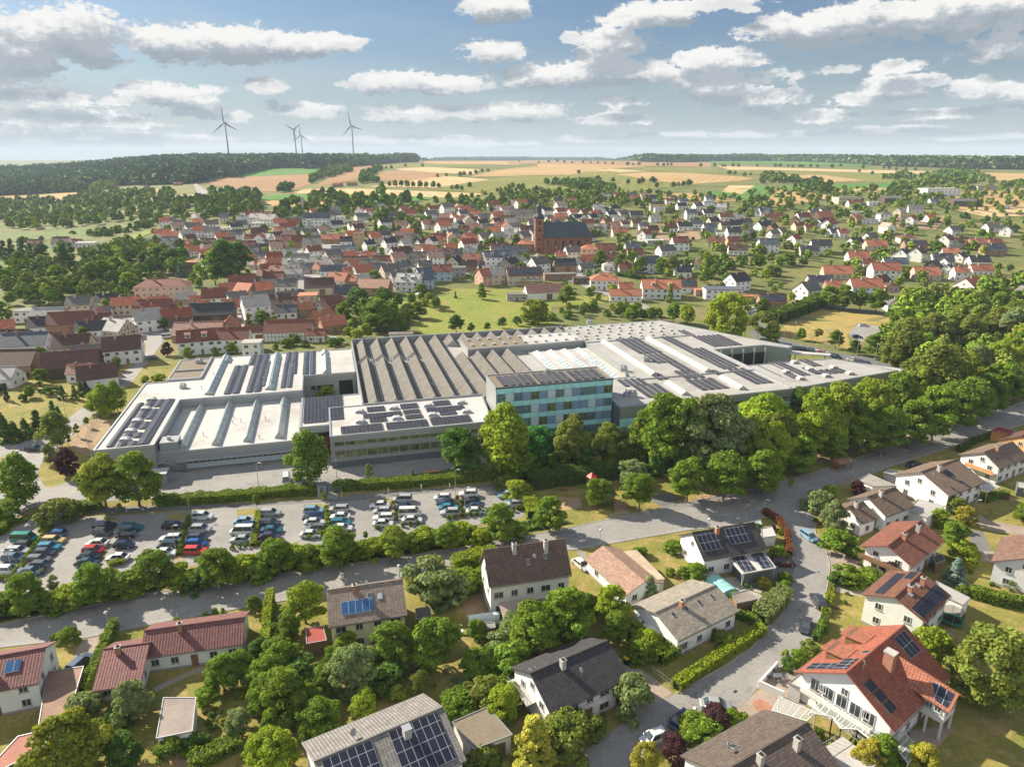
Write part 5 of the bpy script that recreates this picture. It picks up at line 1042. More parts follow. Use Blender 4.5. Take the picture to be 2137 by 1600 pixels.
village('F3', '''110,548,22,10,2,GC2;150,790,12,11,-5,OT2h;20,620,9,8,10,LW;25,710,11,8,5,LW;150,680,11,8,10,BC;60,655,9,7,5,GW;70,865,13,9,5,SG;100,930,8,7,60,LW;250,940,12,10,-40,GW2;460,955,14,9,10,DTb;30,940,9,7,20,NN;130,1030,21,11,8,RC2s;420,1052,20,6,8,GTf;180,1105,11,8,-5,GTf;
290,1165,21,9,14,PWb;70,1215,11,7,3,GGf;430,890,8,6,5,OC;520,850,10,9,15,GW2;590,940,7,7,60,OW;660,830,11,10,-4,OC3h;790,830,14,9,3,RT2;850,900,9,7,5,RT;1010,820,11,9,5,SC;1030,870,11,8,5,RC;1190,780,13,9,3,LGf;1280,840,12,9,20,GW;1395,775,12,10,5,RW2;830,970,10,7,3,LWh;
1130,935,15,10,3,SWs2;960,985,10,7,3,RC;780,1070,16,13,-4,OWh2;955,1145,8,7,3,OW;955,1200,17,7,-5,OW;1240,1130,21,12,-3,OWd2;1465,1125,9,9,-10,RWs;1740,1170,20,10,-2,SW2f;1860,1075,12,10,-25,DW2;1420,1010,9,8,5,DW;1545,955,8,6,0,PW;1920,1230,8,6,-5,OYf;905,700,12,9,3,OW;
1170,680,9,8,15,BY;870,645,8,7,5,PC;940,635,8,7,-30,RW;800,615,8,7,30,RK2;750,662,9,7,3,LW;1045,625,9,8,5,BC;500,610,9,8,-60,DC;680,580,9,8,-60,DW2;720,555,9,8,-50,DC;790,530,9,8,60,DW;630,600,9,8,60,DW;620,545,9,8,-30,RW;830,555,9,8,30,DW;930,555,10,8,-30,GC;1040,560,12,8,5,DG;
735,505,10,8,0,LW;860,510,9,7,30,DW;560,585,9,7,30,DW;900,600,10,7,3,LW;1190,590,9,7,5,LW;430,575,12,6,3,OY;390,630,9,7,60,SW;800,418,9,6,3,LW;900,408,9,7,5,RK;1000,405,9,6,3,SG;1020,430,9,7,3,OC;1110,415,9,8,3,PW;1155,430,11,8,3,DW;1345,425,10,8,3,BCh;1310,452,8,5,3,RW;1420,455,9,6,3,SW;
1210,482,14,7,2,DG2;1230,515,10,6,2,LW;1405,490,9,7,10,DW;1485,545,10,8,5,SW2;1540,490,9,8,20,GW;1625,470,11,8,3,SWf2;1630,428,8,7,2,GW2;1735,500,9,8,-20,LW;1545,565,8,7,40,RW;1620,545,10,8,10,DW;1665,612,10,8,20,BC;1765,575,12,8,3,RW;1520,630,10,8,3,SW;1430,650,12,8,5,DW;
1315,665,11,8,15,RW;1635,660,11,8,5,SW;1760,645,9,7,10,BC;1850,635,13,9,10,DW;1925,618,11,8,20,GG;1870,582,7,5,3,LW;2065,535,12,9,-20,SW2;2110,580,8,7,3,RW;2065,645,12,9,30,DW;1830,695,11,9,2,DW2;1725,722,8,6,2,LWf;1970,718,10,8,-20,GC;1690,775,12,9,-15,RC;1830,772,10,8,3,RY;
1865,835,13,9,-10,BW;520,450,9,6,3,OC;410,450,9,6,3,DG;50,465,8,6,3,LW;2110,790,14,9,2,SW2;600,1085,11,6,5,NNf;1620,700,9,7,0,SW;1385,625,8,7,0,OC;1100,650,8,7,0,SW;1560,1180,6,5,0,OTf''')
village('F4', '''30,535,11,9,10,SW2;130,578,13,8,2,RY;280,605,9,8,60,BY;345,575,12,9,10,RW2;430,545,9,8,5,SY;510,570,15,11,12,ONb;490,625,9,8,-45,DW;310,650,9,8,10,RC;35,640,10,8,3,DG;100,665,8,7,-30,BT;170,695,9,8,-45,GW;400,665,9,6,5,RC;
490,800,14,9,-6,DW2;390,845,13,8,-3,GCs;600,700,10,8,10,SWs;660,705,8,8,10,OW;895,740,12,9,-25,GW;935,800,15,9,-3,OC;1190,750,13,9,-5,RWh;1250,800,16,8,-3,RTs;1510,755,11,9,-50,RW2;1600,780,9,8,-40,RC;1760,785,12,8,-3,OT;1900,785,9,7,-3,RT;1890,835,15,9,-5,GTs;
1160,870,11,9,-65,DW;1280,860,10,9,-60,BW2;1470,910,13,9,-8,GWs;1540,865,10,8,-20,OW;1620,895,9,7,-60,DW;1770,930,13,8,-3,DW;1090,945,15,8,-5,SW;790,895,14,9,-5,OW;875,950,8,7,-5,RW;1400,965,11,9,-70,DN;1525,990,7,6,-70,DW;1620,1015,8,7,-5,OW2;1785,1000,13,8,-3,OW;
1010,990,17,10,-3,OW2;1340,1025,15,10,-5,OC;620,1015,17,10,-8,OC;480,1090,14,8,-3,SWs;385,1145,12,10,-30,GW2;850,1120,17,10,-3,OW2;590,1130,9,7,-3,OT;980,1085,10,8,-40,BC;1065,1135,6,6,0,BKh;1115,1275,12,10,-10,GWh;1700,1110,14,11,-40,OW2;1625,1205,17,8,-5,GWs;1840,1165,8,7,-20,OT;
90,1245,13,9,-5,RTs;760,470,13,8,0,RW;915,470,12,7,0,LWf;1130,535,9,8,-30,LC2;1260,510,13,10,-20,GW;1010,560,11,10,-5,GWh2;775,590,11,9,-35,OY;860,612,18,8,0,GWf;1405,455,9,8,0,SW;1995,500,6,4,0,LWf;780,550,12,6,0,LWf;1330,385,9,6,0,LWf;1650,1030,7,6,0,LW''')
IND = [('industrial_hall','long white industrial hall with ribbed walls at the upper right','F4',1450,362,40,20,3,8,'L','W','flat'),('industrial_hall','low grey canopy hall to the right of the long white industrial hall','F4',1820,342,26,12,3,5,'G','G','flat'),
 ('industrial_hall','cream farm hall with grey roof left of the dark timber barn','F4',700,432,24,15,3,6.5,'G','C','flat'),('timber_barn','dark timber barn with grey roof among the farm halls','F4',1060,440,20,12,3,5,'G','N','gable'),('timber_barn','dark brown barn with pale sheet roof at the edge of the wheat','F4',1640,462,22,13,-8,5,'G','N','gable'),
 ('timber_barn','left of the two reddish field barns under the brown oval field','F2',680,328,14,8,5,4,'R','T','gable'),('timber_barn','right of the two reddish field barns under the brown oval field','F2',795,318,15,8,5,4,'R','T','gable')]
for nm, lb, k, x, y, L, W, an, he, R_, Wl, kind in IND:
    p = G(k, x, y, he); house(lb, p.x, p.y, rad(an), L, W/2, W/2, he, he+(W*.18 if kind == 'gable' else .2), R_, Wl, kind, 2, nm, 'hall' if 'hall' in nm else 'barn', .3, 0, roofmat='weathered_sheet', wallmat='painted_metal' if 'hall' in nm else 'render', nw=8)
# ------------------------------------------------------------ wind turbines
def turbine(label, k, bx, by, hx, hy, phase, y=3150., rr_=.44):
    # distance is chosen per turbine; height follows from the photographed hub
    dx, dy, dz = ray(*c(k, hx, hy)); tt = y/dy; top = Vector((dx*tt, y, H+dz*tt)); z0 = terr(top.x, y); hub = top.z-z0
    t = thing('wind_turbine', label, 'wind turbine', (top.x, y, z0), rad(-15), 'wind turbines on the wooded ridge')
    b = MB(); b.tube((0,0,0),(0,0,hub),2.9,1.7,'turbine_paint',14); b.build('tower', t, True)
    b = MB(); b.box(-2.2,-5,hub-1.8,2.2,7,hub+2.4,'turbine_paint'); b.build('nacelle', t)
    b = MB(); b.lathe([(0,-2.),(1.3,-1.2),(2.,0),(2.2,2.)],'turbine_paint',12); h = b.build('hub', t, True); h.location = (0,-5.,hub); h.rotation_euler = (rad(-90),0,0)
    R_ = hub*rr_
    for i in range(3):
        a = rad(phase+120*i); b = MB(); sec = [(0,1.1,1.1),(.06,1.2,1.2),(.2,2.6,.8),(.5,1.8,.5),(.8,1.1,.3),(1.,.25,.1)]
        P_ = []
        for f_, ch_, th_ in sec: P_.append([(-ch_,-6.4-th_,R_*f_),(ch_,-6.4-th_*.4,R_*f_),(ch_,-6.4+th_*.4,R_*f_),(-ch_,-6.4+th_,R_*f_)])
        for j in range(len(P_)-1):
            for q in range(4): b.face([P_[j][q],P_[j][(q+1)%4],P_[j+1][(q+1)%4],P_[j+1][q]],'turbine_paint')
        b.face(P_[-1],'turbine_paint'); o = b.build('blade', t, True); o.location = (0,0,hub); o.rotation_euler = (0,a,0)
turbine('nearest wind turbine, standing alone at the left on the wooded ridge', 'P', 476, 322, 469.5, 257, -4, 2500.)
turbine('left wind turbine of the crossing pair in the middle of the ridge', 'P', 617, 318, 614, 271, -62, 3000., .36)
turbine('smaller right wind turbine of the crossing pair in the middle of the ridge', 'P', 630, 318, 628, 283, -3, 3400., .40)
turbine('rightmost wind turbine on the ridge with one blade pointing up', 'P', 737, 320, 734, 263, -12, 2900., .40)
# ------------------------------------------------------------ vegetation
def norm(a): return a/np.maximum(1e-9, np.linalg.norm(a, axis=-1, keepdims=True))
def env(kind, z):
    """crown radius (unit tree) at height z"""
    if kind == 'r': t = (z-.2)/.8; return .37*np.sqrt(np.clip(1-(2*t-.85)**2/1.32, 0, 1))
    if kind == 'o': t = (z-.1)/.9; return .45*np.sqrt(np.clip(1-(2*t-.8)**2/1.44, 0, 1))
    if kind == 'w': t = (z-.12)/.88; return .30*np.clip(np.sin(np.clip(t,0,1)**.8*math.pi), 0, 1)**.7
    if kind == 'c': t = (z-.04)/.96; return .25*np.clip(1-t, 0, 1)**.85+.012
    if kind == 'p': t = (z-.04)/.96; return .135*np.clip(np.sin(np.clip(t,0,1)**.75*math.pi), 0, 1)**.6
    if kind == 'b': return .62*np.sqrt(np.clip(1-((z-.35)/.66)**2, 0, 1))
    if kind == 't': return .2*np.sqrt(np.clip(1-((z-.4)/.6)**2, 0, 1))
    t = (z-.35)/.65; return .22*np.sqrt(np.clip(1-(2*t-.9)**2/1.21, 0, 1))
ZR = {'r':(.22,.98),'o':(.1,.98),'w':(.14,.98),'c':(.05,1.),'p':(.05,1.),'b':(.04,.98),'t':(.03,1.),'y':(.36,.99)}
def crown_arrays(kind, n, seed, size):
    g = np.random.default_rng(seed); z0, z1 = ZR[kind]
    nb = {'r':75,'o':85,'w':95,'c':80,'p':45,'b':34,'t':18,'y':18}[kind]
    zc = z0+(z1-z0)*g.random(nb)**(.9 if kind != 'c' else 1.25); an = g.random(nb)*2*math.pi
    e = env(kind, zc); br = {'r':.092,'o':.10,'w':.07,'c':.052,'p':.06,'b':.17,'t':.09,'y':.09}[kind]*(.7+.65*g.random(nb))
    rr = np.maximum(0, e-br*.55)*np.sqrt(.25+.75*g.random(nb))
    # uneven outline: some limbs reach out, some stay short
    rr *= 1+.20*np.sin(an*2+seed)+.14*np.sin(an*3.3+seed*2+zc*6)+.10*(g.random(nb)-.5)
    zc = zc*(1+.06*np.sin(an*1.7+seed*3))*np.where(zc > .8, .97, 1)
    C = np.stack([np.cos(an)*rr, np.sin(an)*rr, zc], 1)
    bi = g.choice(nb, n, p=br**2/np.sum(br**2)); d = norm(g.normal(size=(n,3))); d[:,2] = np.where(d[:,2] < -.35, -d[:,2]*.6, d[:,2])
    d = norm(d); pos = C[bi]+d*br[bi][:,None]*(.72+.36*g.random(n)[:,None])*np.array([1,1,.8 if kind != 'w' else 1.15])
    if kind == 'w':   # drooping tresses
        pos[:,2] -= g.random(n)**2*.09
    if kind == 'c': pos[:,2] -= .25*np.hypot(pos[:,0]-C[bi][:,0], pos[:,1]-C[bi][:,1])
    pos[:,2] = np.maximum(pos[:,2], .02); pos[:,2] *= np.minimum(1, .985/np.quantile(pos[:,2], .995))
    nr = norm(d*.75+g.normal(size=(n,3))*.42+np.array([0,0,.25]))
    ta = norm(np.cross(nr, g.normal(size=(n,3)))); tb = np.cross(nr, ta)
    s = size*(.6+.8*g.random(n))[:,None]; asp = 1.5 if kind in 'wc' else 1.15
    V = np.stack([pos-ta*s*.5*asp-tb*s*.18, pos-tb*s*.5, pos+ta*s*.5*asp+tb*s*.12, pos+tb*s*.5], 1)
    bt = .82+.36*g.random(nb); tone = bt[bi]*(.82+.4*g.random(n)); hue = (g.random(n)-.5)*.22+(g.random(nb)[bi]-.5)*.16
    col = np.stack([tone*(1+hue), tone*(1+hue*.15), tone*(1-hue*.6)], 1)
    return V.astype(np.float32), col.astype(np.float32)
def leafmesh(name, V, col, mat, extra=None):
    n = len(V); me = bpy.data.meshes.new(name); me.vertices.add(4*n); me.vertices.foreach_set('co', V.reshape(-1))
    me.loops.add(4*n); me.loops.foreach_set('vertex_index', np.arange(4*n, dtype=np.int32)); me.polygons.add(n)
    me.polygons.foreach_set('loop_start', np.arange(0, 4*n, 4, dtype=np.int32)); me.update(calc_edges=True)
    at = me.color_attributes.new('tone', 'FLOAT_COLOR', 'CORNER'); cc = np.ones((4*n,4), np.float32); cc[:,:3] = np.repeat(col, 4, axis=0); at.data.foreach_set('color', cc.reshape(-1))
    me.materials.append(M[mat]); me.validate(); return me
NL = {'r':9000,'o':10500,'w':9500,'c':7500,'p':6000,'b':3600,'t':2200,'y':1800}
LS = {'r':.037,'o':.038,'w':.026,'c':.027,'p':.024,'b':.078,'t':.058,'y':.048}
CR_ = {}
def crown(kind, var, lod):
    k = (kind, var, lod)
    if k not in CR_:
        f = {0:1, 1:.35}[lod]; V, col = crown_arrays(kind, int(NL[kind]*f), 100*ord(kind)+var, LS[kind]*{0:1,1:1.5}[lod])
        CR_[k] = leafmesh('crown', V, col, 'needles' if kind == 'c' else 'leaves')
    return CR_[k]
TR_ = {}
def trunk(kind, var):
    k = (kind, var)
    if k not in TR_:
        g = random.Random(var*7+ord(kind)); b = MB(); mt = 'birch_bark' if kind == 'w' else 'bark'
        h = {'r':.5,'o':.4,'w':.8,'c':.9,'p':.85,'y':.7}[kind]; r = {'r':.022,'o':.028,'w':.014,'c':.018,'p':.014,'y':.012}[kind]
        pv = Vector((0,0,-.02)); rp_ = r*1.35
        for i in range(1, 5):
            q = Vector((g.uniform(-.012,.012), g.uniform(-.012,.012), h*i/4)); rn = r*(1-.2*i); b.tube(pv, q, rp_, rn, mt, 8, False); pv, rp_ = q, rn
        for i in range(7):
            z = h*(.4+.55*g.random()); a = g.random()*6.28; l = .2 if kind in 'ro' else .1; e = Vector((math.cos(a)*l, math.sin(a)*l, z+l*.8)); b.tube((0,0,z), e, r*.45, r*.12, mt, 5, False)
        TR_[k] = b.mesh('trunk', True)
    return TR_[k]
LC = {'g':(.145,.222,.022),'d':(.085,.155,.025),'l':(.235,.31,.022),'s':(.20,.255,.095),'y':(.33,.31,.04),'u':(.08,.034,.04),'e':(.055,.185,.04),'o':(.17,.21,.035),'q':(.225,.28,.03),'c':(.042,.085,.03),'b':(.13,.20,.15),'p':(.30,.14,.17)}
LC['copper'] = (.20,.075,.035)
LW_ = {'g':'mid green','d':'dark green','l':'lime green','s':'silvery green','y':'golden yellow','u':'purple leaved','e':'emerald green','o':'olive green','q':'yellow green','c':'very dark','b':'blue green','p':'pink flowering'}
KW = {'r':'round tree','o':'wide tree','w':'airy tree','c':'conifer','p':'columnar tree','y':'slim tree','b':'shrub','t':'clipped cone shrub'}
CATS = {'c':'conifer','b':'shrub','t':'shrub'}
NTREE = [0, 0]
def plant(kind, colr, x, y, h, wid, zone, group=None):
    z = terr(x, y); var = random.randrange(3); d = math.hypot(x, y); lod = 0 if d < 330 else 1
    col = jit(LC[colr], .10); rz = random.random()*6.28; sxy = h*wid
    if kind in 'bt':
        o = link('shrub', crown(kind, var, lod), None, col); o.location = (x,y,z); o.rotation_euler = (0,0,rz); o.scale = (sxy,sxy,h); NTREE[1] += 1
        tag(o, None, 'shrub', group)
    else:
        o = thing('conifer' if kind == 'c' else 'tree', None, CATS.get(kind, 'tree'), (x,y,z), rz, group)
        cr = link('crown', crown(kind, var, lod), o, col); cr.scale = (sxy,sxy,h)
        tk = link('trunk', trunk(kind, var), o); tk.scale = (h,h,h); NTREE[0] += 1
    fam(o, f"{LW_[colr]} {KW[kind]} {zone}"); return o
def hsolve(p, ty):
    lo, hi = .3, 45
    for _ in range(22):
        m = (lo+hi)/2
        if proj((p.x, p.y, p.z+m))[1] > ty: lo = m
        else: hi = m
    return lo
def T(k, zone, s, group=None):
    for tok in s.split(';'):
        a = tok.split()
        if not a: continue
        kd = a[0]; bx, by, ty = (float(v) for v in a[1:4]); wd = float(a[4]) if len(a) > 4 else 1.
        p = G(k, bx, by); h = hsolve(p, c(k, bx, ty)[1]); plant(kd[0], kd[1], p.x, p.y, h, wd, zone, group)
        if kd[0] not in 'bt': HOUSEP.append((p.x, p.y, h*.25))
T('N1','on the car park bank','rg 165 745 530 1.15;rg 535 690 475 1.15;rg 890 630 400 1.1;rg 1230 600 390 1.25;rg 1560 540 335 1.1;ys 310 640 530','trees on the car park bank')
T('N2','on the car park bank','rg 420 490 265 1.15;rq 728 445 260 1.1;rg 1022 385 250 1.2;rg 1315 345 140 1.1;yg 570 345 285;rg 1590 290 95 1.1','trees on the car park bank')
T('N1','along the car park bank','bl 380 700 600 1.2;bg 310 730 640 1.3;bl 620 620 515 1.1;bg 700 640 520 1.3;bl 1000 590 475 1.2;bg 1060 600 510 1.2;bl 1370 540 420 1.1;bg 1450 540 430 1.3;bl 780 640 560;bl 60 700 620 1.3;bg 20 740 640 1.2;bl 430 690 580;bd 1130 600 490 1.2;bl 1330 560 470','shrubs on the car park bank')
T('N2','along the car park bank','bl 180 490 370 1.2;bg 240 480 375 1.3;bl 320 460 370 1.1;bg 530 440 345 1.3;bl 620 420 330 1.2;bg 850 390 300 1.2;bl 900 370 270 1.2;bl 1090 350 240 1.2;bg 1150 340 260 1.1;bl 1200 370 280;bg 1400 330 240 1.3;bg 800 400 320 1.1;bg 60 500 420 1.2;bl 400 470 400','shrubs on the car park bank')
T('M1','on the lawn by the left junction','wg 190 1610 1230 1.25;wo 430 1190 920 1.3;ws 380 1310 1160 1.1;ou 505 1390 1195 1;yq 580 1110 1010;yq 650 1040 955;yq 515 1170 1085')
T('M1','at the south west corner of the factory','rq 790 1640 1255 1.05;rg 1035 1620 1235 1.1')
T('M1','by the street left of the factory','wl 785 960 715 1.3;wl 875 920 690 1.2;wl 720 930 765 1.4;bl 1190 700 640 1.3;bl 1080 700 650;bo 1150 690 650 1.2')
T('M1','in the garden left of the street','cd 400 960 840 1.3;cd 470 830 720 1.3;co 560 830 725 1.3;cd 610 800 690 1.4;cc 640 770 690 1.5;cc 55 840 730 .9;cd 40 1140 930 1.6;cd 120 1140 990 1.6;cd 200 1120 970 1.6;cd 290 1080 910 1.5;rg 320 720 600 1.3;rg 225 820 730 1.2;bd 170 840 790;bd 360 800 740;bg 410 780 730;bd 290 730 700 1.2;bd 300 780 750;cd 440 960 880 1.3')
T('M1','among the old farmhouses','rg 620 380 290 1.2;rg 870 610 515 1.1;ou 1245 505 405 .9;rl 1400 530 440 1.1;rg 1600 515 440;rl 1720 490 405 1.2;rl 1900 500 430 1.2;rd 1230 320 215 1.1;cl 1355 250 100 1.1;rl 930 350 300 1.3;rg 310 530 440 1.2;co 1850 300 190 1.3;rg 1950 280 165 1.3;rg 2040 290 210 1.2;rl 790 165 80 1.2;rl 870 175 90 1.2;bg 450 520 470 1.2;bd 790 600 550;rg 720 560 540')
T('N1','beside the car park','bo 335 240 115 1.3;yg 670 190 130;yg 1057 170 105;yg 1432 165 80;bg 30 230 120 1.4')
T('N2','beside the car park','yq 340 130 65;bg 1365 40 -30 1.2;bq 1420 60 20')
T('N1','in the bottom left gardens','os 745 1340 1130 .95;bs 460 1320 1210 1.3;rg 1250 1170 980 1.1;rg 1345 1140 960 1.15;bg 385 905 830 1.1;bg 305 890 860 1.2;rg 1420 745 650 1.1;bg 1165 1240 1155 1.1;bg 960 1530 1440 1.2;od 700 1590 1420 1.1;oq 400 1660 1330 1.05;og 1500 1280 1080 1;rd 1450 1000 890 1.2;os 1330 1410 1290 1.1;rl 1480 1580 1400 1.2;bd 600 1360 1310;bd 680 1370 1310 1.3;bs 500 1100 1060;bg 1330 1210 1175;tg 1240 740 715 2;tg 1145 770 735 2;tg 1195 750 715 2;bq 985 790 765 1.2;bo 580 895 860 1.1;bg 440 1590 1500 1.2;bd 1100 1500 1420')
T('N2','in the orchard gardens at the bottom','rl 235 800 580 1.15;bg 60 905 820 1.3;og 150 890 740 .9;og 110 1090 890 1.1;og 130 1330 1070 1;rg 340 1200 1050 1.2;og 330 1440 1220 1;rl 565 1340 1180 1.2;rq 745 1230 1145 1.2;rl 470 970 850 1.2;os 500 1200 940 .95;rg 735 1040 800 1.1;rg 945 1040 790 1.2;bs 830 1070 970 1.2;bd 680 1170 1040 1.3;ro 870 1190 1070;bs 955 670 450 1.1;bg 1060 650 510 1.2;bg 1150 620 500 1.2;rg 1180 880 785 1.2;bs 1120 1170 1110 1.3;bg 1200 1090 960 1.2;bs 1330 990 870 1.2;bg 1400 1080 920 1.2;rs 1390 890 750 1.3;rg 1500 970 700 1.1;bg 1080 1300 1190 1.4;rl 1330 1340 1160 1.2;bo 1240 1260 1120 1.2;cy 1490 1590 1320 1.6;bo 1220 1600 1490 1.2;ol 80 1640 1400 1;og 40 1410 1310 1;bg 1210 890 820;og 400 1060 930 .9;bd 230 1150 1000 1.2;og 260 1290 1150 .9;bg 600 1060 960;bo 1180 1010 950 1.3;bo 835 585 545 1.3;bg 640 920 850;og 20 1180 1000 1')
T('N3','between the foreground houses','rg 345 900 610 1.15;og 220 860 700 .95;rl 600 810 590 1;rg 625 910 740 1.1;rg 450 780 640 1.1;rg 110 900 740 1.1;bg 60 1010 890 1.3;rl 50 1270 1140 1.2;cy 180 1590 1320 1.7;bo 350 1490 1310 1.1;bo 460 1430 1300 1.1;bs 230 1310 1250 1.2;bs 715 1290 1095 .8;cs 810 670 530 1.5;bg 950 405 340 1.2;bg 1070 550 470 1.2;bg 1000 540 490 1.2;bl 1120 520 470;bg 930 530 495 1.2;bg 760 425 375 1.3;oy 790 1610 1470 1;ou 950 1580 1430 .95;bg 1060 1410 1310 1.3;ou 1180 1410 1265 1.1;bg 1120 1470 1340 1.2;bg 1275 1390 1300 1.3;bg 1220 920 850 1.2;bg 1530 435 375 1.3;by 1450 600 550 1.4;bg 1570 570 520 1.1;bg 1565 620 565;tg 1540 560 520 2;bg 760 1000 900 1.2;bl 800 960 850 1.2;bd 520 1010 900;ou 1500 290 250')
T('N3','in the yard below the playground','bg 1540 300 275 1.3;bd 1410 310 250;bg 240 230 180')
T('N4','among the houses on the right','os 530 300 120 .8;bg 560 400 290 1.3;bs 450 165 65 1.3;rl 510 110 30 1.3;ou 670 85 5 1;bd 640 430 370 1.2;cd 635 290 210 1.5;cd 728 268 200 1.3;cg 790 280 210 .9;cg 815 280 215 .9;by 900 225 205;ou 870 540 430 1.1;bg 620 580 490 1.4;bg 740 585 500 1.3;bd 560 580 510;oq 1120 260 165 1;ro 1220 200 100 1.2;oy 1270 250 150 1;rg 1190 400 240 1.1;bl 1250 450 350 1.3;cb 1210 575 440 1.7;by 1270 490 455;rg 1590 240 135 1.2;bg 1535 605 550;bl 1060 990 830 1.1;bl 1010 900 830;oo 1390 1240 850 1;bo 410 970 900 1.1;bg 340 1020 950;bd 285 1050 990;bl 270 1000 950 .7;bg 455 1440 1390 .9;bg 540 1545 1475 1;bg 630 1595 1530 1;oy 730 1620 1450 1;rg 800 1620 1440 1;oy 1030 1640 1480 1;bg 480 840 790;td 455 890 840 1.6;bg 1040 90 40 1.2;bq 530 610 590;bg 1260 640 590;bg 880 1560 1480')
T('M3','in the playground','rg 1360 1590 1270 1.05;rg 1010 1640 1380 1.05;os 960 1490 1280 1;rg 690 1630 1420 1.1;os 740 1600 1430 1.1;rg 1630 1580 1215 1.1;rg 1910 1520 1210 1.1')
T('M3','between factory and playground','wl 30 1390 880 1.3;oe 260 1300 1030 1;oo 500 1330 950 .85;oo 770 1260 1010 1;oo 740 1340 1090 1;oo 960 1290 1090 1;og 1080 1290 900 .8;rg 1230 1360 800 1;os 1530 1370 800 .95;os 1400 1310 830 .8;wl 1900 1260 790 1.5;oo 2020 1310 920 .9;pd 640 1030 775 1;pg 730 1030 770 1.1;pd 240 1040 865 1;pd 290 1040 880 1;pd 165 1010 870 .9;pg 585 1040 860;bg 150 1390 1230 1.2;rd 420 1360 1160 1.1;rd 620 1370 1180 1.1;od 870 1340 1150 .8;od 1150 1400 1200 .8;rd 1330 1420 1200 1;od 1650 1380 1150 .8;rg 1760 1380 1100 1')
T('M2','in front of the office wing','rd 1465 1390 1045 1.2;wl 1795 1390 865 1.15;wg 345 1460 1065 1.2;yg 790 1430 1310;cg 1105 1400 1345 1.3;bl 465 815 725 1.3;bl 1880 1560 1430 1.2;bo 1800 1490 1390 1.2')
T('M4','in the tree belt right of the playground','ol 250 1390 1000 .78;oq 130 1360 940 .78;rd 450 960 735 1;ol 570 1260 750 .78;oq 700 1190 700 .78;ol 900 1090 680 .78;oq 1000 1110 690 .78;og 1180 960 635 .78;od 640 1160 800 .78;og 800 1160 760 .78;oq 1330 910 560 .78;wo 1440 910 430 1.4;og 1600 910 540 .78;oq 1280 860 640 .78;wo 1550 810 430 1.4;ws 1750 710 430 1.4;oq 1900 710 400 .78;oq 1700 770 480 .78;wo 1230 610 230 1.4;wo 1170 610 330 1.4;rg 1030 535 345 1.2;rg 200 870 780 1;oq 2000 650 350 .78;oq 2080 710 420 .78;og 1880 840 560 .78;oq 2110 560 300 .78;og 340 1150 900 .8;rl 1530 700 520 1','trees of the belt in front of the factory')
T('M4','behind the belt at the right','wo 1430 480 190 1.5;wo 1620 430 130 1.5;wo 1780 400 130 1.5;wo 1560 480 240 1.5;wo 1900 430 150 1.5;ws 2020 460 150 1.5;wq 2100 520 270 1.5;wo 1700 500 200 1.5;rg 1200 350 150 1.1;rg 1330 360 140 1.1;rg 2050 310 100 1.1;wo 1350 470 250 1.3;rg 2080 130 20 1.2;rg 1950 160 30 1.2')
T('M4','in the row lining the road','rg 180 1525 1215 1.1;rg 470 1385 1105 1.1;rg 710 1300 1060 1;rg 900 1255 955 1;rg 1085 1240 890 1;rg 1275 1185 840 1.05;rg 1445 1135 740 1.1;rg 1590 1075 690 1.1;rg 1730 1005 670 1.1;rg 1850 945 640 1.1;rg 1975 855 570 1.1;rg 2085 790 560 1.1;rl 400 1480 1400 .6','round trees lining the main road')
T('M4','around the dry meadow','rg 730 455 315 1;yo 600 395 300 1.4;rg 475 392 300 1.1;rg 870 495 385 1;rq 255 425 262 1.1;bo 190 330 180 1.3;cd 345 130 50 .8;co 360 120 50;rg 200 200 80 1.1')
T('F4','in the row beside the dry meadow','rg 540 1335 1150 1.05;rg 665 1345 1143 1.1;rg 800 1355 1165 1.05;rg 930 1375 1168 1.1','the four round street trees')
T('F3','in the village street row','rg 745 1000 860 1;rg 910 1035 890 1;rg 1065 1075 912 1.05;rg 1240 1065 925 1;ro 1335 1050 905 1','five round trees of the village street')
T('M3','behind the factory','ol 1650 390 40 .95;rg 1260 260 110 1.1;rl 1360 280 125 1.1;cg 1235 110 -30 1.1;rg 640 85 0;rg 470 135 -20 1.1;oq 260 270 90 .9;rl 930 240 150 1;rl 860 200 100;rg 1010 220 150;rg 1100 240 145;rd 1920 200 75 1.1')
T('M2','in the orchard behind the sawtooth roofs','rg 1140 230 105 1.4;rg 1280 165 65 1.2;rd 1430 335 200 1.2;rd 700 190 0 1.3;rg 860 320 80 1.2;rl 770 370 265 1.2;rd 900 190 0 1.3;og 600 250 110 1;rd 800 300 110 1.2;rg 1010 330 180 1;rd 1040 350 230;rg 930 330 150 1.1;bl 640 350 290 1.3;bl 690 380 310 1.3;rd 1540 330 260;rd 1660 320 260 1.1;rd 1770 300 220 1.1;oq 1990 270 90 1;bg 160 440 380 1.2;bg 210 430 370;rg 250 430 350;bd 90 460 420;bg 510 430 370 1.3;bg 570 420 370 1.2;bd 310 440 390;rg 1170 110 30;rg 1100 130 50 1.2;rg 1620 90 0 1.1')
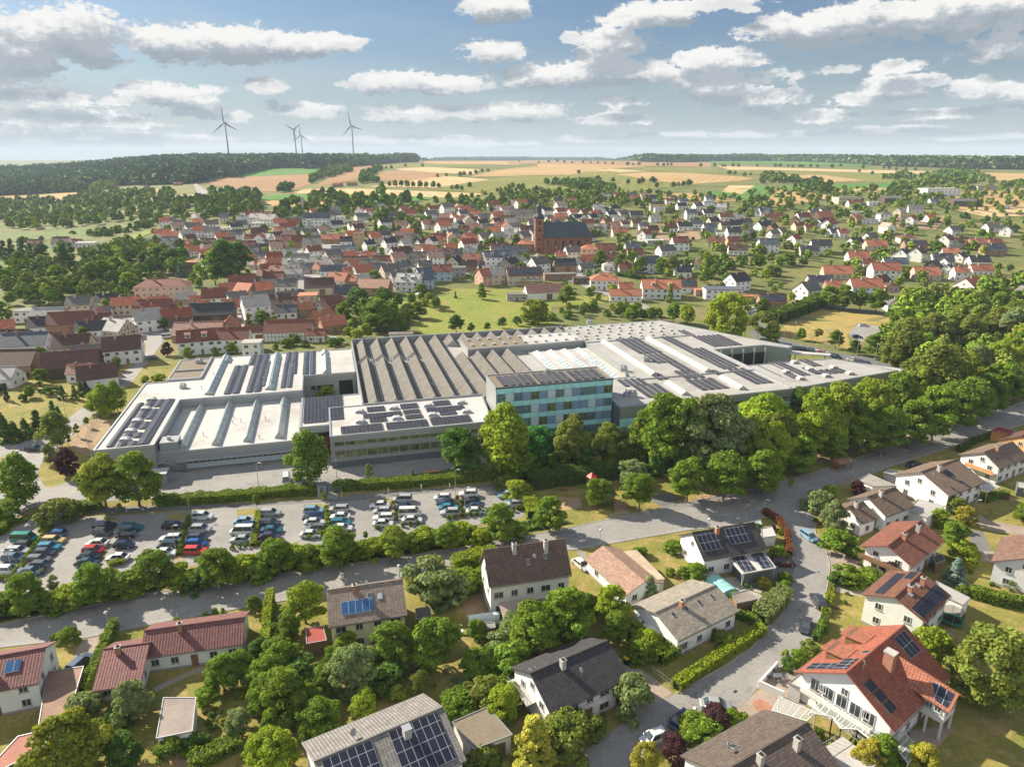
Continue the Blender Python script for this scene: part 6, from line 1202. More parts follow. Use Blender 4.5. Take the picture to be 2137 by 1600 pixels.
T('F1','in the park on the left','rd 1880 1140 780 1.1;rg 1750 1150 870 1.2;rd 1830 1060 790 1.2;pd 540 1060 800 1.2;pd 600 1055 800 1.3;rd 180 1055 870 1.2;rd 720 1000 860 1.2;rg 1140 1120 965 1.2;rd 1290 1010 830 1.3;rd 1400 1020 850 1.2;rd 1180 1010 870 1.2;rl 1050 1200 1045 1.2;rg 950 1100 920 1.1;rg 750 1160 965 1.2;rg 860 1140 940 1.1;ro 400 1290 1080 1.2;rg 480 1180 985 1.2;ro 590 1200 1060 1.2;rg 700 1220 1100 1.2;rg 200 1280 1150 1.1;ro 250 1220 1040 1;rg 50 1180 1010 1.2;rg 130 1200 1090 1.2;rg 1300 1260 1180;rg 1400 1260 1180;rg 1460 1230 1165;cb 1470 1080 960 1.5;rg 1580 1160 1050;rg 1620 1180 1080;rg 90 1310 1200 1.2;og 30 1440 1280 1;rd 340 940 810 1.2;cd 50 950 780 1.2;cd 110 940 770 1.2;cd 200 930 760 1.2;cd 260 940 800 1.2;cb 165 900 780;rg 340 1010 900;bd 590 735 705 1.4')
CAND = []
def cand(kd, x, y, h, w, zone, grp=None): CAND.append((h*F/max(50., proj((x,y,terr(x,y)))[2]), kd, x, y, h, w, zone))
HOUSEG = {}
def blocked(x, y, m=0.):
    if not HOUSEG:
        for (a, b_, r) in HOUSEP:
            for i in range(int((a-r-8)//20), int((a+r+8)//20)+1):
                for j in range(int((b_-r-8)//20), int((b_+r+8)//20)+1): HOUSEG.setdefault((i,j), []).append((a,b_,r))
    for a, b_, r in HOUSEG.get((int(x//20), int(y//20)), ()):
        if (x-a)**2+(y-b_)**2 < (r+m)**2: return True
    for pl in ROADP[:-4]:
        if inpoly(x, y, pl): return True
    return False
def infill():
    rr = random.Random(21); b = MB(); made = 0
    for k, s_, n in (('P','330 470 640 445 900 440 1120 430 1250 450 1250 600 1100 560 900 575 640 590 400 560 330 520',115),('P','1250 430 1560 425 2137 480 2200 640 1900 600 1560 560 1250 560',14),('M1','0 300 900 120 2133 20 2133 250 1300 300 900 250 0 380',14)):
        pl = [(p.x,p.y) for p in pts(k, s_)]; x0 = min(p[0] for p in pl); x1 = max(p[0] for p in pl); y0 = min(p[1] for p in pl); y1 = max(p[1] for p in pl); c_ = 0; tr = 0
        while c_ < n and tr < 6000:
            tr += 1; x, y = rr.uniform(x0,x1), rr.uniform(y0,y1)
            if not inpoly(x, y, pl) or inpoly(x, y, FACT): continue
            if any((x-a)**2+(y-q)**2 < (r+4.2)**2 for a, q, r in HOUSEP if abs(x-a) < 30): continue
            L, W = rr.uniform(8,13), rr.uniform(6.5,9); an = rad(rr.choice([8,12,35,38,30,42,100,28,20])+rr.uniform(-6,6)); he = rr.choice([3,3.4,5.4,5.6]); hr = he+W*.42; z = terr(x, y); mt = rr.choice(['far_roof_red','far_roof_orange','far_roof_dark','far_roof_grey','far_roof_pale','far_roof_orange','far_roof_grey']); wm = rr.choice(['far_wall_white','far_wall_white','far_wall_white','far_wall_cream'])
            ca, sa = math.cos(an), math.sin(an); Q = lambda u, v, h: (x+u*ca-v*sa, y+u*sa+v*ca, z+h)
            X, Y = L/2, W/2
            b.face([Q(-X,-Y,-3),Q(X,-Y,-3),Q(X,-Y,he),Q(-X,-Y,he)],wm); b.face([Q(X,Y,-3),Q(-X,Y,-3),Q(-X,Y,he),Q(X,Y,he)],wm)
            b.face([Q(X,-Y,-3),Q(X,Y,-3),Q(X,Y,he),Q(X,0,hr-.1),Q(X,-Y,he)],wm); b.face([Q(-X,Y,-3),Q(-X,-Y,-3),Q(-X,-Y,he),Q(-X,0,hr-.1),Q(-X,Y,he)],wm)
            o_ = .45; sl = (hr-he)/Y
            for sg in (-1,1):
                q = [Q(-X-o_,sg*(Y+o_),he-sl*o_+.1),Q(X+o_,sg*(Y+o_),he-sl*o_+.1),Q(X+o_,0,hr+.1),Q(-X-o_,0,hr+.1)]; b.slab(q if sg < 0 else q[::-1], .15, mt)
            for zz in ([1.,3.7] if he > 5 else [1.]):
                for i in range(int(L/2.8)):
                    u = -X+(i+.6)*2.8; b.face([Q(u-.5,-Y-.03,zz),Q(u+.5,-Y-.03,zz),Q(u+.5,-Y-.03,zz+1.1),Q(u-.5,-Y-.03,zz+1.1)],'glass')
                b.face([Q(-X-.03,.5,zz),Q(-X-.03,-.5,zz),Q(-X-.03,-.5,zz+1.1),Q(-X-.03,.5,zz+1.1)],'glass')
            u = rr.uniform(-X*.5,X*.5); n0 = [Q(u-.3,-.9,hr-.9),Q(u+.3,-.9,hr-.9),Q(u+.3,-.3,hr-.9),Q(u-.3,-.3,hr-.9)]; b.hull8(n0,[(p[0],p[1],p[2]+1.8) for p in n0],'brick')
            HOUSEP.append((x, y, max(L,W)/2+1)); c_ += 1; made += 1
    o = b.build('village_houses'); tag(o, 'many small gabled houses packed between the larger houses of the village', 'houses', kind='stuff'); print('infill', made)
FACT = [tuple(FO+Matrix.Rotation(FA,3,'Z')@Vector((u,v,0))) for u, v in ((-2,-3),(100,-12),(240,-8),(250,12),(195,95),(60,92),(-4,60))]
infill()
def fill(k, s, sp, h0, h1, kinds, zone, dens=.85):
    pl = [(p.x,p.y) for p in pts(k, s)]; x0 = min(p[0] for p in pl); x1 = max(p[0] for p in pl); y0 = min(p[1] for p in pl); y1 = max(p[1] for p in pl)
    y = y0
    while y < y1:
        x = x0
        while x < x1:
            a, b_ = x+random.uniform(-.5,.5)*sp, y+random.uniform(-.5,.5)*sp
            if random.random() < dens and inpoly(a, b_, pl):
                kd = random.choice(kinds.split()); h = random.uniform(h0, h1)
                if not blocked(a, b_, h*.16) and not inpoly(a, b_, FACT): cand(kd, a, b_, h, random.uniform(.9,1.3), zone)
            x += sp
        y += sp
MIX = 'rg rg rg ro rl og rd bg rl'
# village gardens
fill('P','0 560 330 480 640 440 900 430 1100 415 1250 440 1250 640 900 640 640 560 330 600 0 640',11,3,7,MIX+' cd bo','in the village gardens',.36)
fill('P','1000 400 1300 400 1640 420 1640 620 1250 620 1000 560',12,3,7.5,MIX+' bo','in the church side gardens',.42)
fill('P','1560 400 2137 390 2300 400 2300 640 1640 650 1560 540',12,3.5,8,MIX+' cd bo','in the hillside gardens on the right',.44)
fill('P','700 425 1100 412 1240 408 1240 440 900 448 640 455 560 445',13,5,8.5,'rg rg rg og','above the old village',.42)
fill('F3','0 360 260 380 700 430 1060 440 1140 520 1000 520 700 500 400 560 300 540 180 540 0 520',12,5,9,'rg rg rg ro','behind the church',.5)
fill('F3','250 330 700 320 860 370 850 410 600 400 420 350',11,6,10,'rd rg rg','in the copse on the pasture',.85)
fill('F3','1450 900 1950 880 2137 900 2137 1250 1900 1180 1560 1140 1440 1060',11,6,10,'rg rg rl rg','around the houses below the church',.5)
fill('F2','560 420 760 470 900 440 1100 420 1280 480 1250 520 1150 520 1000 560 800 600 560 640 420 660 200 620 160 560',13,8,13,'rd rg rg','around the white clinic',.45)
fill('F2','950 600 1150 580 1240 620 1400 700 1340 760 1050 760 960 700',11,8,12,'rd rg cd rg','in the dark grove of the old village',.7)
fill('M2','560 190 1100 100 1100 240 1060 350 760 380 600 330',9,6,11,'rg rd ro bg','in the orchard behind the sawtooth roofs',.7)
fill('M3','180 240 700 120 1200 200 1220 260 760 250 400 250 0 300',7,3,6,'bg bl bg rd ro','in the scrub behind the factory',.9)
fill('F1','0 580 500 540 1000 560 1500 500 1560 520 1540 640 1300 640 1100 640 600 680 0 700',12,6,10,'rg rl ro rs rg','in the valley woods at the left',.72)
fill('F1','0 470 250 450 520 470 640 440 660 390 900 400 1400 400 1430 470 1560 460 1560 520 1000 540 500 530 0 560',13,6,10,'rd rg rl rg','in the valley woods at the left',.6)
fill('F1','1600 470 1750 440 2137 440 2137 560 1900 600 1740 640 1620 620',13,8,13,'rd rg rg','in the woods beyond the main street',.85)
fill('F1','1580 350 1700 400 2137 395 2137 420 1750 440 1680 420',13,6,11,'rd rg','by the country road',.7)
fill('F1','740 320 940 330 940 385 740 390',14,10,14,'rq rl rg','in the light copse on the field edge',.9)
fill('F1','0 1090 300 1010 480 1000 820 900 1100 830 1450 870 1550 990 1500 1060 1150 1090 1080 1290 800 1310 560 1300 0 1400',11,8,12,'rg rd ro rl rg','in the park on the left',.75)
fill('F1','100 800 420 780 420 860 1000 850 1100 900 900 960 400 960 300 900',13,4,8,'rg bg rd','in the allotments by the valley meadow',.4)
fill('F1','700 745 1130 665 1300 620 1330 650 1130 700 900 750 740 770',8,4,6,'bd rd bg','in the hedge across the valley meadow',1.)
fill('F2','520 250 620 200 760 190 800 230 640 270 540 290 460 330 440 310',12,7,11,'rd rg rg','in the hedge spur on the plateau',.9)
fill('F2','860 270 1020 200 1040 215 900 300 1010 320 860 330',12,7,12,'rd rg','on the left edge of the brown oval field',.8)
fill('F2','150 400 250 370 330 380 300 405',13,9,12,'rd rg','on the slope above the clinic',.9)
fill('F4','180 400 430 330 440 310 560 370 560 410 420 420',14,8,12,'rd rg','on the plateau right',.5)
fill('F4','0 260 130 260 350 300 350 330 0 330',13,6,10,'rd rg rg','in the plateau copse right',.8)
fill('F4','940 290 1160 250 1280 280 1300 300 1240 340 1060 340 1040 400 1150 410 1250 420 1280 360 1700 330 1780 240 1500 230 1300 270 1240 300',13,6,10,'rd rg rg','on the wooded knoll at the upper right',.75)
fill('F4','1280 330 1600 340 1850 330 1930 310 1780 250 1500 235 1300 280',15,4,7,'bg bo rg','on the wooded knoll at the upper right',.8)
fill('F4','1960 340 2400 290 2400 310 1960 355',10,5,8,'rd bg','in the hedge at the right edge of the plateau',.9)
fill('F3','400 320 460 310 700 310 1480 330 1500 345 1330 350',20,7,10,'rd','on the plateau middle',.15)
fill('M4','1400 120 2137 40 2300 50 2300 900 2100 880 1900 900 1500 900 1250 620 1150 550 1130 250 1250 150',10,9,15,'rg ro wo rg og','in the wood at the right edge',.7)
for k, s in (('F2','1040 345 1100 347 1147 350 1198 350 1243 355 1292 355 1345 358 1397 358 1455 362 1500 362 1750 358 1490 275 1560 270 1672 268 1705 262 1755 258 1800 250 1850 235 1900 230 1230 190 1368 190 1115 205 1070 208 1605 378 1647 378 1685 380 755 470 1140 485 485 440'),
 ('F3','320 330 850 318 575 248 1205 362 520 162 610 160 670 162 730 165 790 167 850 170 970 178 1015 178 1065 178 1210 182 1262 186 1295 180 1325 180 1560 190 1675 185 1740 190 1760 192 1825 190 1868 192 2020 190 90 150 250 160 330 155 400 150 455 158 1420 345 1460 345 1380 348 1340 362 1800 255 1840 255 1920 270 1965 265 2110 290'),
 ('F4','120 190 155 190 225 192 260 195 320 195 345 195 405 192 460 198 580 198 650 190 800 235 905 255 830 205 1000 205 1040 210 1100 220 1180 220 1250 222 1840 490 1280 640 1830 640')):
    n = nums(s)
    for i in range(0, len(n), 2): p = G(k, n[i], n[i+1]); cand(random.choice(['rd','rg','rd']), p.x, p.y, random.uniform(6,9) if p.y < 1800 else random.uniform(7,10), 1.1, 'on the open fields of the plateau')
# the forest on the ridge
def ridge_edge():
    e = []
    for k, s in (('F1','-600 470 -300 440 0 415 350 402 690 386 750 345 950 340 1200 334 1400 330 1560 322 1690 290 1830 285'),('F1','1790 236 2137 206'),('F2','180 200 380 196 450 205'),('F2','790 188 950 172 1150 156 1300 149 1500 141 2137 138'),('F3','250 135 700 140 1100 150 1400 154 1600 143 2137 142'),('F4','200 144 500 150 800 170 1050 185 1350 192 1700 205 2137 212 2700 230')):
        n = nums(s)
        for i in range(0, len(n), 2): p = G(k, n[i], n[i+1]); e.append((p.x/p.y, p.y))
    e.sort(); return e
EDGE = ridge_edge(); EA = [a for a,_ in EDGE]; EY = [y for _,y in EDGE]
FOR = []
a = -1.05
while a < 1.25:
    yf = float(np.interp(a, EA, EY)); y = yf; lim = min(3500, max(yf+160, 2750)) if a < -.12 else yf+260
    while y < lim:
        near = y-yf < 60; sp = 9. if near else 13.+max(0, (y-yf-200)*.006)
        yy = y+random.uniform(-.5,.5)*sp; aa = a+random.uniform(-.5,.5)*.006
        con = (math.sin(aa*23+yy*.004)+math.sin(aa*9.1+yy*.002+2) > .1) or y-yf > 500
        FOR.append(('c' if con and random.random() < .7 else 'r', aa*yy, yy, random.uniform(15,25) if not con else random.uniform(20,29)))
        y += sp
    a += 10./max(1500., yf) if a < -.12 else 9./yf
print('forest trees', len(FOR), 'candidates', len(CAND), 'trees', NTREE)
def merge(name, label, cat, items, lods):
    proto = {}; VS = []; CS = []
    for kd, colr, x, y, h, w in items:
        nl = next(n for dmax, n in lods if y < dmax); var = random.randrange(4); kk = (kd, var, nl)
        if kk not in proto: proto[kk] = crown_arrays(kd, nl, 900+var+ord(kd), LS[kd]*(NL[kd]/nl)**.5*.85)
        V, C_ = proto[kk]; a = random.random()*6.28; ca, sa = math.cos(a), math.sin(a); s = h*w
        X = (V[:,:,0]*ca-V[:,:,1]*sa)*s+x; Y = (V[:,:,0]*sa+V[:,:,1]*ca)*s+y; Z = V[:,:,2]*h+terr(x, y)
        VS.append(np.stack([X,Y,Z], 2)); CS.append(C_*np.array(jit(colr, .14))[None,:])
    me = leafmesh(name, np.concatenate(VS).astype(np.float32), np.concatenate(CS).astype(np.float32), 'stuff_leaves')
    o = link(name, me); tag(o, label, cat, kind='stuff'); return o
merge('forest', 'dark mixed forest covering the ridge along the horizon', 'forest', [(k_, (.045,.10,.055) if k_ == 'c' else (.10,.165,.05), x, y, h, 1.15) for k_, x, y, h in FOR], ((1500,90),(2200,55),(1e9,38)))
fl = [(float(EA[i]*EY[i]), EY[i]+2) for i in range(len(EA))]
# hedges
def hedge(label, k, s, w, h, colr='g', wob=.12, name='hedge'):
    p = pts(k, s); g = np.random.default_rng(len(s)+int(h*10)); core = MB(); P_ = []; N_ = []
    for i in range(len(p)-1):
        a, e = p[i], p[i+1]; L = (e-a).length; d = (e-a)/L; n = Vector((-d.y, d.x, 0)); q = w/2*.82
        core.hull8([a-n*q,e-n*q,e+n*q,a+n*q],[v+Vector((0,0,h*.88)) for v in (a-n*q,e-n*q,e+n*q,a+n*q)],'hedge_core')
        dist = max(60, a.y); dens = 42 if dist < 160 else 20 if dist < 300 else 8
        N = int(L*(w+2*h)*dens)
        t_ = g.random(N)*(L+w*.6)-w*.3; u = g.random(N)*(w+2*h); top = (u > h) & (u < h+w)
        off = np.where(top, u-h-w/2, np.where(u <= h, -w/2, w/2)); zz = np.where(top, h, np.where(u <= h, u, u-h-w)); wav = wob*np.sin(t_*.9+i)+wob*.7*np.sin(t_*2.3)
        zz = zz*(1+wav*.5)+g.normal(size=N)*.05; off = off*(1+wav)+g.normal(size=N)*.05
        an, dn = np.array(a), np.array(d); nn = np.array(n)
        P_.append(an+dn*t_[:,None]+nn*off[:,None]+np.array([0,0,1.])*zz[:,None]); N_.append(np.where(top[:,None], np.array([0,0,1.]), nn*np.sign(off)[:,None]))
    Pn = np.concatenate(P_); Nn = norm(np.concatenate(N_)+g.normal(size=Pn.shape)*.55); sz = .26 if p[0].y < 160 else .42 if p[0].y < 300 else .9
    ta = norm(np.cross(Nn, g.normal(size=Pn.shape))); tb = np.cross(Nn, ta); s_ = sz*(.6+.8*g.random(len(Pn)))[:,None]
    V = np.stack([Pn-ta*s_*.6, Pn-tb*s_*.5, Pn+ta*s_*.6, Pn+tb*s_*.5], 1).astype(np.float32); tone = (.75+.5*g.random(len(Pn))); C_ = np.stack([tone*(.9+.3*g.random(len(Pn))), tone, tone*.9], 1).astype(np.float32)
    o = link(name, leafmesh(name, V, C_, 'leaves'), None, LC[colr]); tag(o, label, 'hedge'); cm = core.build('hedge_core', o); return o
hedge('clipped hedge along the curving road beside the light grey roofed bungalow','N3','965 1165 1240 975 1435 855',1.6,1.5,'l',.05)
hedge('short clipped hedge behind the lawn of the light grey roofed bungalow','N3','1430 850 1380 790 1290 765',1.3,1.4,'g',.05)
hedge('clipped hedge corner left of the light grey roofed bungalow','N3','870 1020 985 945 990 940',2.0,2.0,'g'); hedge('tall loose hedge beside the umbrella terrace','N3','700 860 780 930 870 1015',2.4,2.4,'l')
hedge('thick grey green hedge bending round the rockery','N3','1430 790 1490 730 1555 660',3.0,2.2,'s'); hedge('row of small thujas behind the dark pavilion','N3','1275 665 1405 750',.9,1.3,'g',.3)
hedge('copper brown hedge around the junction corner garden','N3','1450 190 1530 235 1580 320 1592 425',1.,1.3,'copper'); hedge('slanting clipped hedge beside the purple roofed annex','N1','465 1215 560 1020 640 835',1.2,2.0,'g',.05)
hedge('tall rounded hedge arch at the right of the long bungalow','N1','1485 960 1495 820 1510 690',1.3,3.0,'l',.03); hedge('long hedge between the car park and the factory yard','N2','405 60 900 30 1340 -10',2.6,2.0,'g'); hedge('long hedge below the factory yard on the left','N1','880 140 1250 118 1600 85 1770 75',2.8,2.0,'g')
hedge('hedge at the upper left of the car park','N1','380 190 480 165 560 160',2.4,1.8,'g'); hedge('hedge left of the exit lane at the left edge','N1','-60 330 0 300 45 250',2.2,1.8,'g')
hedge('long dark clipped hedge at the right edge below the lawns','N4','1310 650 1450 690 1640 720 1700 735',2.,1.9,'g'); hedge('hedge at the bottom edge left of the solar house','N1','1080 1590 1200 1545 1320 1490',2.,1.6,'g')
hedge('tall dark hedge along the dry meadow','M4','280 260 400 220 520 175 630 120',6,5,'d',.2); hedge('hedge in the garden by the left street','M1','-60 800 60 720 205 655',2.,1.8,'d'); hedge('hedge running down beside the last parked cars','N2','1440 70 1480 150 1500 220',2.6,2.2,'l')
hedge('loose hedge along the road left of the tall white house','N2','1070 500 1180 470 1280 440',2.6,2.6,'l'); hedge('loose hedge beside the vegetable plot','N2','1130 600 1210 570 1280 540',2.4,2.2,'g'); hedge('dark hedge behind the playground','M3','230 1480 500 1440 880 1400',4,3.5,'d'); hedge('low hedge by the two orange roofed villas','F3','890 1070 1000 1085 1100 1100',3,2,'d')
hedge('dark clipped hedge beside the main road at the right','M4','1650 1215 1760 1150 1900 1105',1.5,1.3,'d'); hedge('small hedge below the awning house on the right','M4','1830 1590 1900 1560 2000 1540',1.5,1.2,'g')
hedge('low shrubs edging the red villa street side','N4','440 900 470 840 490 790',1.,1.3,'d'); hedge('narrow flower hedge along the right kerb','N4','490 760 515 680 530 600',.9,.8,'q',.4)
hedge('low hedge under the purple tree by the long road','N4','330 1040 380 1000 420 960',1.4,1.,'o',.3)
hedge('yellowish clipped hedge between the two middle car rows','N1','1410 372 1440 190',1.2,.9,'q',.03); hedge('clipped hedge block in front of the white saloon','N1','610 482 685 468',1.1,.9,'q',.03); hedge('olive hedge block at the foot of the left car row','N1','140 540 235 520',1.1,.8,'o',.03)
# round shrubs between the car rows
def shrubs(k, s, h, colr, zone, w=1.):
    n = nums(s)
    for i in range(0, len(n), 2): p = G(k, n[i], n[i+1]); plant('b', colr, p.x, p.y, h, w, zone, 'clipped shrubs in the car park')
shrubs('C1','700 400 665 455 625 515 590 570 530 635 495 700 455 760 410 820 365 890 335 955 270 1000 235 1050 240 1020 30 1140 130 1130',1.1,'l','in the left divider of the car park',.85)
shrubs('C2','810 380 800 440 780 490 750 560 740 620 710 680 700 750 700 820 660 900 720 900',1.2,'g','in the second divider of the car park',.9)
shrubs('C2','1460 830 1560 810 1665 800 1870 770 1965 760',1.1,'g','at the foot of the yellowish hedge',.75)
shrubs('C3','575 590 580 650 585 710 590 770 600 830 600 890 600 940 440 990 500 980 540 970 330 1020',1.2,'l','in the third divider of the car park',.9)
shrubs('C3','1560 520 1590 600 1610 680 1620 740 1590 860 1710 850 1820 830 1930 810 1340 890 910 950',1.1,'o','in the fourth divider of the car park',.75)
shrubs('C4','740 440 780 510 800 580 830 640 820 700 610 750 690 730 930 690 1030 680 1120 650 1560 620 1640 600 1710 590',1.15,'g','in the right divider of the car park',.8)
def small(k, zone, s, h=.7):
    n = s.split()
    for i in range(0, len(n), 3): p = G(k, float(n[i+1]), float(n[i+2])); plant('b', n[i], p.x, p.y, h*random.uniform(.7,1.4), 1.1, zone)
small('N3','in the rockery beds','y 1440 570 s 1480 575 g 1500 600 y 1460 610 s 1520 590 g 1540 640 s 1400 600 p 1490 630 g 1445 640 p 1330 710 g 1355 600')
small('N3','in the flower bed by the dark roofed house','p 480 1330 s 560 1310 g 640 1270 p 660 1250 g 500 1290 s 690 1240 g 720 1210')
small('N4','in the flower beds on the right','g 520 560 p 540 575 y 515 640 g 505 700 s 500 740 g 600 690 s 615 640 p 560 720 g 1400 120 g 1460 95 p 1500 110 g 1420 590 s 1520 620 g 690 480 p 460 250 g 440 235 y 1330 490 g 1300 520 s 1120 800 g 1150 780')
small('N2','in the lower garden beds','y 800 560 g 900 610 p 960 690 s 980 740 g 1010 790 y 1040 800 g 1290 830 s 1150 860 g 900 980 y 880 1110 g 950 1150 p 1010 1080 s 1060 1120 g 700 1080')
small('N1','in the lower garden beds','g 1200 1280 y 1230 1300 g 1180 1320 s 1220 1340 g 1160 1360 g 1190 1390 y 1240 1360 g 550 970 s 530 1010 p 545 1050 g 500 1060 g 620 1300 s 660 1320 g 820 1230 y 1350 1210 g 1140 1300 g 700 1380 p 640 1390 g 310 1340 g 420 1330')
# undergrowth on the bank and under the tree belt
def undergrowth(name, label, k, s, dens, h, cols, sz):
    pl = [(p.x,p.y) for p in pts(k, s)]; g = np.random.default_rng(5); x0 = min(p[0] for p in pl); x1 = max(p[0] for p in pl); y0 = min(p[1] for p in pl); y1 = max(p[1] for p in pl)
    N = int((x1-x0)*(y1-y0)*dens); X = x0+(x1-x0)*g.random(N); Y = y0+(y1-y0)*g.random(N); keep = np.array([inpoly(a, b_, pl) for a, b_ in zip(X, Y)]); X = X[keep]; Y = Y[keep]; N = len(X)
    hm = h*(.35+.65*np.abs(np.sin(X*.55+np.sin(Y*.4)*2)*np.cos(Y*.6+np.sin(X*.33)*1.7))); Z = hm*(.55+.45*g.random(N))
    Pn = np.stack([X,Y,Z],1); Nn = norm(np.stack([g.normal(size=N)*.6, g.normal(size=N)*.6, np.ones(N)],1)); ta = norm(np.cross(Nn, g.normal(size=(N,3)))); tb = np.cross(Nn, ta); s_ = sz*(.6+.8*g.random(N))[:,None]
    V = np.stack([Pn-ta*s_*.6, Pn-tb*s_*.5, Pn+ta*s_*.6, Pn+tb*s_*.5],1).astype(np.float32); m = (np.sin(X*.31+1)*np.cos(Y*.37)*.5+.5)[:,None]
    C_ = (np.array(LC[cols[0]])*m+np.array(LC[cols[1]])*(1-m))*(.7+.6*g.random(N))[:,None]
    o = link(name, leafmesh(name, V, C_.astype(np.float32), 'stuff_leaves')); tag(o, label, 'undergrowth', kind='stuff')
undergrowth('undergrowth','low dark green ground cover over the bank between car park and road','P','-60 1290 0 1262 240 1222 430 1190 600 1166 860 1130 1090 1096 1130 1080 1190 1090 1010 1126 850 1153 600 1186 300 1229 0 1292 -60 1306',26,1.3,'gd',.36)
undergrowth('undergrowth','tangled shrub layer under the tree belt before the factory','P','1075 1000 1060 940 1290 905 1500 875 1700 835 1860 795 2137 700 2137 790 1880 870 1650 925 1500 940 1400 960 1200 975',7,2.6,'dg',.7)
# nearest/largest candidates become single trees, the rest one object
CAND.sort(key=lambda t_: -t_[0])
REST = []
for cd in CAND:
    _, kd, x, y, h, w, zone = cd
    idx = 1 if kd[0] in 'bt' else 0
    if NTREE[idx] < 298 and proj((x, y, terr(x, y)))[0] > -200 and proj((x,y,terr(x,y)))[0] < 2340: plant(kd[0], kd[1], x, y, h, w, zone)
    else: REST.append(cd)
if REST: merge('garden_trees', 'many small green trees and shrubs filling the gardens of the village', 'trees', [(k_[0], LC[k_[1]], x, y, h, w) for _, k_, x, y, h, w, _z in REST], ((300,1900),(450,900),(700,230),(1000,120),(1e9,75)))
# ------------------------------------------------------------ cars
CARK = {}
def carproto(kind):
    """side profile lofted to body + glasshouse; nose points to +x"""
    L, W, Hh = {'sedan':(4.5,1.78,1.42),'hatch':(4.0,1.74,1.48),'wagon':(4.6,1.8,1.48),'suv':(4.4,1.84,1.66),'mpv':(4.4,1.82,1.72),'van':(5.0,1.95,2.0),'pickup':(4.9,1.8,1.7)}[kind]
    l = L/2; bel = {'sedan':.86,'hatch':.9,'wagon':.9,'suv':1.02,'mpv':1.0,'van':1.08,'pickup':1.0}[kind]
    gb = {'sedan':((-1.75,-1.05,.45,1.15),),'hatch':((-1.95,-1.6,.5,1.2),),'wagon':((-2.2,-1.9,.45,1.15),),'suv':((-2.1,-1.75,.4,1.1),),'mpv':((-2.12,-1.85,.75,1.55),),'van':((-2.45,-2.3,1.2,1.9),),'pickup':((-.4,-.25,.75,1.3),)}[kind][0]
    b = MB(); 
    def ring(x, zb, zt, w, tw=None): tw = tw or w*.94; return [(x,-w/2,zb),(x,w/2,zb),(x,w/2,zb+(zt-zb)*.55),(x,tw/2,zt),(x,-tw/2,zt),(x,-w/2,zb+(zt-zb)*.55)]
    st = [(-l,.42,bel-.14,W*.86),(-l+.12,.26,bel-.03,W*.95),(-l+.6,.2,bel,W),(gb[3]*.6,.2,bel,W),(gb[3],.2,bel-.02,W),(l-.75,.2,bel-.12,W*.99),(l-.2,.24,bel-.22,W*.93),(l,.38,bel-.36,W*.8)]
    rs = [ring(x,zb,zt,w) for x,zb,zt,w in st]
    for i in range(len(rs)-1):
        for j in range(6): b.face([rs[i][j],rs[i+1][j],rs[i+1][(j+1)%6],rs[i][(j+1)%6]],'car_paint')
    b.face(rs[0][::-1],'car_paint'); b.face(rs[-1],'car_paint')
    # roof panel + pillars
    x0,x1,x2,x3 = gb; w0 = W*.94; w1 = W*.72; zr = Hh
    rb = [(x1,-w1/2,zr-.03),(x2,-w1/2,zr-.03),(x2,w1/2,zr-.03),(x1,w1/2,zr-.03)]; rt = [(x1+.08,-w1/2+.06,zr+.02),(x2-.12,-w1/2+.06,zr+.02),(x2-.12,w1/2-.06,zr+.02),(x1+.08,w1/2-.06,zr+.02)]
    b.hull8(rb, rt, 'car_paint')
    for s in (-1,1):
        for xa, xb in ((x0,x1),(x3,x2)): b.bar((xa,s*w0/2,bel-.02),(xb,s*w1/2,zr-.02),.09,'car_paint')
        xm = (x1+x2)/2; b.bar((xm,s*(w0/2+.0),bel-.02),(xm,s*w1/2,zr-.02),.07,'car_paint'); b.box(x3-.25,s*(W/2+.08)-.08,bel-.02,x3-.1,s*(W/2+.08)+.08,bel+.12,'car_paint')
    if kind == 'pickup': b.box(-2.35,-.8,.9,-.5,.8,1.05,'rubber')
    body = b.mesh('body'); g = MB(); g.hull8([(x0+.02,-w0/2+.02,bel-.03),(x3-.02,-w0/2+.02,bel-.03),(x3-.02,w0/2-.02,bel-.03),(x0+.02,w0/2-.02,bel-.03)],[(x1+.02,-w1/2+.02,zr-.035),(x2-.02,-w1/2+.02,zr-.035),(x2-.02,w1/2-.02,zr-.035),(x1+.02,w1/2-.02,zr-.035)],'glass')
    gl = g.mesh('window')
    wh = MB(); wh.tube((0,-.11,0),(0,.11,0),.32,.32,'rubber',14); rim = MB(); rim.tube((0,-.125,0),(0,.125,0),.2,.2,'steel',10)
    hl = MB(); hl.hull8([(-.02,-.17,-.07),(.06,-.17,-.07),(.02,.17,-.07),(-.06,.17,-.07)],[(-.06,-.17,.07),(.0,-.17,.07),(-.03,.17,.07),(-.1,.17,.07)],'headlamp')
    tl = MB(); tl.box(-.05,-.15,-.09,.04,.15,.09,'taillamp'); pl = MB(); pl.box(-.02,-.26,-.06,.02,.26,.06,'line_paint')
    return dict(body=body, glass=gl, wheel=wh.mesh('wheel'), rim=rim.mesh('rim'), hl=hl.mesh('headlight'), tl=tl.mesh('taillight'), pl=pl.mesh('number_plate'), l=l, W=W, bel=bel)
def bend(me):  # soft shading on car bodies
    return me
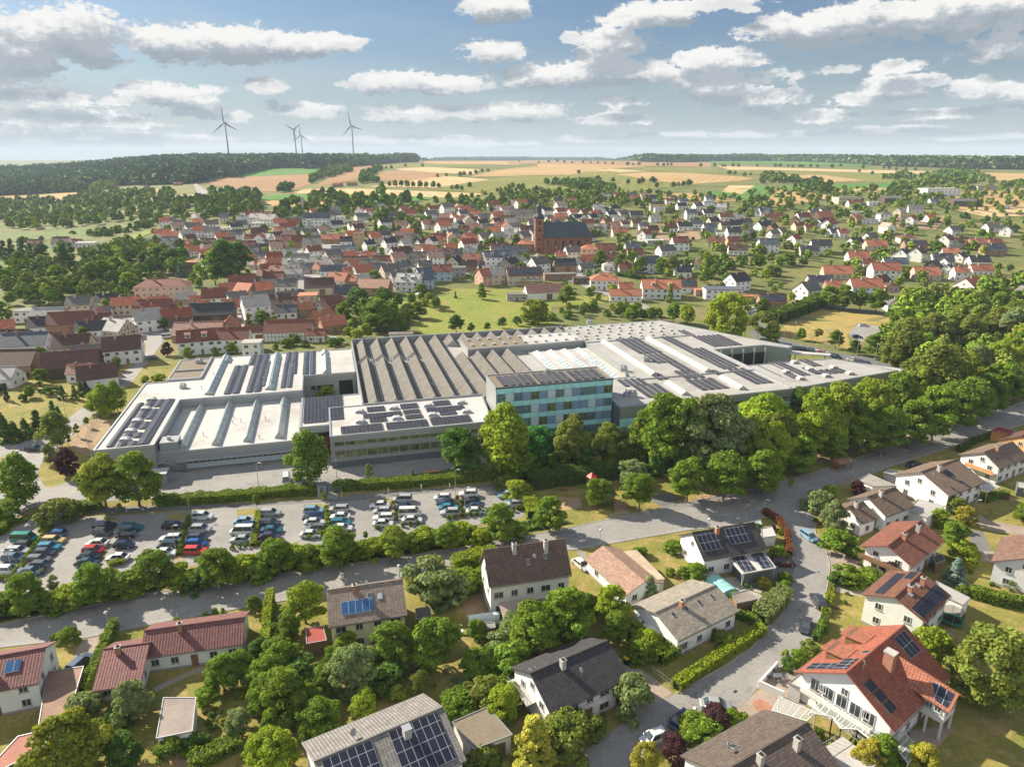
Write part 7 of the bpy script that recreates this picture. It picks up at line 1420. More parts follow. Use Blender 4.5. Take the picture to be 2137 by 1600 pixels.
def car(label, kind, x, y, ang, col, group=None, cat='car', z=None):
    if kind not in CARK: CARK[kind] = carproto(kind)
    q = CARK[kind]; z = terr(x, y) if z is None else z
    t = thing('delivery_van' if cat == 'van' else 'parked_car', label, cat, (x, y, z+.03), ang, group)
    link('body', q['body'], t, col); link('window', q['glass'], t)
    for sx in (-1,1):
        for sy in (-1,1): w = link('wheel', q['wheel'], t); w.location = (sx*(q['l']-.82),sy*(q['W']/2-.1),.33); link('rim', q['rim'], w)
    for sy in (-1,1):
        o = link('headlight', q['hl'], t); o.location = (q['l']-.12,sy*(q['W']/2-.36),q['bel']-.34); o.scale = (1,sy,1); o = link('taillight', q['tl'], t); o.location = (-q['l']+.06,sy*(q['W']/2-.3),q['bel']-.22)
    o = link('number_plate', q['pl'], t); o.location = (-q['l']-.005,0,.52)
    return t
CC = {'white':(.58,.58,.57),'silver':(.34,.35,.36),'black':(.012,.012,.014),'dark grey':(.045,.05,.055),'grey':(.12,.125,.125),'navy blue':(.012,.02,.06),'dark blue':(.012,.03,.07),'blue':(.01,.09,.30),'red':(.42,.01,.015),'orange red':(.62,.045,.02),'teal green':(.0,.20,.17),'teal':(.02,.13,.16),'light blue':(.20,.36,.46),'cyan blue':(.03,.20,.30),'beige yellow':(.50,.38,.15),'dark teal':(.01,.04,.05),'slate blue':(.07,.10,.16),'plum':(.05,.03,.08),'maroon':(.07,.01,.015)}
KN = {'sedan':'saloon','hatch':'hatchback','wagon':'estate car','suv':'SUV','mpv':'people carrier','van':'van','pickup':'pickup'}
LOT = {'C1':'''360 515 van R teal green a;300 610 hatch L black a;260 690 wagon R silver a;190 795 hatch R slate blue a;120 975 wagon R white a;830 440 hatch L blue b;790 535 wagon R beige yellow b;720 635 wagon R cyan blue b;660 720 hatch R dark grey b;570 820 wagon R grey b;545 890 hatch L dark grey b;470 980 sedan R slate blue b;
1550 315 wagon R navy blue c;1525 415 hatch R dark grey c;1440 575 sedan L white c;1380 680 hatch R red c;1325 770 sedan R black c;1290 865 sedan R dark teal c;1945 345 wagon R teal d;1865 455 hatch L black d;1840 605 hatch R navy blue d;1740 790 sedan L white d''',
'C2':'''1020 325 suv R white f;585 460 wagon R black e;990 515 suv R silver f;535 650 wagon L white e;945 645 hatch R dark grey f;490 750 hatch L dark teal e;920 725 hatch R blue f;905 830 wagon R orange red f;460 860 sedan R white e;1640 395 sedan R light blue g;1640 455 wagon L dark blue g;1600 545 van L white g;1580 665 sedan L silver g;2020 270 wagon R silver h;2010 420 wagon R dark grey h;2040 525 sedan R teal h;2010 620 sedan R plum h''',
'C3':'''390 595 suv R light blue i;380 695 sedan R dark blue i;400 765 sedan R white i;420 850 wagon L grey i;345 945 sedan R white i;755 570 wagon L silver j;775 680 sedan L white j;790 775 wagon R teal j;810 850 sedan R white j;1360 510 sedan L white k;1405 600 hatch L silver k;1420 695 wagon L white k;1420 785 sedan R white k;1710 425 mpv L silver l;1750 550 sedan R dark blue l;1820 630 van R white l;1850 730 sedan R white l''',
'C4':'''520 400 hatch L white m;575 475 sedan L dark blue m;615 545 sedan R cyan blue m;635 625 suv L silver m;905 350 suv L white n;940 450 sedan L black n;1000 530 hatch L dark blue n;1020 600 sedan R white n;1480 370 suv L light blue o;1560 415 hatch L light blue o;1590 490 wagon L silver o'''}
RWN = dict(zip('abcdefghijklmno', [ordn(i) for i in range(15)]))
ROWS = {}
for k, s in LOT.items():
    for tok in s.split(';'):
        a = tok.split(); x, y, kd, dr = float(a[0]), float(a[1]), a[2], a[3]; cl = ' '.join(a[4:-1]); rw = a[-1]
        p = G(k, x, y, .75); ROWS.setdefault(rw, []).append((p, kd, dr, cl))
for rw, lst in ROWS.items():
    # keep each car in its bay: same row line, no overlaps
    lst.sort(key=lambda q: -q[0].y)
    for i in range(1, len(lst)):
        a, b_ = lst[i-1][0], lst[i][0]
        if a.y-b_.y < 2.05: lst[i] = (Vector((b_.x+.3*(2.05-(a.y-b_.y)), a.y-2.05, b_.z)), *lst[i][1:])
    for i, (p, kd, dr, cl) in enumerate(lst):
        ang = rad(2.5+random.uniform(-2,2))+(math.pi if dr == 'L' else 0)
        pos = 'far end' if i == 0 else 'near end' if i == len(lst)-1 else f'{ordn(i)} from far end'
        car(f"{cl} {KN[kd]}, {pos} of the {RWN[rw]} car row from the left", kd, p.x, p.y, ang, jit(CC[cl], .05), 'cars in the factory car park', 'van' if kd == 'van' else 'car', 0)
def C1(label, k, x, y, kd, ang, cl, grp='cars along the roads', cat='car', zz=.7):
    p = G(k, x, y, zz); car(label, kd, p.x, p.y, rad(ang), jit(CC[cl], .05), grp, cat)
C1('white van parked left of the willow in the yard','M2',168,1425,'van',-72,'white','vans in the yard','van'); C1('white van parked nearer the willow in the yard','M2',258,1425,'van',-72,'white','vans in the yard','van')
C1('light blue hatchback driving down the curving road near the junction','N4',403,312,'hatch',-70,'light blue'); C1('black SUV parked at the right kerb of the curving road','N4',455,672,'suv',88,'dark grey'); C1('dark saloon parked half on the curving road, lower than the black SUV','N4',385,805,'sedan',240,'dark grey')
C1('dark navy hatchback at the bottom of the residential road','N3',985,1335,'hatch',222,'navy blue'); C1('white hatchback parked beside the golden shrub at the bottom','N3',840,1430,'hatch',205,'white'); C1('silver saloon half hidden by the reddish shrub','N3',1185,1248,'sedan',-5,'silver'); C1('maroon estate under the brown hedge beside the carport','N3',1560,460,'wagon',0,'maroon')
C1('white old saloon beside the tall white house','N3',435,468,'sedan',-58,'white'); C1('dark estate in the driveway beside the brown carport roof','N1',445,1015,'wagon',80,'slate blue'); C1('black car driving at the left junction','M1',255,1190,'wagon',2,'black'); C1('silver estate at the kerb before the white villa','M1',1005,512,'wagon',62,'silver'); C1('dark blue car parked at the village street corner','M1',1135,518,'hatch',20,'dark blue')
C1('white car beside the red roofed long farmhouse','M1',1000,150,'wagon',20,'white'); C1('white car on the short street by the hipped bungalow','F4',1160,1187,'hatch',5,'white'); C1('white car in the parking bay of the dry meadow','M4',945,277,'sedan',-8,'white'); C1('dark blue estate in the parking bay of the dry meadow','M4',893,362,'wagon',5,'dark blue')
C1('white car in front of the village street trees','F3',1160,1047,'hatch',0,'white'); C1('white van in the yard among the old farmhouses','M1',1245,362,'van',20,'white',cat='van'); C1('black car on the main street of the village','F1',1592,690,'sedan',85,'black'); C1('white car behind the birches at the right','M4',1400,440,'hatch',10,'white')
C1('dark car behind the sloping garage roof at the right','M4',1320,1310,'wagon',25,'navy blue'); C1('white camper trailer near the left edge','M1',950,165,'mpv',20,'white')
rc_ = ['dark grey','black','navy blue','silver','light blue','dark grey','dark teal','white','red','silver','dark teal','white','dark grey','navy blue']
for i, (x, y) in enumerate(((620,375),(665,387),(740,390),(815,415),(885,425),(1050,467),(1140,487),(1205,497),(1270,510),(1335,527),(1410,550),(1600,582),(1680,607),(1750,627))):
    p = G('M5', x, y, .8); kd = ['wagon','hatch','suv','sedan'][i%4]; t = car(None, kd, p.x, p.y, rad(-42), CC[rc_[i]], 'cars parked behind the factory'); fam(t, f'{rc_[i]} car in the row parked behind the factory')
for i, (x, y) in enumerate(((460,60),(490,30),(480,95),(520,60))): p = G('M5', x, y, .8); t = car(None, 'van' if i%2 else 'wagon', p.x, p.y, rad(60), CC['white' if i%2 else 'slate blue'], 'cars beside the lime tree behind the factory', 'van' if i%2 else 'car'); fam(t, ('white van' if i%2 else 'slate blue car')+' beside the big pale tree behind the factory')
# ------------------------------------------------------------ street lamps
def lamp(label, k, bx, by, ty, style='arm', d=1):
    p = G(k, bx, by); h = hsolve(p, c(k, bx, ty)[1]); t = thing('street_lamp', label, 'street lamp', p, 0, 'street lamps')
    b = MB(); b.tube((0,0,0),(0,0,.8),.11,.10,'steel',8); b.tube((0,0,.8),(0,0,h-.2),.075,.045,'steel',8)
    if style == 'arm': b.tube((0,0,h-.2),(d*.6,0,h),.04,.04,'steel',6)
    b.build('pole', t); b = MB()
    if style == 'arm': b.hull8([(d*.5,-.14,h-.03),(d*.5+.75*d,-.1,h),(d*.5+.75*d,.1,h),(d*.5,.14,h-.03)][::d],[(d*.5,-.12,h+.1),(d*.5+.7*d,-.08,h+.08),(d*.5+.7*d,.08,h+.08),(d*.5,.12,h+.1)][::d],'line_paint')
    else: b.lathe([(0,h-.25),(.22,h-.2),(.34,h+.1),(.12,h+.28),(0,h+.3)],'pale_dome',12)
    b.build('lamp_head', t)
lamp('lamp post at the upper edge of the car park, left of the white SUV','N1',1057,190,55,'arm',-1); lamp('lamp post beside the black estate in the car park','N1',980,405,255); lamp('lamp post at the left entrance of the car park','N1',240,168,128,'arm',-1); lamp('lamp post at the left edge of the car park rows','N1',70,520,395)
lamp('globe lamp on the pavement near the slanting hedge','N1',608,832,740,'globe'); lamp('globe lamp on the pavement by the cream yellow house','N2',757,545,480,'globe'); lamp('globe lamp behind the double garage','N3',540,375,280,'globe'); lamp('lamp at the junction by the brown hedge','N3',1445,180,115,'arm',1); lamp('tall lamp in the hedge above the right car rows','M2',1425,1540,1350,'arm',1)
lamp('tall lamp in the car park by the white and black SUV','C4',860,690,260,'arm',1); lamp('lamp in front of the low hall','M1',1920,1480,1300,'arm',1); lamp('lamp left of the yard kiosk','M1',1195,1520,1430,'globe'); lamp('lamp beside the office wing corner','M2',545,1415,1280,'globe'); lamp('tall lamp by the left street garden','M1',492,965,805,'arm',-1)
lamp('lamp in front of the glass office block','M3',912,1110,990,'arm',1); lamp('lamp before the east hall among the trees','M4',350,990,845,'arm',1); lamp('lamp on the main road near the right bungalows','M4',1655,1215,1120,'globe'); lamp('lamp at the right edge of the main road','M4',2105,980,915,'globe'); lamp('lamp beside the golden shrub at the bottom road','N3',1065,1330,1275,'globe'); lamp('lamp on the drive of the right hand lawns','N4',1320,190,115,'arm',1)
lamp('lamp on the lower side of the carport row','C1',200,1080,700,'arm',-1); lamp('lamp by the grey hipped carport roof','M4',980,1400,1350,'arm',1); lamp('pale lamp on the kerb by the junction house','N3',1143,270,220,'globe')
for i, (x, y) in enumerate(((390,345),(530,380),(680,430),(820,460),(935,400),(1125,470),(1275,450),(1425,500),(1630,600),(1830,670),(1950,610),(1300,480))):
    lx, ly = x, y; p = G('M5', lx, ly+18); t = thing('slim_post', None, 'lamp post', p, 0, 'slim posts behind the factory'); b = MB(); b.tube((0,0,0),(0,0,9.5),.1,.06,'steel',6); b.build('pole', t); b = MB(); b.box(-.1,-.3,9.5,.1,.3,9.65,'line_paint'); b.build('lamp_head', t); fam(t, 'slim white lamp post along the road behind the factory')
for i, (k, x, y) in enumerate((('C1',1880,130),('C3',810,400),('C3',1500,350),('C3',1990,295),('C4',630,275),('C4',1300,215),('C4',210,290))):
    p = G(k, x, y); b = MB(); b.tube((0,0,0),(0,0,1.1),.08,.08,'line_paint',8); b.lathe([(.1,1.1),(.13,1.12),(.1,1.3),(0,1.34)],'line_paint',8); o = b.build('bollard_light'); o.location = p; tag(o, None, 'bollard light', 'bollard lights by the footpath'); fam(o, 'low white bollard light along the car park footpath')
for i, (x, y) in enumerate(((1068,1255),(1262,1170),(1428,1125),(1582,1070),(1722,1000),(1845,935),(1940,905))):
    p = G('M4', x, y); b = MB(); b.tube((0,0,0),(0,0,1.8),.13,.11,'kerb',8); b.tube((0,0,1.8),(0,0,1.9),.11,.05,'kerb',8); o = b.build('tree_guard'); o.location = p; tag(o, None, 'post', 'pale posts on the road verge'); fam(o, 'pale post on the verge under the row of round trees')
# ------------------------------------------------------------ street and garden furniture
def at(k, x, y, z=0.): return G(k, x, y, z)
p = at('M2',1255,1375); t = thing('bench', 'pale orange wooden bench on the lawn before the office wing', 'bench', p, rad(14)); b = MB(); b.box(-2.1,-.3,.45,2.1,.3,.55,'orange_board'); b.build('seat', t)
for xx in (-1.7,1.7): b = MB(); b.box(xx-.12,-.25,0,xx+.12,.25,.447,'concrete'); b.build('leg', t)
p = at('M4',775,1345); t = thing('bus_shelter', 'brown roofed open bus shelter under the round trees by the road', 'bus shelter', p, rad(25)); b = MB()
for xx in (-2.2,2.2):
    for yy in (-1,1): b.box(xx-.08,yy-.08,0,xx+.08,yy+.08,2.3,'wood')
b.box(-2.2,.95,.1,2.2,1.,2.2,'wood'); b.build('frame', t); b = MB(); b.slab([(-2.6,-1.5,2.25),(2.6,-1.5,2.25),(2.2,0,3.1),(-2.2,0,3.1)],.1,'wood'); b.slab([(2.6,1.5,2.25),(-2.6,1.5,2.25),(-2.2,0,3.1),(2.2,0,3.1)],.1,'wood'); b.slab([(2.6,-1.5,2.25),(2.6,1.5,2.25),(2.2,0,3.1)],.1,'wood'); b.slab([(-2.6,1.5,2.25),(-2.6,-1.5,2.25),(-2.2,0,3.1)],.1,'wood'); b.build('roof', t); b = MB(); b.box(-1.8,.4,.42,1.8,.8,.48,'wood'); b.build('seat', t)
p = at('M4',838,1350); t = thing('stop_sign_post', 'slim post with a small white panel beside the bus shelter', 'sign', p, rad(20)); b = MB(); b.tube((0,0,0),(0,0,2.6),.04,.04,'steel',6); b.build('pole', t); b = MB(); b.box(-.25,-.03,1.9,.25,.03,2.6,'line_paint'); b.build('panel', t)
p = at('M1',90,1135); t = thing('signboard', 'blank white signboard on two posts by the left junction', 'sign', p, rad(5)); b = MB(); b.box(-1.9,-.05,1.2,1.9,.05,2.4,'line_paint'); b.build('panel', t); MB().box(-1.7,-.05,0,-1.6,.05,1.197,'steel').build('post', t); MB().box(1.6,-.05,0,1.7,.05,1.197,'steel').build('post', t)
p = at('M3',655,1490); t = thing('play_tower', 'play tower with a bright red roof in the playground', 'play tower', p, rad(30)); b = MB()
for xx in (-.8,.8):
    for yy in (-.8,.8): b.box(xx-.07,yy-.07,0,xx+.07,yy+.07,3.2,'wood')
b.build('frame', t); b = MB(); b.box(-.9,-.9,1.5,.9,.9,1.65,'wood'); b.build('platform', t); b = MB(); b.lathe([(1.45,3.1),(.7,3.7),(0,4.3)],'red_paint',4,ph=.5); b.build('roof', t); b = MB(); b.slab([(.95,-.35,1.6),(3.8,-.35,.25),(3.8,.35,.25),(.95,.35,1.6)],.05,'steel'); b.build('slide', t)
def swing(label, k, x, y, ang, h=2.6, w=3.): 
    p = at(k, x, y); t = thing('swing', label, 'swing', p, rad(ang)); b = MB()
    for s in (-1,1):
        for q in (-1,1): b.bar((s*w/2,q*1.1,0),(s*w/2,0,h),.13,'wood')
    b.bar((-w/2-.2,0,h),(w/2+.2,0,h),.14,'wood'); b.build('frame', t)
    for s in (-.6,.6): b = MB(); b.box(s-.22,-.1,.5,s+.22,.1,.55,'rubber'); b.bar((s-.2,0,.55),(s-.2,0,h),.03,'steel'); b.bar((s+.2,0,.55),(s+.2,0,h),.03,'steel'); b.build('seat', t)
swing('wooden swing in the middle sandpit of the playground','N3',650,170,30); swing('small swing in the right sandpit of the playground','M3',1520,1560,10,2.4,3.6)
p = at('N3',350,140); t = thing('climbing_post', 'single crossbar climbing post in the left sandpit', 'play equipment', p, 0); b = MB(); b.tube((0,0,0),(0,0,3.2),.09,.08,'wood',8); b.bar((-1.4,0,3.2),(1.4,0,3.2),.16,'wood'); b.build('frame', t); [MB().bar((q,0,3.1),(q,0,1.1),.04,'rubber').build('rope', t) for q in (-1.2,1.2)]
p = at('N3',335,62); t = thing('bench', 'wooden park bench at the far side of the playground', 'bench', p, 0); b = MB(); b.box(-1.3,-.25,.42,1.3,.25,.5,'wood'); b.build('seat', t); b = MB(); b.box(-1.3,.26,.5,1.3,.32,.95,'wood'); b.build('backrest', t)
for xx in (-1,1): b = MB(); b.box(xx-.06,-.25,0,xx+.06,.25,.417,'steel'); b.build('leg', t)
p = at('N3',830,885); t = thing('parasol', 'open white parasol on the terrace of the light grey roofed bungalow', 'parasol', p, 0); b = MB(); b.tube((0,0,0),(0,0,2.5),.03,.03,'steel',6); b.build('pole', t); b = MB(); b.lathe([(1.9,2.05),(1.,2.4),(0,2.75)],'line_paint',8); b.lathe([(0,2.7),(1.,2.35),(1.88,2.0)],'line_paint',8); b.build('canopy', t)
p = at('N3',890,935); b = MB(); b.lathe([(0,.02),(.9,.02),(.95,.4),(.9,.42),(.85,.3),(0,.3)],'blue_paint',16); o = b.build('paddling_pool'); o.location = p; tag(o,'small round blue paddling pool below the white parasol','paddling pool')
p = at('N4',1195,800); t = thing('trampoline', 'round trampoline with black net and green rim behind the tall solar house', 'trampoline', p, 0); b = MB(); b.lathe([(1.35,.85),(1.8,.85),(1.8,.78),(1.35,.78)],'teal_paint',20); b.build('rim', t); b = MB(); b.lathe([(0,.8),(1.35,.8)],'rubber',20); b.build('mat', t); b = MB(); b.lathe([(1.75,.86),(1.7,2.5)],'net',20); b.build('net', t)
for i in range(6): a = i*math.pi/3; b = MB(); b.tube((1.75*math.cos(a),1.75*math.sin(a),0),(1.75*math.cos(a),1.75*math.sin(a),2.55),.03,.03,'steel',6); b.build('leg', t)
p = at('N2',1225,790); t = thing('poly_tunnel', 'pale translucent poly tunnel beside the vegetable plot', 'greenhouse', p, rad(12)); b = MB(); n = 8
for i in range(n):
    a0, a1 = math.pi*i/n, math.pi*(i+1)/n; b.face([(-2.6,1.1*math.cos(a0),1.5*math.sin(a0)),(-2.6,1.1*math.cos(a1),1.5*math.sin(a1)),(2.6,1.1*math.cos(a1),1.5*math.sin(a1)),(2.6,1.1*math.cos(a0),1.5*math.sin(a0))],'tent')
for s in (-2.6,2.6): b.face([(s,1.1*math.cos(math.pi*i/n),1.5*math.sin(math.pi*i/n)) for i in range(n+1)],'tent')
b.build('cover', t); b = MB()
for q in range(5):
    for i in range(n): a0, a1 = math.pi*i/n, math.pi*(i+1)/n; x = -2.6+q*1.3; b.bar((x,1.12*math.cos(a0),1.52*math.sin(a0)),(x,1.12*math.cos(a1),1.52*math.sin(a1)),.05,'line_paint')
b.build('frame', t)
w = [at('N3',*q) for q in ((1150,560),(1235,640),(1285,640),(1270,600),(1195,550))]; p0, p1 = at('N3',1160,560), at('N3',1260,640); d = (p1-p0); L = d.length; t = thing('pool_cover', 'arched turquoise glass pool cover between the two bungalows', 'pool cover', (p0+p1)/2, math.atan2(d.y,d.x)); b = MB()
for i in range(6): a0, a1 = math.pi*i/6, math.pi*(i+1)/6; b.face([(-L/2,2.1*math.cos(a0),1.1*math.sin(a0)),(L/2,2.1*math.cos(a0),1.1*math.sin(a0)),(L/2,2.1*math.cos(a1),1.1*math.sin(a1)),(-L/2,2.1*math.cos(a1),1.1*math.sin(a1))],'pool_cover')
for s in (-L/2,L/2): b.face([(s,2.1*math.cos(math.pi*i/6),1.1*math.sin(math.pi*i/6)) for i in range(7)],'pool_cover')
b.build('cover', t); b = MB()
for q in range(5):
    x = -L/2+q*L/4
    for i in range(6): a0, a1 = math.pi*i/6, math.pi*(i+1)/6; b.bar((x,2.13*math.cos(a0),1.13*math.sin(a0)),(x,2.13*math.cos(a1),1.13*math.sin(a1)),.07,'line_paint')
b.build('frame', t)
for i, (x, y, m_) in enumerate(((685,1025,'yellow_paint'),(705,1015,'blue_bin'),(692,1008,'rubber'))):
    p = at('N3',x,y); t = thing('wheelie_bin', {0:'wheelie bin with yellow lid beside the black roofed house',1:'blue wheelie bin beside the black roofed house',2:'black wheelie bin beside the black roofed house'}[i], 'bin', p, rad(40), 'wheelie bins'); b = MB(); b.hull8([(-.25,-.3,.05),(.25,-.3,.05),(.25,.3,.05),(-.25,.3,.05)],[(-.3,-.38,1.),(.3,-.38,1.),(.3,.38,1.),(-.3,.38,1.)],'rubber' if i != 1 else m_); b.build('body', t); b = MB(); b.box(-.32,-.42,1.003,.32,.42,1.08,m_); b.build('lid', t)
for i, (x, y, m_, lb) in enumerate(((1390,560,'blue_bin','blue wheelie bin in front of the solar carport'),(1410,548,'yellow_paint','yellow lidded bin in front of the solar carport'))):
    p = at('N3',x,y); t = thing('wheelie_bin', lb, 'bin', p, rad(10), 'wheelie bins'); b = MB(); b.hull8([(-.25,-.3,.05),(.25,-.3,.05),(.25,.3,.05),(-.25,.3,.05)],[(-.3,-.38,1.),(.3,-.38,1.),(.3,.38,1.),(-.3,.38,1.)],'rubber' if i else m_); b.build('body', t); b = MB(); b.box(-.32,-.42,1.003,.32,.42,1.08,m_); b.build('lid', t)
def table_set(label, k, x, y):
    p = at(k, x, y); t = thing('garden_table', label+' table on the villa terrace', 'table', p, 0); b = MB(); b.box(-.7,-.45,.68,.7,.45,.73,'dark_cladding'); b.build('tabletop', t)
    for sx in (-.6,.6):
        for sy in (-.38,.38): b = MB(); b.box(sx-.03,sy-.03,0,sx+.03,sy+.03,.677,'steel'); b.build('leg', t)
    for i, (dx, dy, r) in enumerate(((-1.2,0,-90),(1.2,0,90),(0,.95,180),(0,-.95,0))):
        q = thing('garden_chair', None, 'chair', (p.x+dx,p.y+dy,0), rad(r), 'garden chairs'); b = MB(); b.box(-.28,-.28,.4,.28,.28,.46,'dark_cladding'); b.build('seat', q); b = MB(); b.box(-.28,-.31,.46,.28,-.26,.95,'dark_cladding'); b.build('backrest', q)
        for sx in (-.24,.24):
            for sy in (-.24,.24): b = MB(); b.box(sx-.02,sy-.02,0,sx+.02,sy+.02,.397,'steel'); b.build('leg', q)
        fam(q, 'dark garden chair on the paved terrace of the red roofed villa')
table_set('dark terrace','H1',190,760)
p = at('N2',1075,865); t = thing('sun_lounger','white sun lounger on the orchard lawn','sun lounger',p,rad(20)); b = MB(); b.box(-.9,-.3,.28,.5,.3,.34,'line_paint'); b.slab([(.5,-.3,.34),(1.1,-.3,.75),(1.1,.3,.75),(.5,.3,.34)],.05,'line_paint'); b.build('seat', t)
for xx in (-.8,.4): b = MB(); b.box(xx-.03,-.28,0,xx+.03,.28,.277,'steel'); b.build('leg', t)
p = at('N2',305,960); t = thing('garden_swing','grey triangular garden swing under the red roofed hut','garden swing',p,rad(15)); b = MB()
for s in (-1,1):
    for q in (-.8,.8): b.bar((s*1.,q,0),(s*1.,0,1.9),.07,'steel')
b.bar((-1.,0,1.9),(1.,0,1.9),.08,'steel'); b.build('frame', t); b = MB(); b.box(-.8,-.25,.5,.8,.25,.58,'dark_cladding'); b.box(-.8,.22,.58,.8,.28,1.05,'dark_cladding'); b.build('seat', t)
for i, (k, x, y) in enumerate((('C3',850,140),('C3',1150,105))):
    p = at(k, x, y); b = MB(); b.lathe([(0,.5),(.4,.42),(.62,.15),(.6,-.05)],'concrete',7); o = b.build('boulder'); o.location = p; o.scale = (1.3,.9,1); tag(o, ['left','right'][i]+' of the two dark boulders on the verge by the office wing', 'boulder')
p = at('M2',465,380+8); t = None
p = at('M2',490,385); b = MB(); b.box(-2.6,-1.6,0,2.6,1.6,1.0,'line_paint'); b.box(-2.3,-1.3,1.003,2.3,1.3,1.02,'pool_cover'); o = b.build('garden_pool'); o.location = p; tag(o,'white rimmed above ground pool on the lawn behind the half timbered barn','pool')
p = at('M2',1150,75); t = thing('parasol','white parasol in the orchard meadow','parasol',p,0); b = MB(); b.tube((0,0,0),(0,0,2.6),.04,.04,'steel',6); b.build('pole', t); b = MB(); b.lathe([(2.2,2.2),(0,2.9)],'line_paint',8); b.build('canopy', t)
p = at('F3',1262,655); hc = hsolve(p, c('F3',0,500)[1]); t = thing('tower_crane','slim yellow construction crane mast in the village','crane',p,rad(80)); b = MB()
for sx in (-.6,.6):
    for sy in (-.6,.6): b.bar((sx,sy,0),(sx,sy,hc),.22,'yellow_paint')
n = int(hc/1.6)
for i in range(n):
    z0_, z1_ = i*hc/n, (i+1)*hc/n
    for s in (-.6,.6): b.bar((-.6,s,z0_),(.6,s,z1_),.12,'yellow_paint'); b.bar((s,.6,z0_),(s,-.6,z1_),.12,'yellow_paint')
b.build('mast', t); b = MB(); b.box(-.7,-5,hc,.7,14,hc+.6,'yellow_paint'); b.build('jib', t)
# chimney stack by the clinic and village flagpole
p = at('F2',400,560); b = MB(); b.box(-1.2,-1.2,-2,1.2,1.2,15,'concrete'); o = b.build('chimney_stack'); o.location = p; tag(o,'square pale chimney stack beside the white clinic','chimney')
p = at('F2',458,745); b = MB(); b.box(-1.3,-1.3,-2,1.3,1.3,13,'concrete'); o = b.build('chimney_stack'); o.location = p; tag(o,'square pale chimney tower above the cream hall in the old village','chimney')
def fence(label, k, s, h, mat='steel', step=2.2, mesh=True):
    p = pts(k, s); t = thing('fence', label, 'fence', (0,0,0)); r = MB()
    for i in range(len(p)-1):
        a, e = p[i], p[i+1]; L = (e-a).length; n = max(1,int(L/step))
        for zz in (.12, h*.5, h): r.bar(a+Vector((0,0,zz)), e+Vector((0,0,zz)), .045, mat)
        if mesh:
            m = int(L/.5)
            for j in range(m): q = a.lerp(e, j/m); r.bar(q+Vector((0,0,.1)), q+Vector((0,0,h)), .02, mat)
        for j in range(n+1): q = a.lerp(e, j/n); b = MB(); b.bar(q, q+Vector((0,0,h+.08)), .08, mat); b.build('post', t) if p[0].y < 200 and n < 40 else None
    r.build('rail', t); return t
fence('wire fence along the road side of the playground','N3','590 225 760 190 960 150 1200 110 1440 60',1.2); fence('galvanised fence beside the brick driveway of the black roofed house','N3','715 990 820 1070 935 1160',1.3); fence('low fence along the kerb in front of the solar house ramp','N4','540 585 640 590 770 600',1.1)
fence('wire fence along the left side of the factory','M1','580 1450 690 1300 640 1130 730 960',1.8,step=3); fence('wooden fence by the flat roofed shed and hedge','N3','905 520 1000 580',1.1,'wood'); fence('garden fence behind the cream yellow house','N2','885 565 950 720 960 760',1.0,'concrete',mesh=False); fence('dark slat fence around the twin lawns','N4','1380 215 1420 190 1410 180',.8,'wood')
for k, ps, z_, lb, wl, rf, rcl in (('N1',((1340,1080),(1350,1130),(1430,1120),(1415,1065)),2.1,'small brown garden shed under the tree right of the long bungalow','wood','weathered_sheet',(.16,.11,.08)),
 ('N2',((1230,800),(1235,830),(1290,825),(1285,795)),1.9,'low grey shed beside the poly tunnel','wood','weathered_sheet',(.2,.2,.19)),('N4',((1105,900),(1120,935),(1190,915),(1165,880)),.6,'raised timber vegetable bed behind the red villa','wood','bare_soil',(.2,.1,.05)),
 ('N4',((1120,850),(1130,870),(1210,890),(1200,860)),.5,'long low timber bed beside the trampoline','wood','bare_soil',(.2,.1,.05)),('N4',((1095,430),(1110,470),(1160,450),(1140,415)),2.2,'dark garden shed behind the chalet style house','wood','weathered_sheet',(.08,.06,.05)),
 ('N3',((160,640),(170,690),(230,680),(215,635)),2.2,'small shed behind the tall white house','wood','weathered_sheet',(.2,.14,.1)),('M4',((2080,1440),(2085,1480),(2137,1490),(2130,1445)),2.3,'small blue grey shed at the right edge','dark_cladding','grey_membrane',(.2,.2,.2))):
    flatbox('garden_shed' if z_ > 1 else 'raised_bed', lb, 'shed' if z_ > 1 else 'raised bed', k, ps, z_, wl, rf, rcol=rcl, door=False)
# gate house at the yard entrance
p = at('M2',435,1530); t = thing('gate_house','slim grey gate pillar house at the pedestrian entrance of the yard','gate house',p,rad(14)); b = MB(); b.box(-1.,-.8,0,1.,.8,2.6,'cladding'); b.build('wall', t); b = MB(); b.box(-1.2,-1.,2.603,1.2,1.,2.75,'dark_cladding'); b.build('roof', t); b = MB(); b.box(-.4,-.84,0,.4,-.801,2.1,'dark_cladding'); b.build('door', t)
t = thing('gate','grey steel swing gate beside the gate pillar house','gate',at('M2',490,1535),rad(14)); b = MB()
for i in range(14): b.bar((i*.22,0,.1),(i*.22,0,1.8),.04,'steel')
for zz in (.1,.95,1.8): b.bar((0,0,zz),(3.,0,zz),.06,'steel')
b.build('leaf', t); b = MB(); b.box(-.12,-.06,0,-.04,.06,2.,'steel'); b.build('post', t)
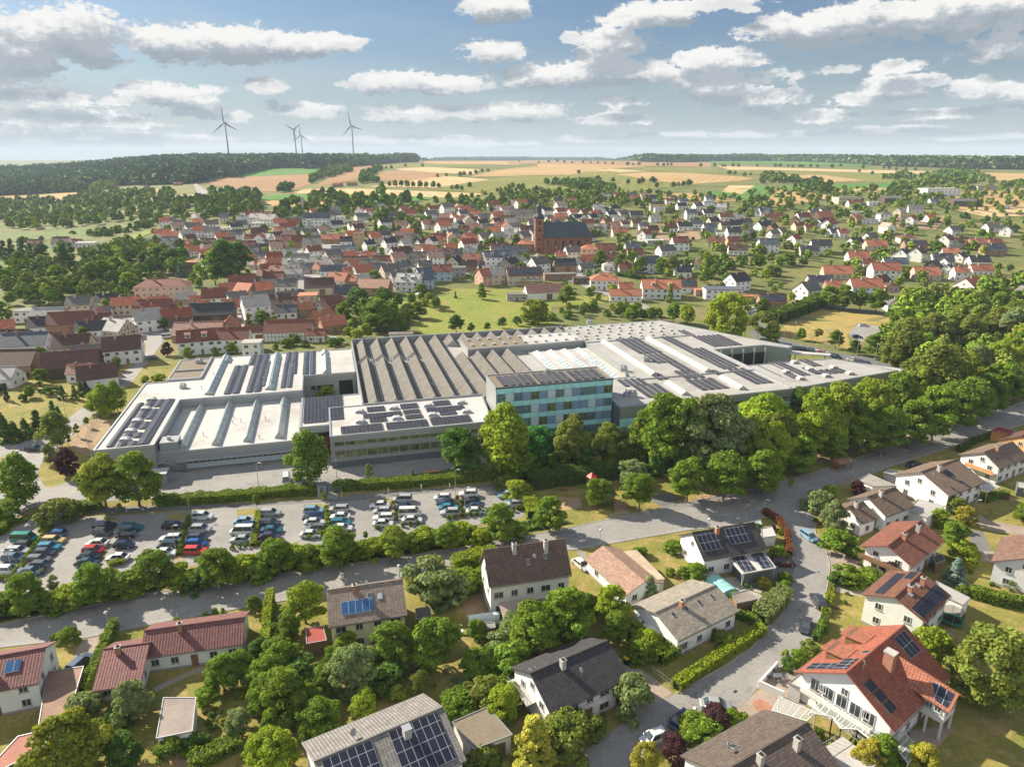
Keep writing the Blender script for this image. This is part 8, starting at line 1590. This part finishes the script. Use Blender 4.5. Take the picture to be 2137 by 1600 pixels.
# manhole covers and road details
for i, (k, x, y) in enumerate((('N3',1080,1203),('N4',458,515),('N4',350,730),('N3',1440,1260))):
    p = at(k, x, y); b = MB(); b.lathe([(0,.035),(.34 if i < 3 else 1.3,.035)],'dark_cladding' if i < 3 else 'brick',20); o = b.build('manhole_cover' if i < 3 else 'paving_circle'); o.location = p; tag(o, ['manhole cover in front of the brick driveway','manhole cover beside the brown roofed chalet drive','manhole cover between the two dark parked cars','round reddish paving circle in the villa forecourt'][i], 'manhole cover' if i < 3 else 'paving circle')
p = at('N3',1292,1180); b = MB(); b.box(-.35,-.2,.03,.35,.2,.045,'rubber'); o = b.build('drain_grate'); o.location = p; o.rotation_euler = (0,0,.6); tag(o,'rectangular drain grate at the right kerb','drain')
# ------------------------------------------------------------ sky, sun, haze, camera
SUN_AZ = math.atan2(-.857, .515); SUN_EL = rad(31)
w = bpy.data.worlds.new('World'); SC.world = w; w.use_nodes = True; nt = w.node_tree; nt.nodes.clear()
def WN_(ty, **kw):
    n = nt.nodes.new('ShaderNode'+ty)
    for k, v in kw.items(): setattr(n, k, v)
    return n
def lk(a, b): nt.links.new(a, b)
def wm(op, a, b=0., cl=False):
    m = WN_('Math', operation=op, use_clamp=cl)
    for i, v in enumerate((a, b)):
        if isinstance(v, (int, float)): m.inputs[i].default_value = v
        else: lk(v, m.inputs[i])
    return m.outputs[0]
def vm(op, a, b=None, c_=None):
    m = WN_('VectorMath', operation=op)
    for i, v in enumerate((a, b, c_)):
        if v is None: continue
        if isinstance(v, (tuple, list)): m.inputs[i].default_value = v
        else: lk(v, m.inputs[i])
    return m
sky = WN_('TexSky', sky_type='NISHITA', sun_disc=False, sun_elevation=SUN_EL, sun_rotation=SUN_AZ, altitude=300., air_density=1.25, dust_density=1.4, ozone_density=1.6)
tc = WN_('TexCoord').outputs['Generated']
sp = WN_('SeparateXYZ'); lk(tc, sp.inputs[0])
az = wm('ARCTAN2', sp.outputs['X'], sp.outputs['Y']); el = wm('ARCSINE', sp.outputs['Z'])
# clouds: (azimuth, elevation) lumps with billowing noise; measured from the photograph
CL = '''0 105 130 75 1;110 75 150 55 1;200 120 60 25 .8;60 200 190 22 .7;360 95 130 40 1;480 90 190 38 1;600 90 150 32 1;700 92 90 25 .9;340 195 110 28 1;440 190 60 14 .7;560 178 58 20 .9;150 250 300 22 .75;-60 260 200 60 .6;
450 240 150 20 .6;620 228 110 22 .8;820 172 130 26 1;930 180 140 22 1;1010 235 280 24 .9;860 250 170 12 .6;1040 15 90 38 1;1030 110 80 28 1;1340 35 120 30 .9;1280 95 110 40 1;1190 80 40 18 .7;1470 10 180 14 .7;
1150 160 170 30 1;1300 150 180 36 1;1480 125 140 26 1;1100 225 150 20 .7;1290 212 70 14 .8;1260 250 110 16 .9;1500 170 160 30 .9;1560 200 150 28 1;1640 60 100 32 1;1760 55 160 45 1;1900 45 160 40 1;2050 20 160 45 1;2010 75 50 22 .8;2090 95 90 26 1;2130 120 60 12 .6;
1760 145 60 14 .7;1860 140 70 18 .8;1880 175 90 20 .9;1840 205 120 18 .8;2050 190 80 22 1;1700 245 150 18 .6;1980 235 170 16 .8;1600 232 90 16 .6;1560 20 40 12 .5;2160 215 90 20 .8;300 285 300 14 .45;900 290 260 12 .4;1400 280 200 10 .35;200 300 200 10 .7;500 305 260 9 .7;760 290 160 12 .75;1000 300 200 9 .7;1250 290 160 9 .75;1600 280 200 9 .75;1850 270 140 10 .8;2050 285 160 10 .75;80 280 120 14 .8;1400 315 200 6 .65'''
CLN = []
for tok in CL.replace('\n','').split(';'):
    x, y, rx, ry, s_ = (float(v) for v in tok.split()); dx, dy, dz = ray(x, y); Ln = math.sqrt(dx*dx+dy*dy+dz*dz)
    CLN.append((math.atan2(dx, dy), math.asin(dz/Ln), rx/F*.92, ry/F*1.0, s_))
grp = bpy.data.node_groups.new('clouds', 'ShaderNodeTree'); grp.interface.new_socket('V', in_out='INPUT', socket_type='NodeSocketVector'); grp.interface.new_socket('D', in_out='OUTPUT', socket_type='NodeSocketFloat')
main_nt = nt; nt = grp; gi = nt.nodes.new('NodeGroupInput'); go = nt.nodes.new('NodeGroupOutput'); V = gi.outputs[0]
acc = None
for a_, e_, rx, ry, s_ in CLN:
    v = vm('MULTIPLY_ADD', V, (1/rx, 1/ry, 0), (-a_/rx, -e_/ry, 0)); ln = vm('LENGTH', v.outputs[0]); d = wm('MULTIPLY_ADD', ln.outputs['Value'], -1.); 
    dn = d.node; dn.inputs[2].default_value = 1.
    if s_ < 1: d = wm('SUBTRACT', d, (1-s_)*.5)
    acc = d if acc is None else wm('MAXIMUM', acc, d)
acc = wm('MAXIMUM', acc, -1.2)
def nz(scale, detail, rough, sv=(1,2.1,1), off=0.):
    mv = vm('MULTIPLY_ADD', V, sv, (off,off,off)); n = WN_('TexNoise'); n.inputs['Scale'].default_value = scale; n.inputs['Detail'].default_value = detail; n.inputs['Roughness'].default_value = rough; lk(mv.outputs[0], n.inputs['Vector']); return n.outputs['Fac']
n1 = nz(13, 10, .66); n2 = nz(46, 8, .72, (1,1.6,1), 3.)
v1 = WN_('TexVoronoi'); v1.inputs['Scale'].default_value = 30; mv = vm('MULTIPLY', V, (1,1.6,1)); lk(mv.outputs[0], v1.inputs['Vector'])
dsum = wm('ADD', wm('MULTIPLY', acc, .95), wm('ADD', wm('MULTIPLY', wm('SUBTRACT', n1, .5), 1.9), wm('MULTIPLY', wm('SUBTRACT', n2, .5), 1.5)))
lk(dsum, go.inputs[0]); nt = main_nt
cmb = WN_('CombineXYZ'); lk(az, cmb.inputs[0]); lk(el, cmb.inputs[1])
def dens(off):
    g = nt.nodes.new('ShaderNodeGroup'); g.node_tree = grp; v = vm('ADD', cmb.outputs[0], off); lk(v.outputs[0], g.inputs[0]); return g.outputs[0]
d0 = dens((0,0,0)); d1 = dens((-.012,.020,0)); d2 = dens((-.004,-.012,0))
def mr(v, a, b, c1=0., c2=1., smooth=True):
    m = WN_('MapRange'); m.interpolation_type = 'SMOOTHSTEP' if smooth else 'LINEAR'; m.clamp = True; lk(v, m.inputs[0])
    for i, q in enumerate((a, b, c1, c2)): m.inputs[i+1].default_value = q
    return m.outputs[0]
alpha = mr(d0, .10, .31); shade = mr(d1, -.1, .6, 1., 0.); und = mr(d2, -.1, .6, .0, 1.)
lit = wm('MULTIPLY', wm('ADD', wm('MULTIPLY', shade, .75), wm('MULTIPLY', und, .25)), 1.)
crp = WN_('ValToRGB'); lk(lit, crp.inputs[0]); e = crp.color_ramp.elements; e[0].position = .05; e[0].color = (2.5,2.95,3.4,1); e[1].position = .95; e[1].color = (7.9,7.75,7.5,1); m_ = e.new(.45); m_.color = (4.2,4.45,4.75,1)
# thin veil and paler sky towards the horizon and the sun side
veil = WN_('TexNoise'); veil.inputs['Scale'].default_value = 4; veil.inputs['Detail'].default_value = 6; vv = vm('MULTIPLY', cmb.outputs[0], (1,6,1)); lk(vv.outputs[0], veil.inputs['Vector'])
hz = mr(el, .0, .16, 1., 0.); side = mr(az, -.75, .5, 1., 0.)
vf = wm('MINIMUM', wm('ADD', wm('MULTIPLY', hz, .62), wm('MULTIPLY', wm('MULTIPLY', mr(veil.outputs['Fac'], .42, .75), mr(el, .26, .04, .15, 1.)), wm('ADD', wm('MULTIPLY', side, .6), .25))), .92)
tint = WN_('MixRGB', blend_type='MULTIPLY'); tint.inputs[0].default_value = 1.; lk(sky.outputs[0], tint.inputs[1]); tint.inputs[2].default_value = (.44,.56,.74,1)
m1 = WN_('MixRGB'); lk(vf, m1.inputs[0]); lk(tint.outputs[0], m1.inputs[1]); m1.inputs[2].default_value = (4.0,4.65,5.05,1)
above = mr(el, -.002, .02)
lowfade = mr(el, .0, .05, .7, 1.)
m2 = WN_('MixRGB'); lk(wm('MULTIPLY', wm('MULTIPLY', alpha, above), lowfade), m2.inputs[0]); lk(m1.outputs[0], m2.inputs[1]); lk(crp.outputs[0], m2.inputs[2])
back_fill = mr(sp.outputs['Y'], .45, -.15); m3 = WN_('MixRGB'); lk(wm('MULTIPLY', back_fill, mr(el, -.01, .05, 0., .75)), m3.inputs[0]); lk(m2.outputs[0], m3.inputs[1]); m3.inputs[2].default_value = (7.8,8.2,8.8,1)   # bright sky added out of view, behind and above, to lift shaded walls
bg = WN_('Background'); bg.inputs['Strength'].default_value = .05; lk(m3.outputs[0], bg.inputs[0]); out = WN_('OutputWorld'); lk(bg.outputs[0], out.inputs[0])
w.cycles.sampling_method = 'MANUAL'; w.cycles.sample_map_resolution = 512
ld = bpy.data.lights.new('sun', 'SUN'); ld.energy = 5.; ld.angle = rad(.5); ld.color = (1., .90, .74); sl = bpy.data.objects.new('sun', ld); COL.objects.link(sl)
sd = Vector((math.sin(SUN_AZ)*math.cos(SUN_EL), math.cos(SUN_AZ)*math.cos(SUN_EL), math.sin(SUN_EL))); sl.rotation_euler = sd.to_track_quat('Z', 'Y').to_euler(); sl.location = (-100, 60, 150)
HAZE = True
if HAZE:
    hm = bpy.data.materials.new('haze'); hm.use_nodes = True; hn = hm.node_tree; hn.nodes.clear(); ho = hn.nodes.new('ShaderNodeOutputMaterial'); pv = hn.nodes.new('ShaderNodeVolumePrincipled')
    pv.inputs['Color'].default_value = (.72,.86,1.,1); pv.inputs['Density'].default_value = .00008; pv.inputs['Anisotropy'].default_value = 0.; hn.links.new(pv.outputs[0], ho.inputs['Volume'])
    b = MB(); b.mats = []; me = bpy.data.meshes.new('haze'); x0,x1,y0,y1,z0,z1 = -15500,15500,-390,15500,-6,290
    vv_ = [(x,y,z) for z in (z0,z1) for x,y in ((x0,y0),(x1,y0),(x1,y1),(x0,y1))]
    me.from_pydata(vv_, [], [(3,2,1,0),(4,5,6,7),(0,1,5,4),(1,2,6,5),(2,3,7,6),(3,0,4,7)]); me.materials.append(hm); tag(link('haze', me), 'thin summer haze over the valley', 'haze', kind='stuff')
cam = bpy.data.cameras.new('camera'); cam.lens_unit = 'MILLIMETERS'; cam.sensor_width = 36; cam.lens = 36*F/2137; cam.clip_end = 40000; cam.clip_start = .5
co = bpy.data.objects.new('camera', cam); COL.objects.link(co); co.location = (0,0,H); co.rotation_euler = (math.pi/2-P, 0, 0); SC.camera = co
SC.view_settings.view_transform = 'Standard'; SC.view_settings.look = 'None'; SC.view_settings.gamma = 1; SC.view_settings.exposure = 1.26
SC.cycles.max_bounces = 5; SC.cycles.diffuse_bounces = 2; SC.cycles.glossy_bounces = 2; SC.cycles.transmission_bounces = 2; SC.cycles.transparent_max_bounces = 6; SC.cycles.volume_bounces = 0
finish_families()
lb = {}
for o in SC.objects:
    if o.parent is None and o.type in ('MESH','EMPTY') and 'label' in o: lb.setdefault(o['label'], []).append(o.name)
dups = {k: v for k, v in lb.items() if len(v) > 1}
print('objects', len(SC.objects), 'top', sum(1 for o in SC.objects if o.parent is None), 'dup labels', dups)
for k in lb:
    if not 3 < len(k.split()) < 17: print('label length', len(k.split()), k)
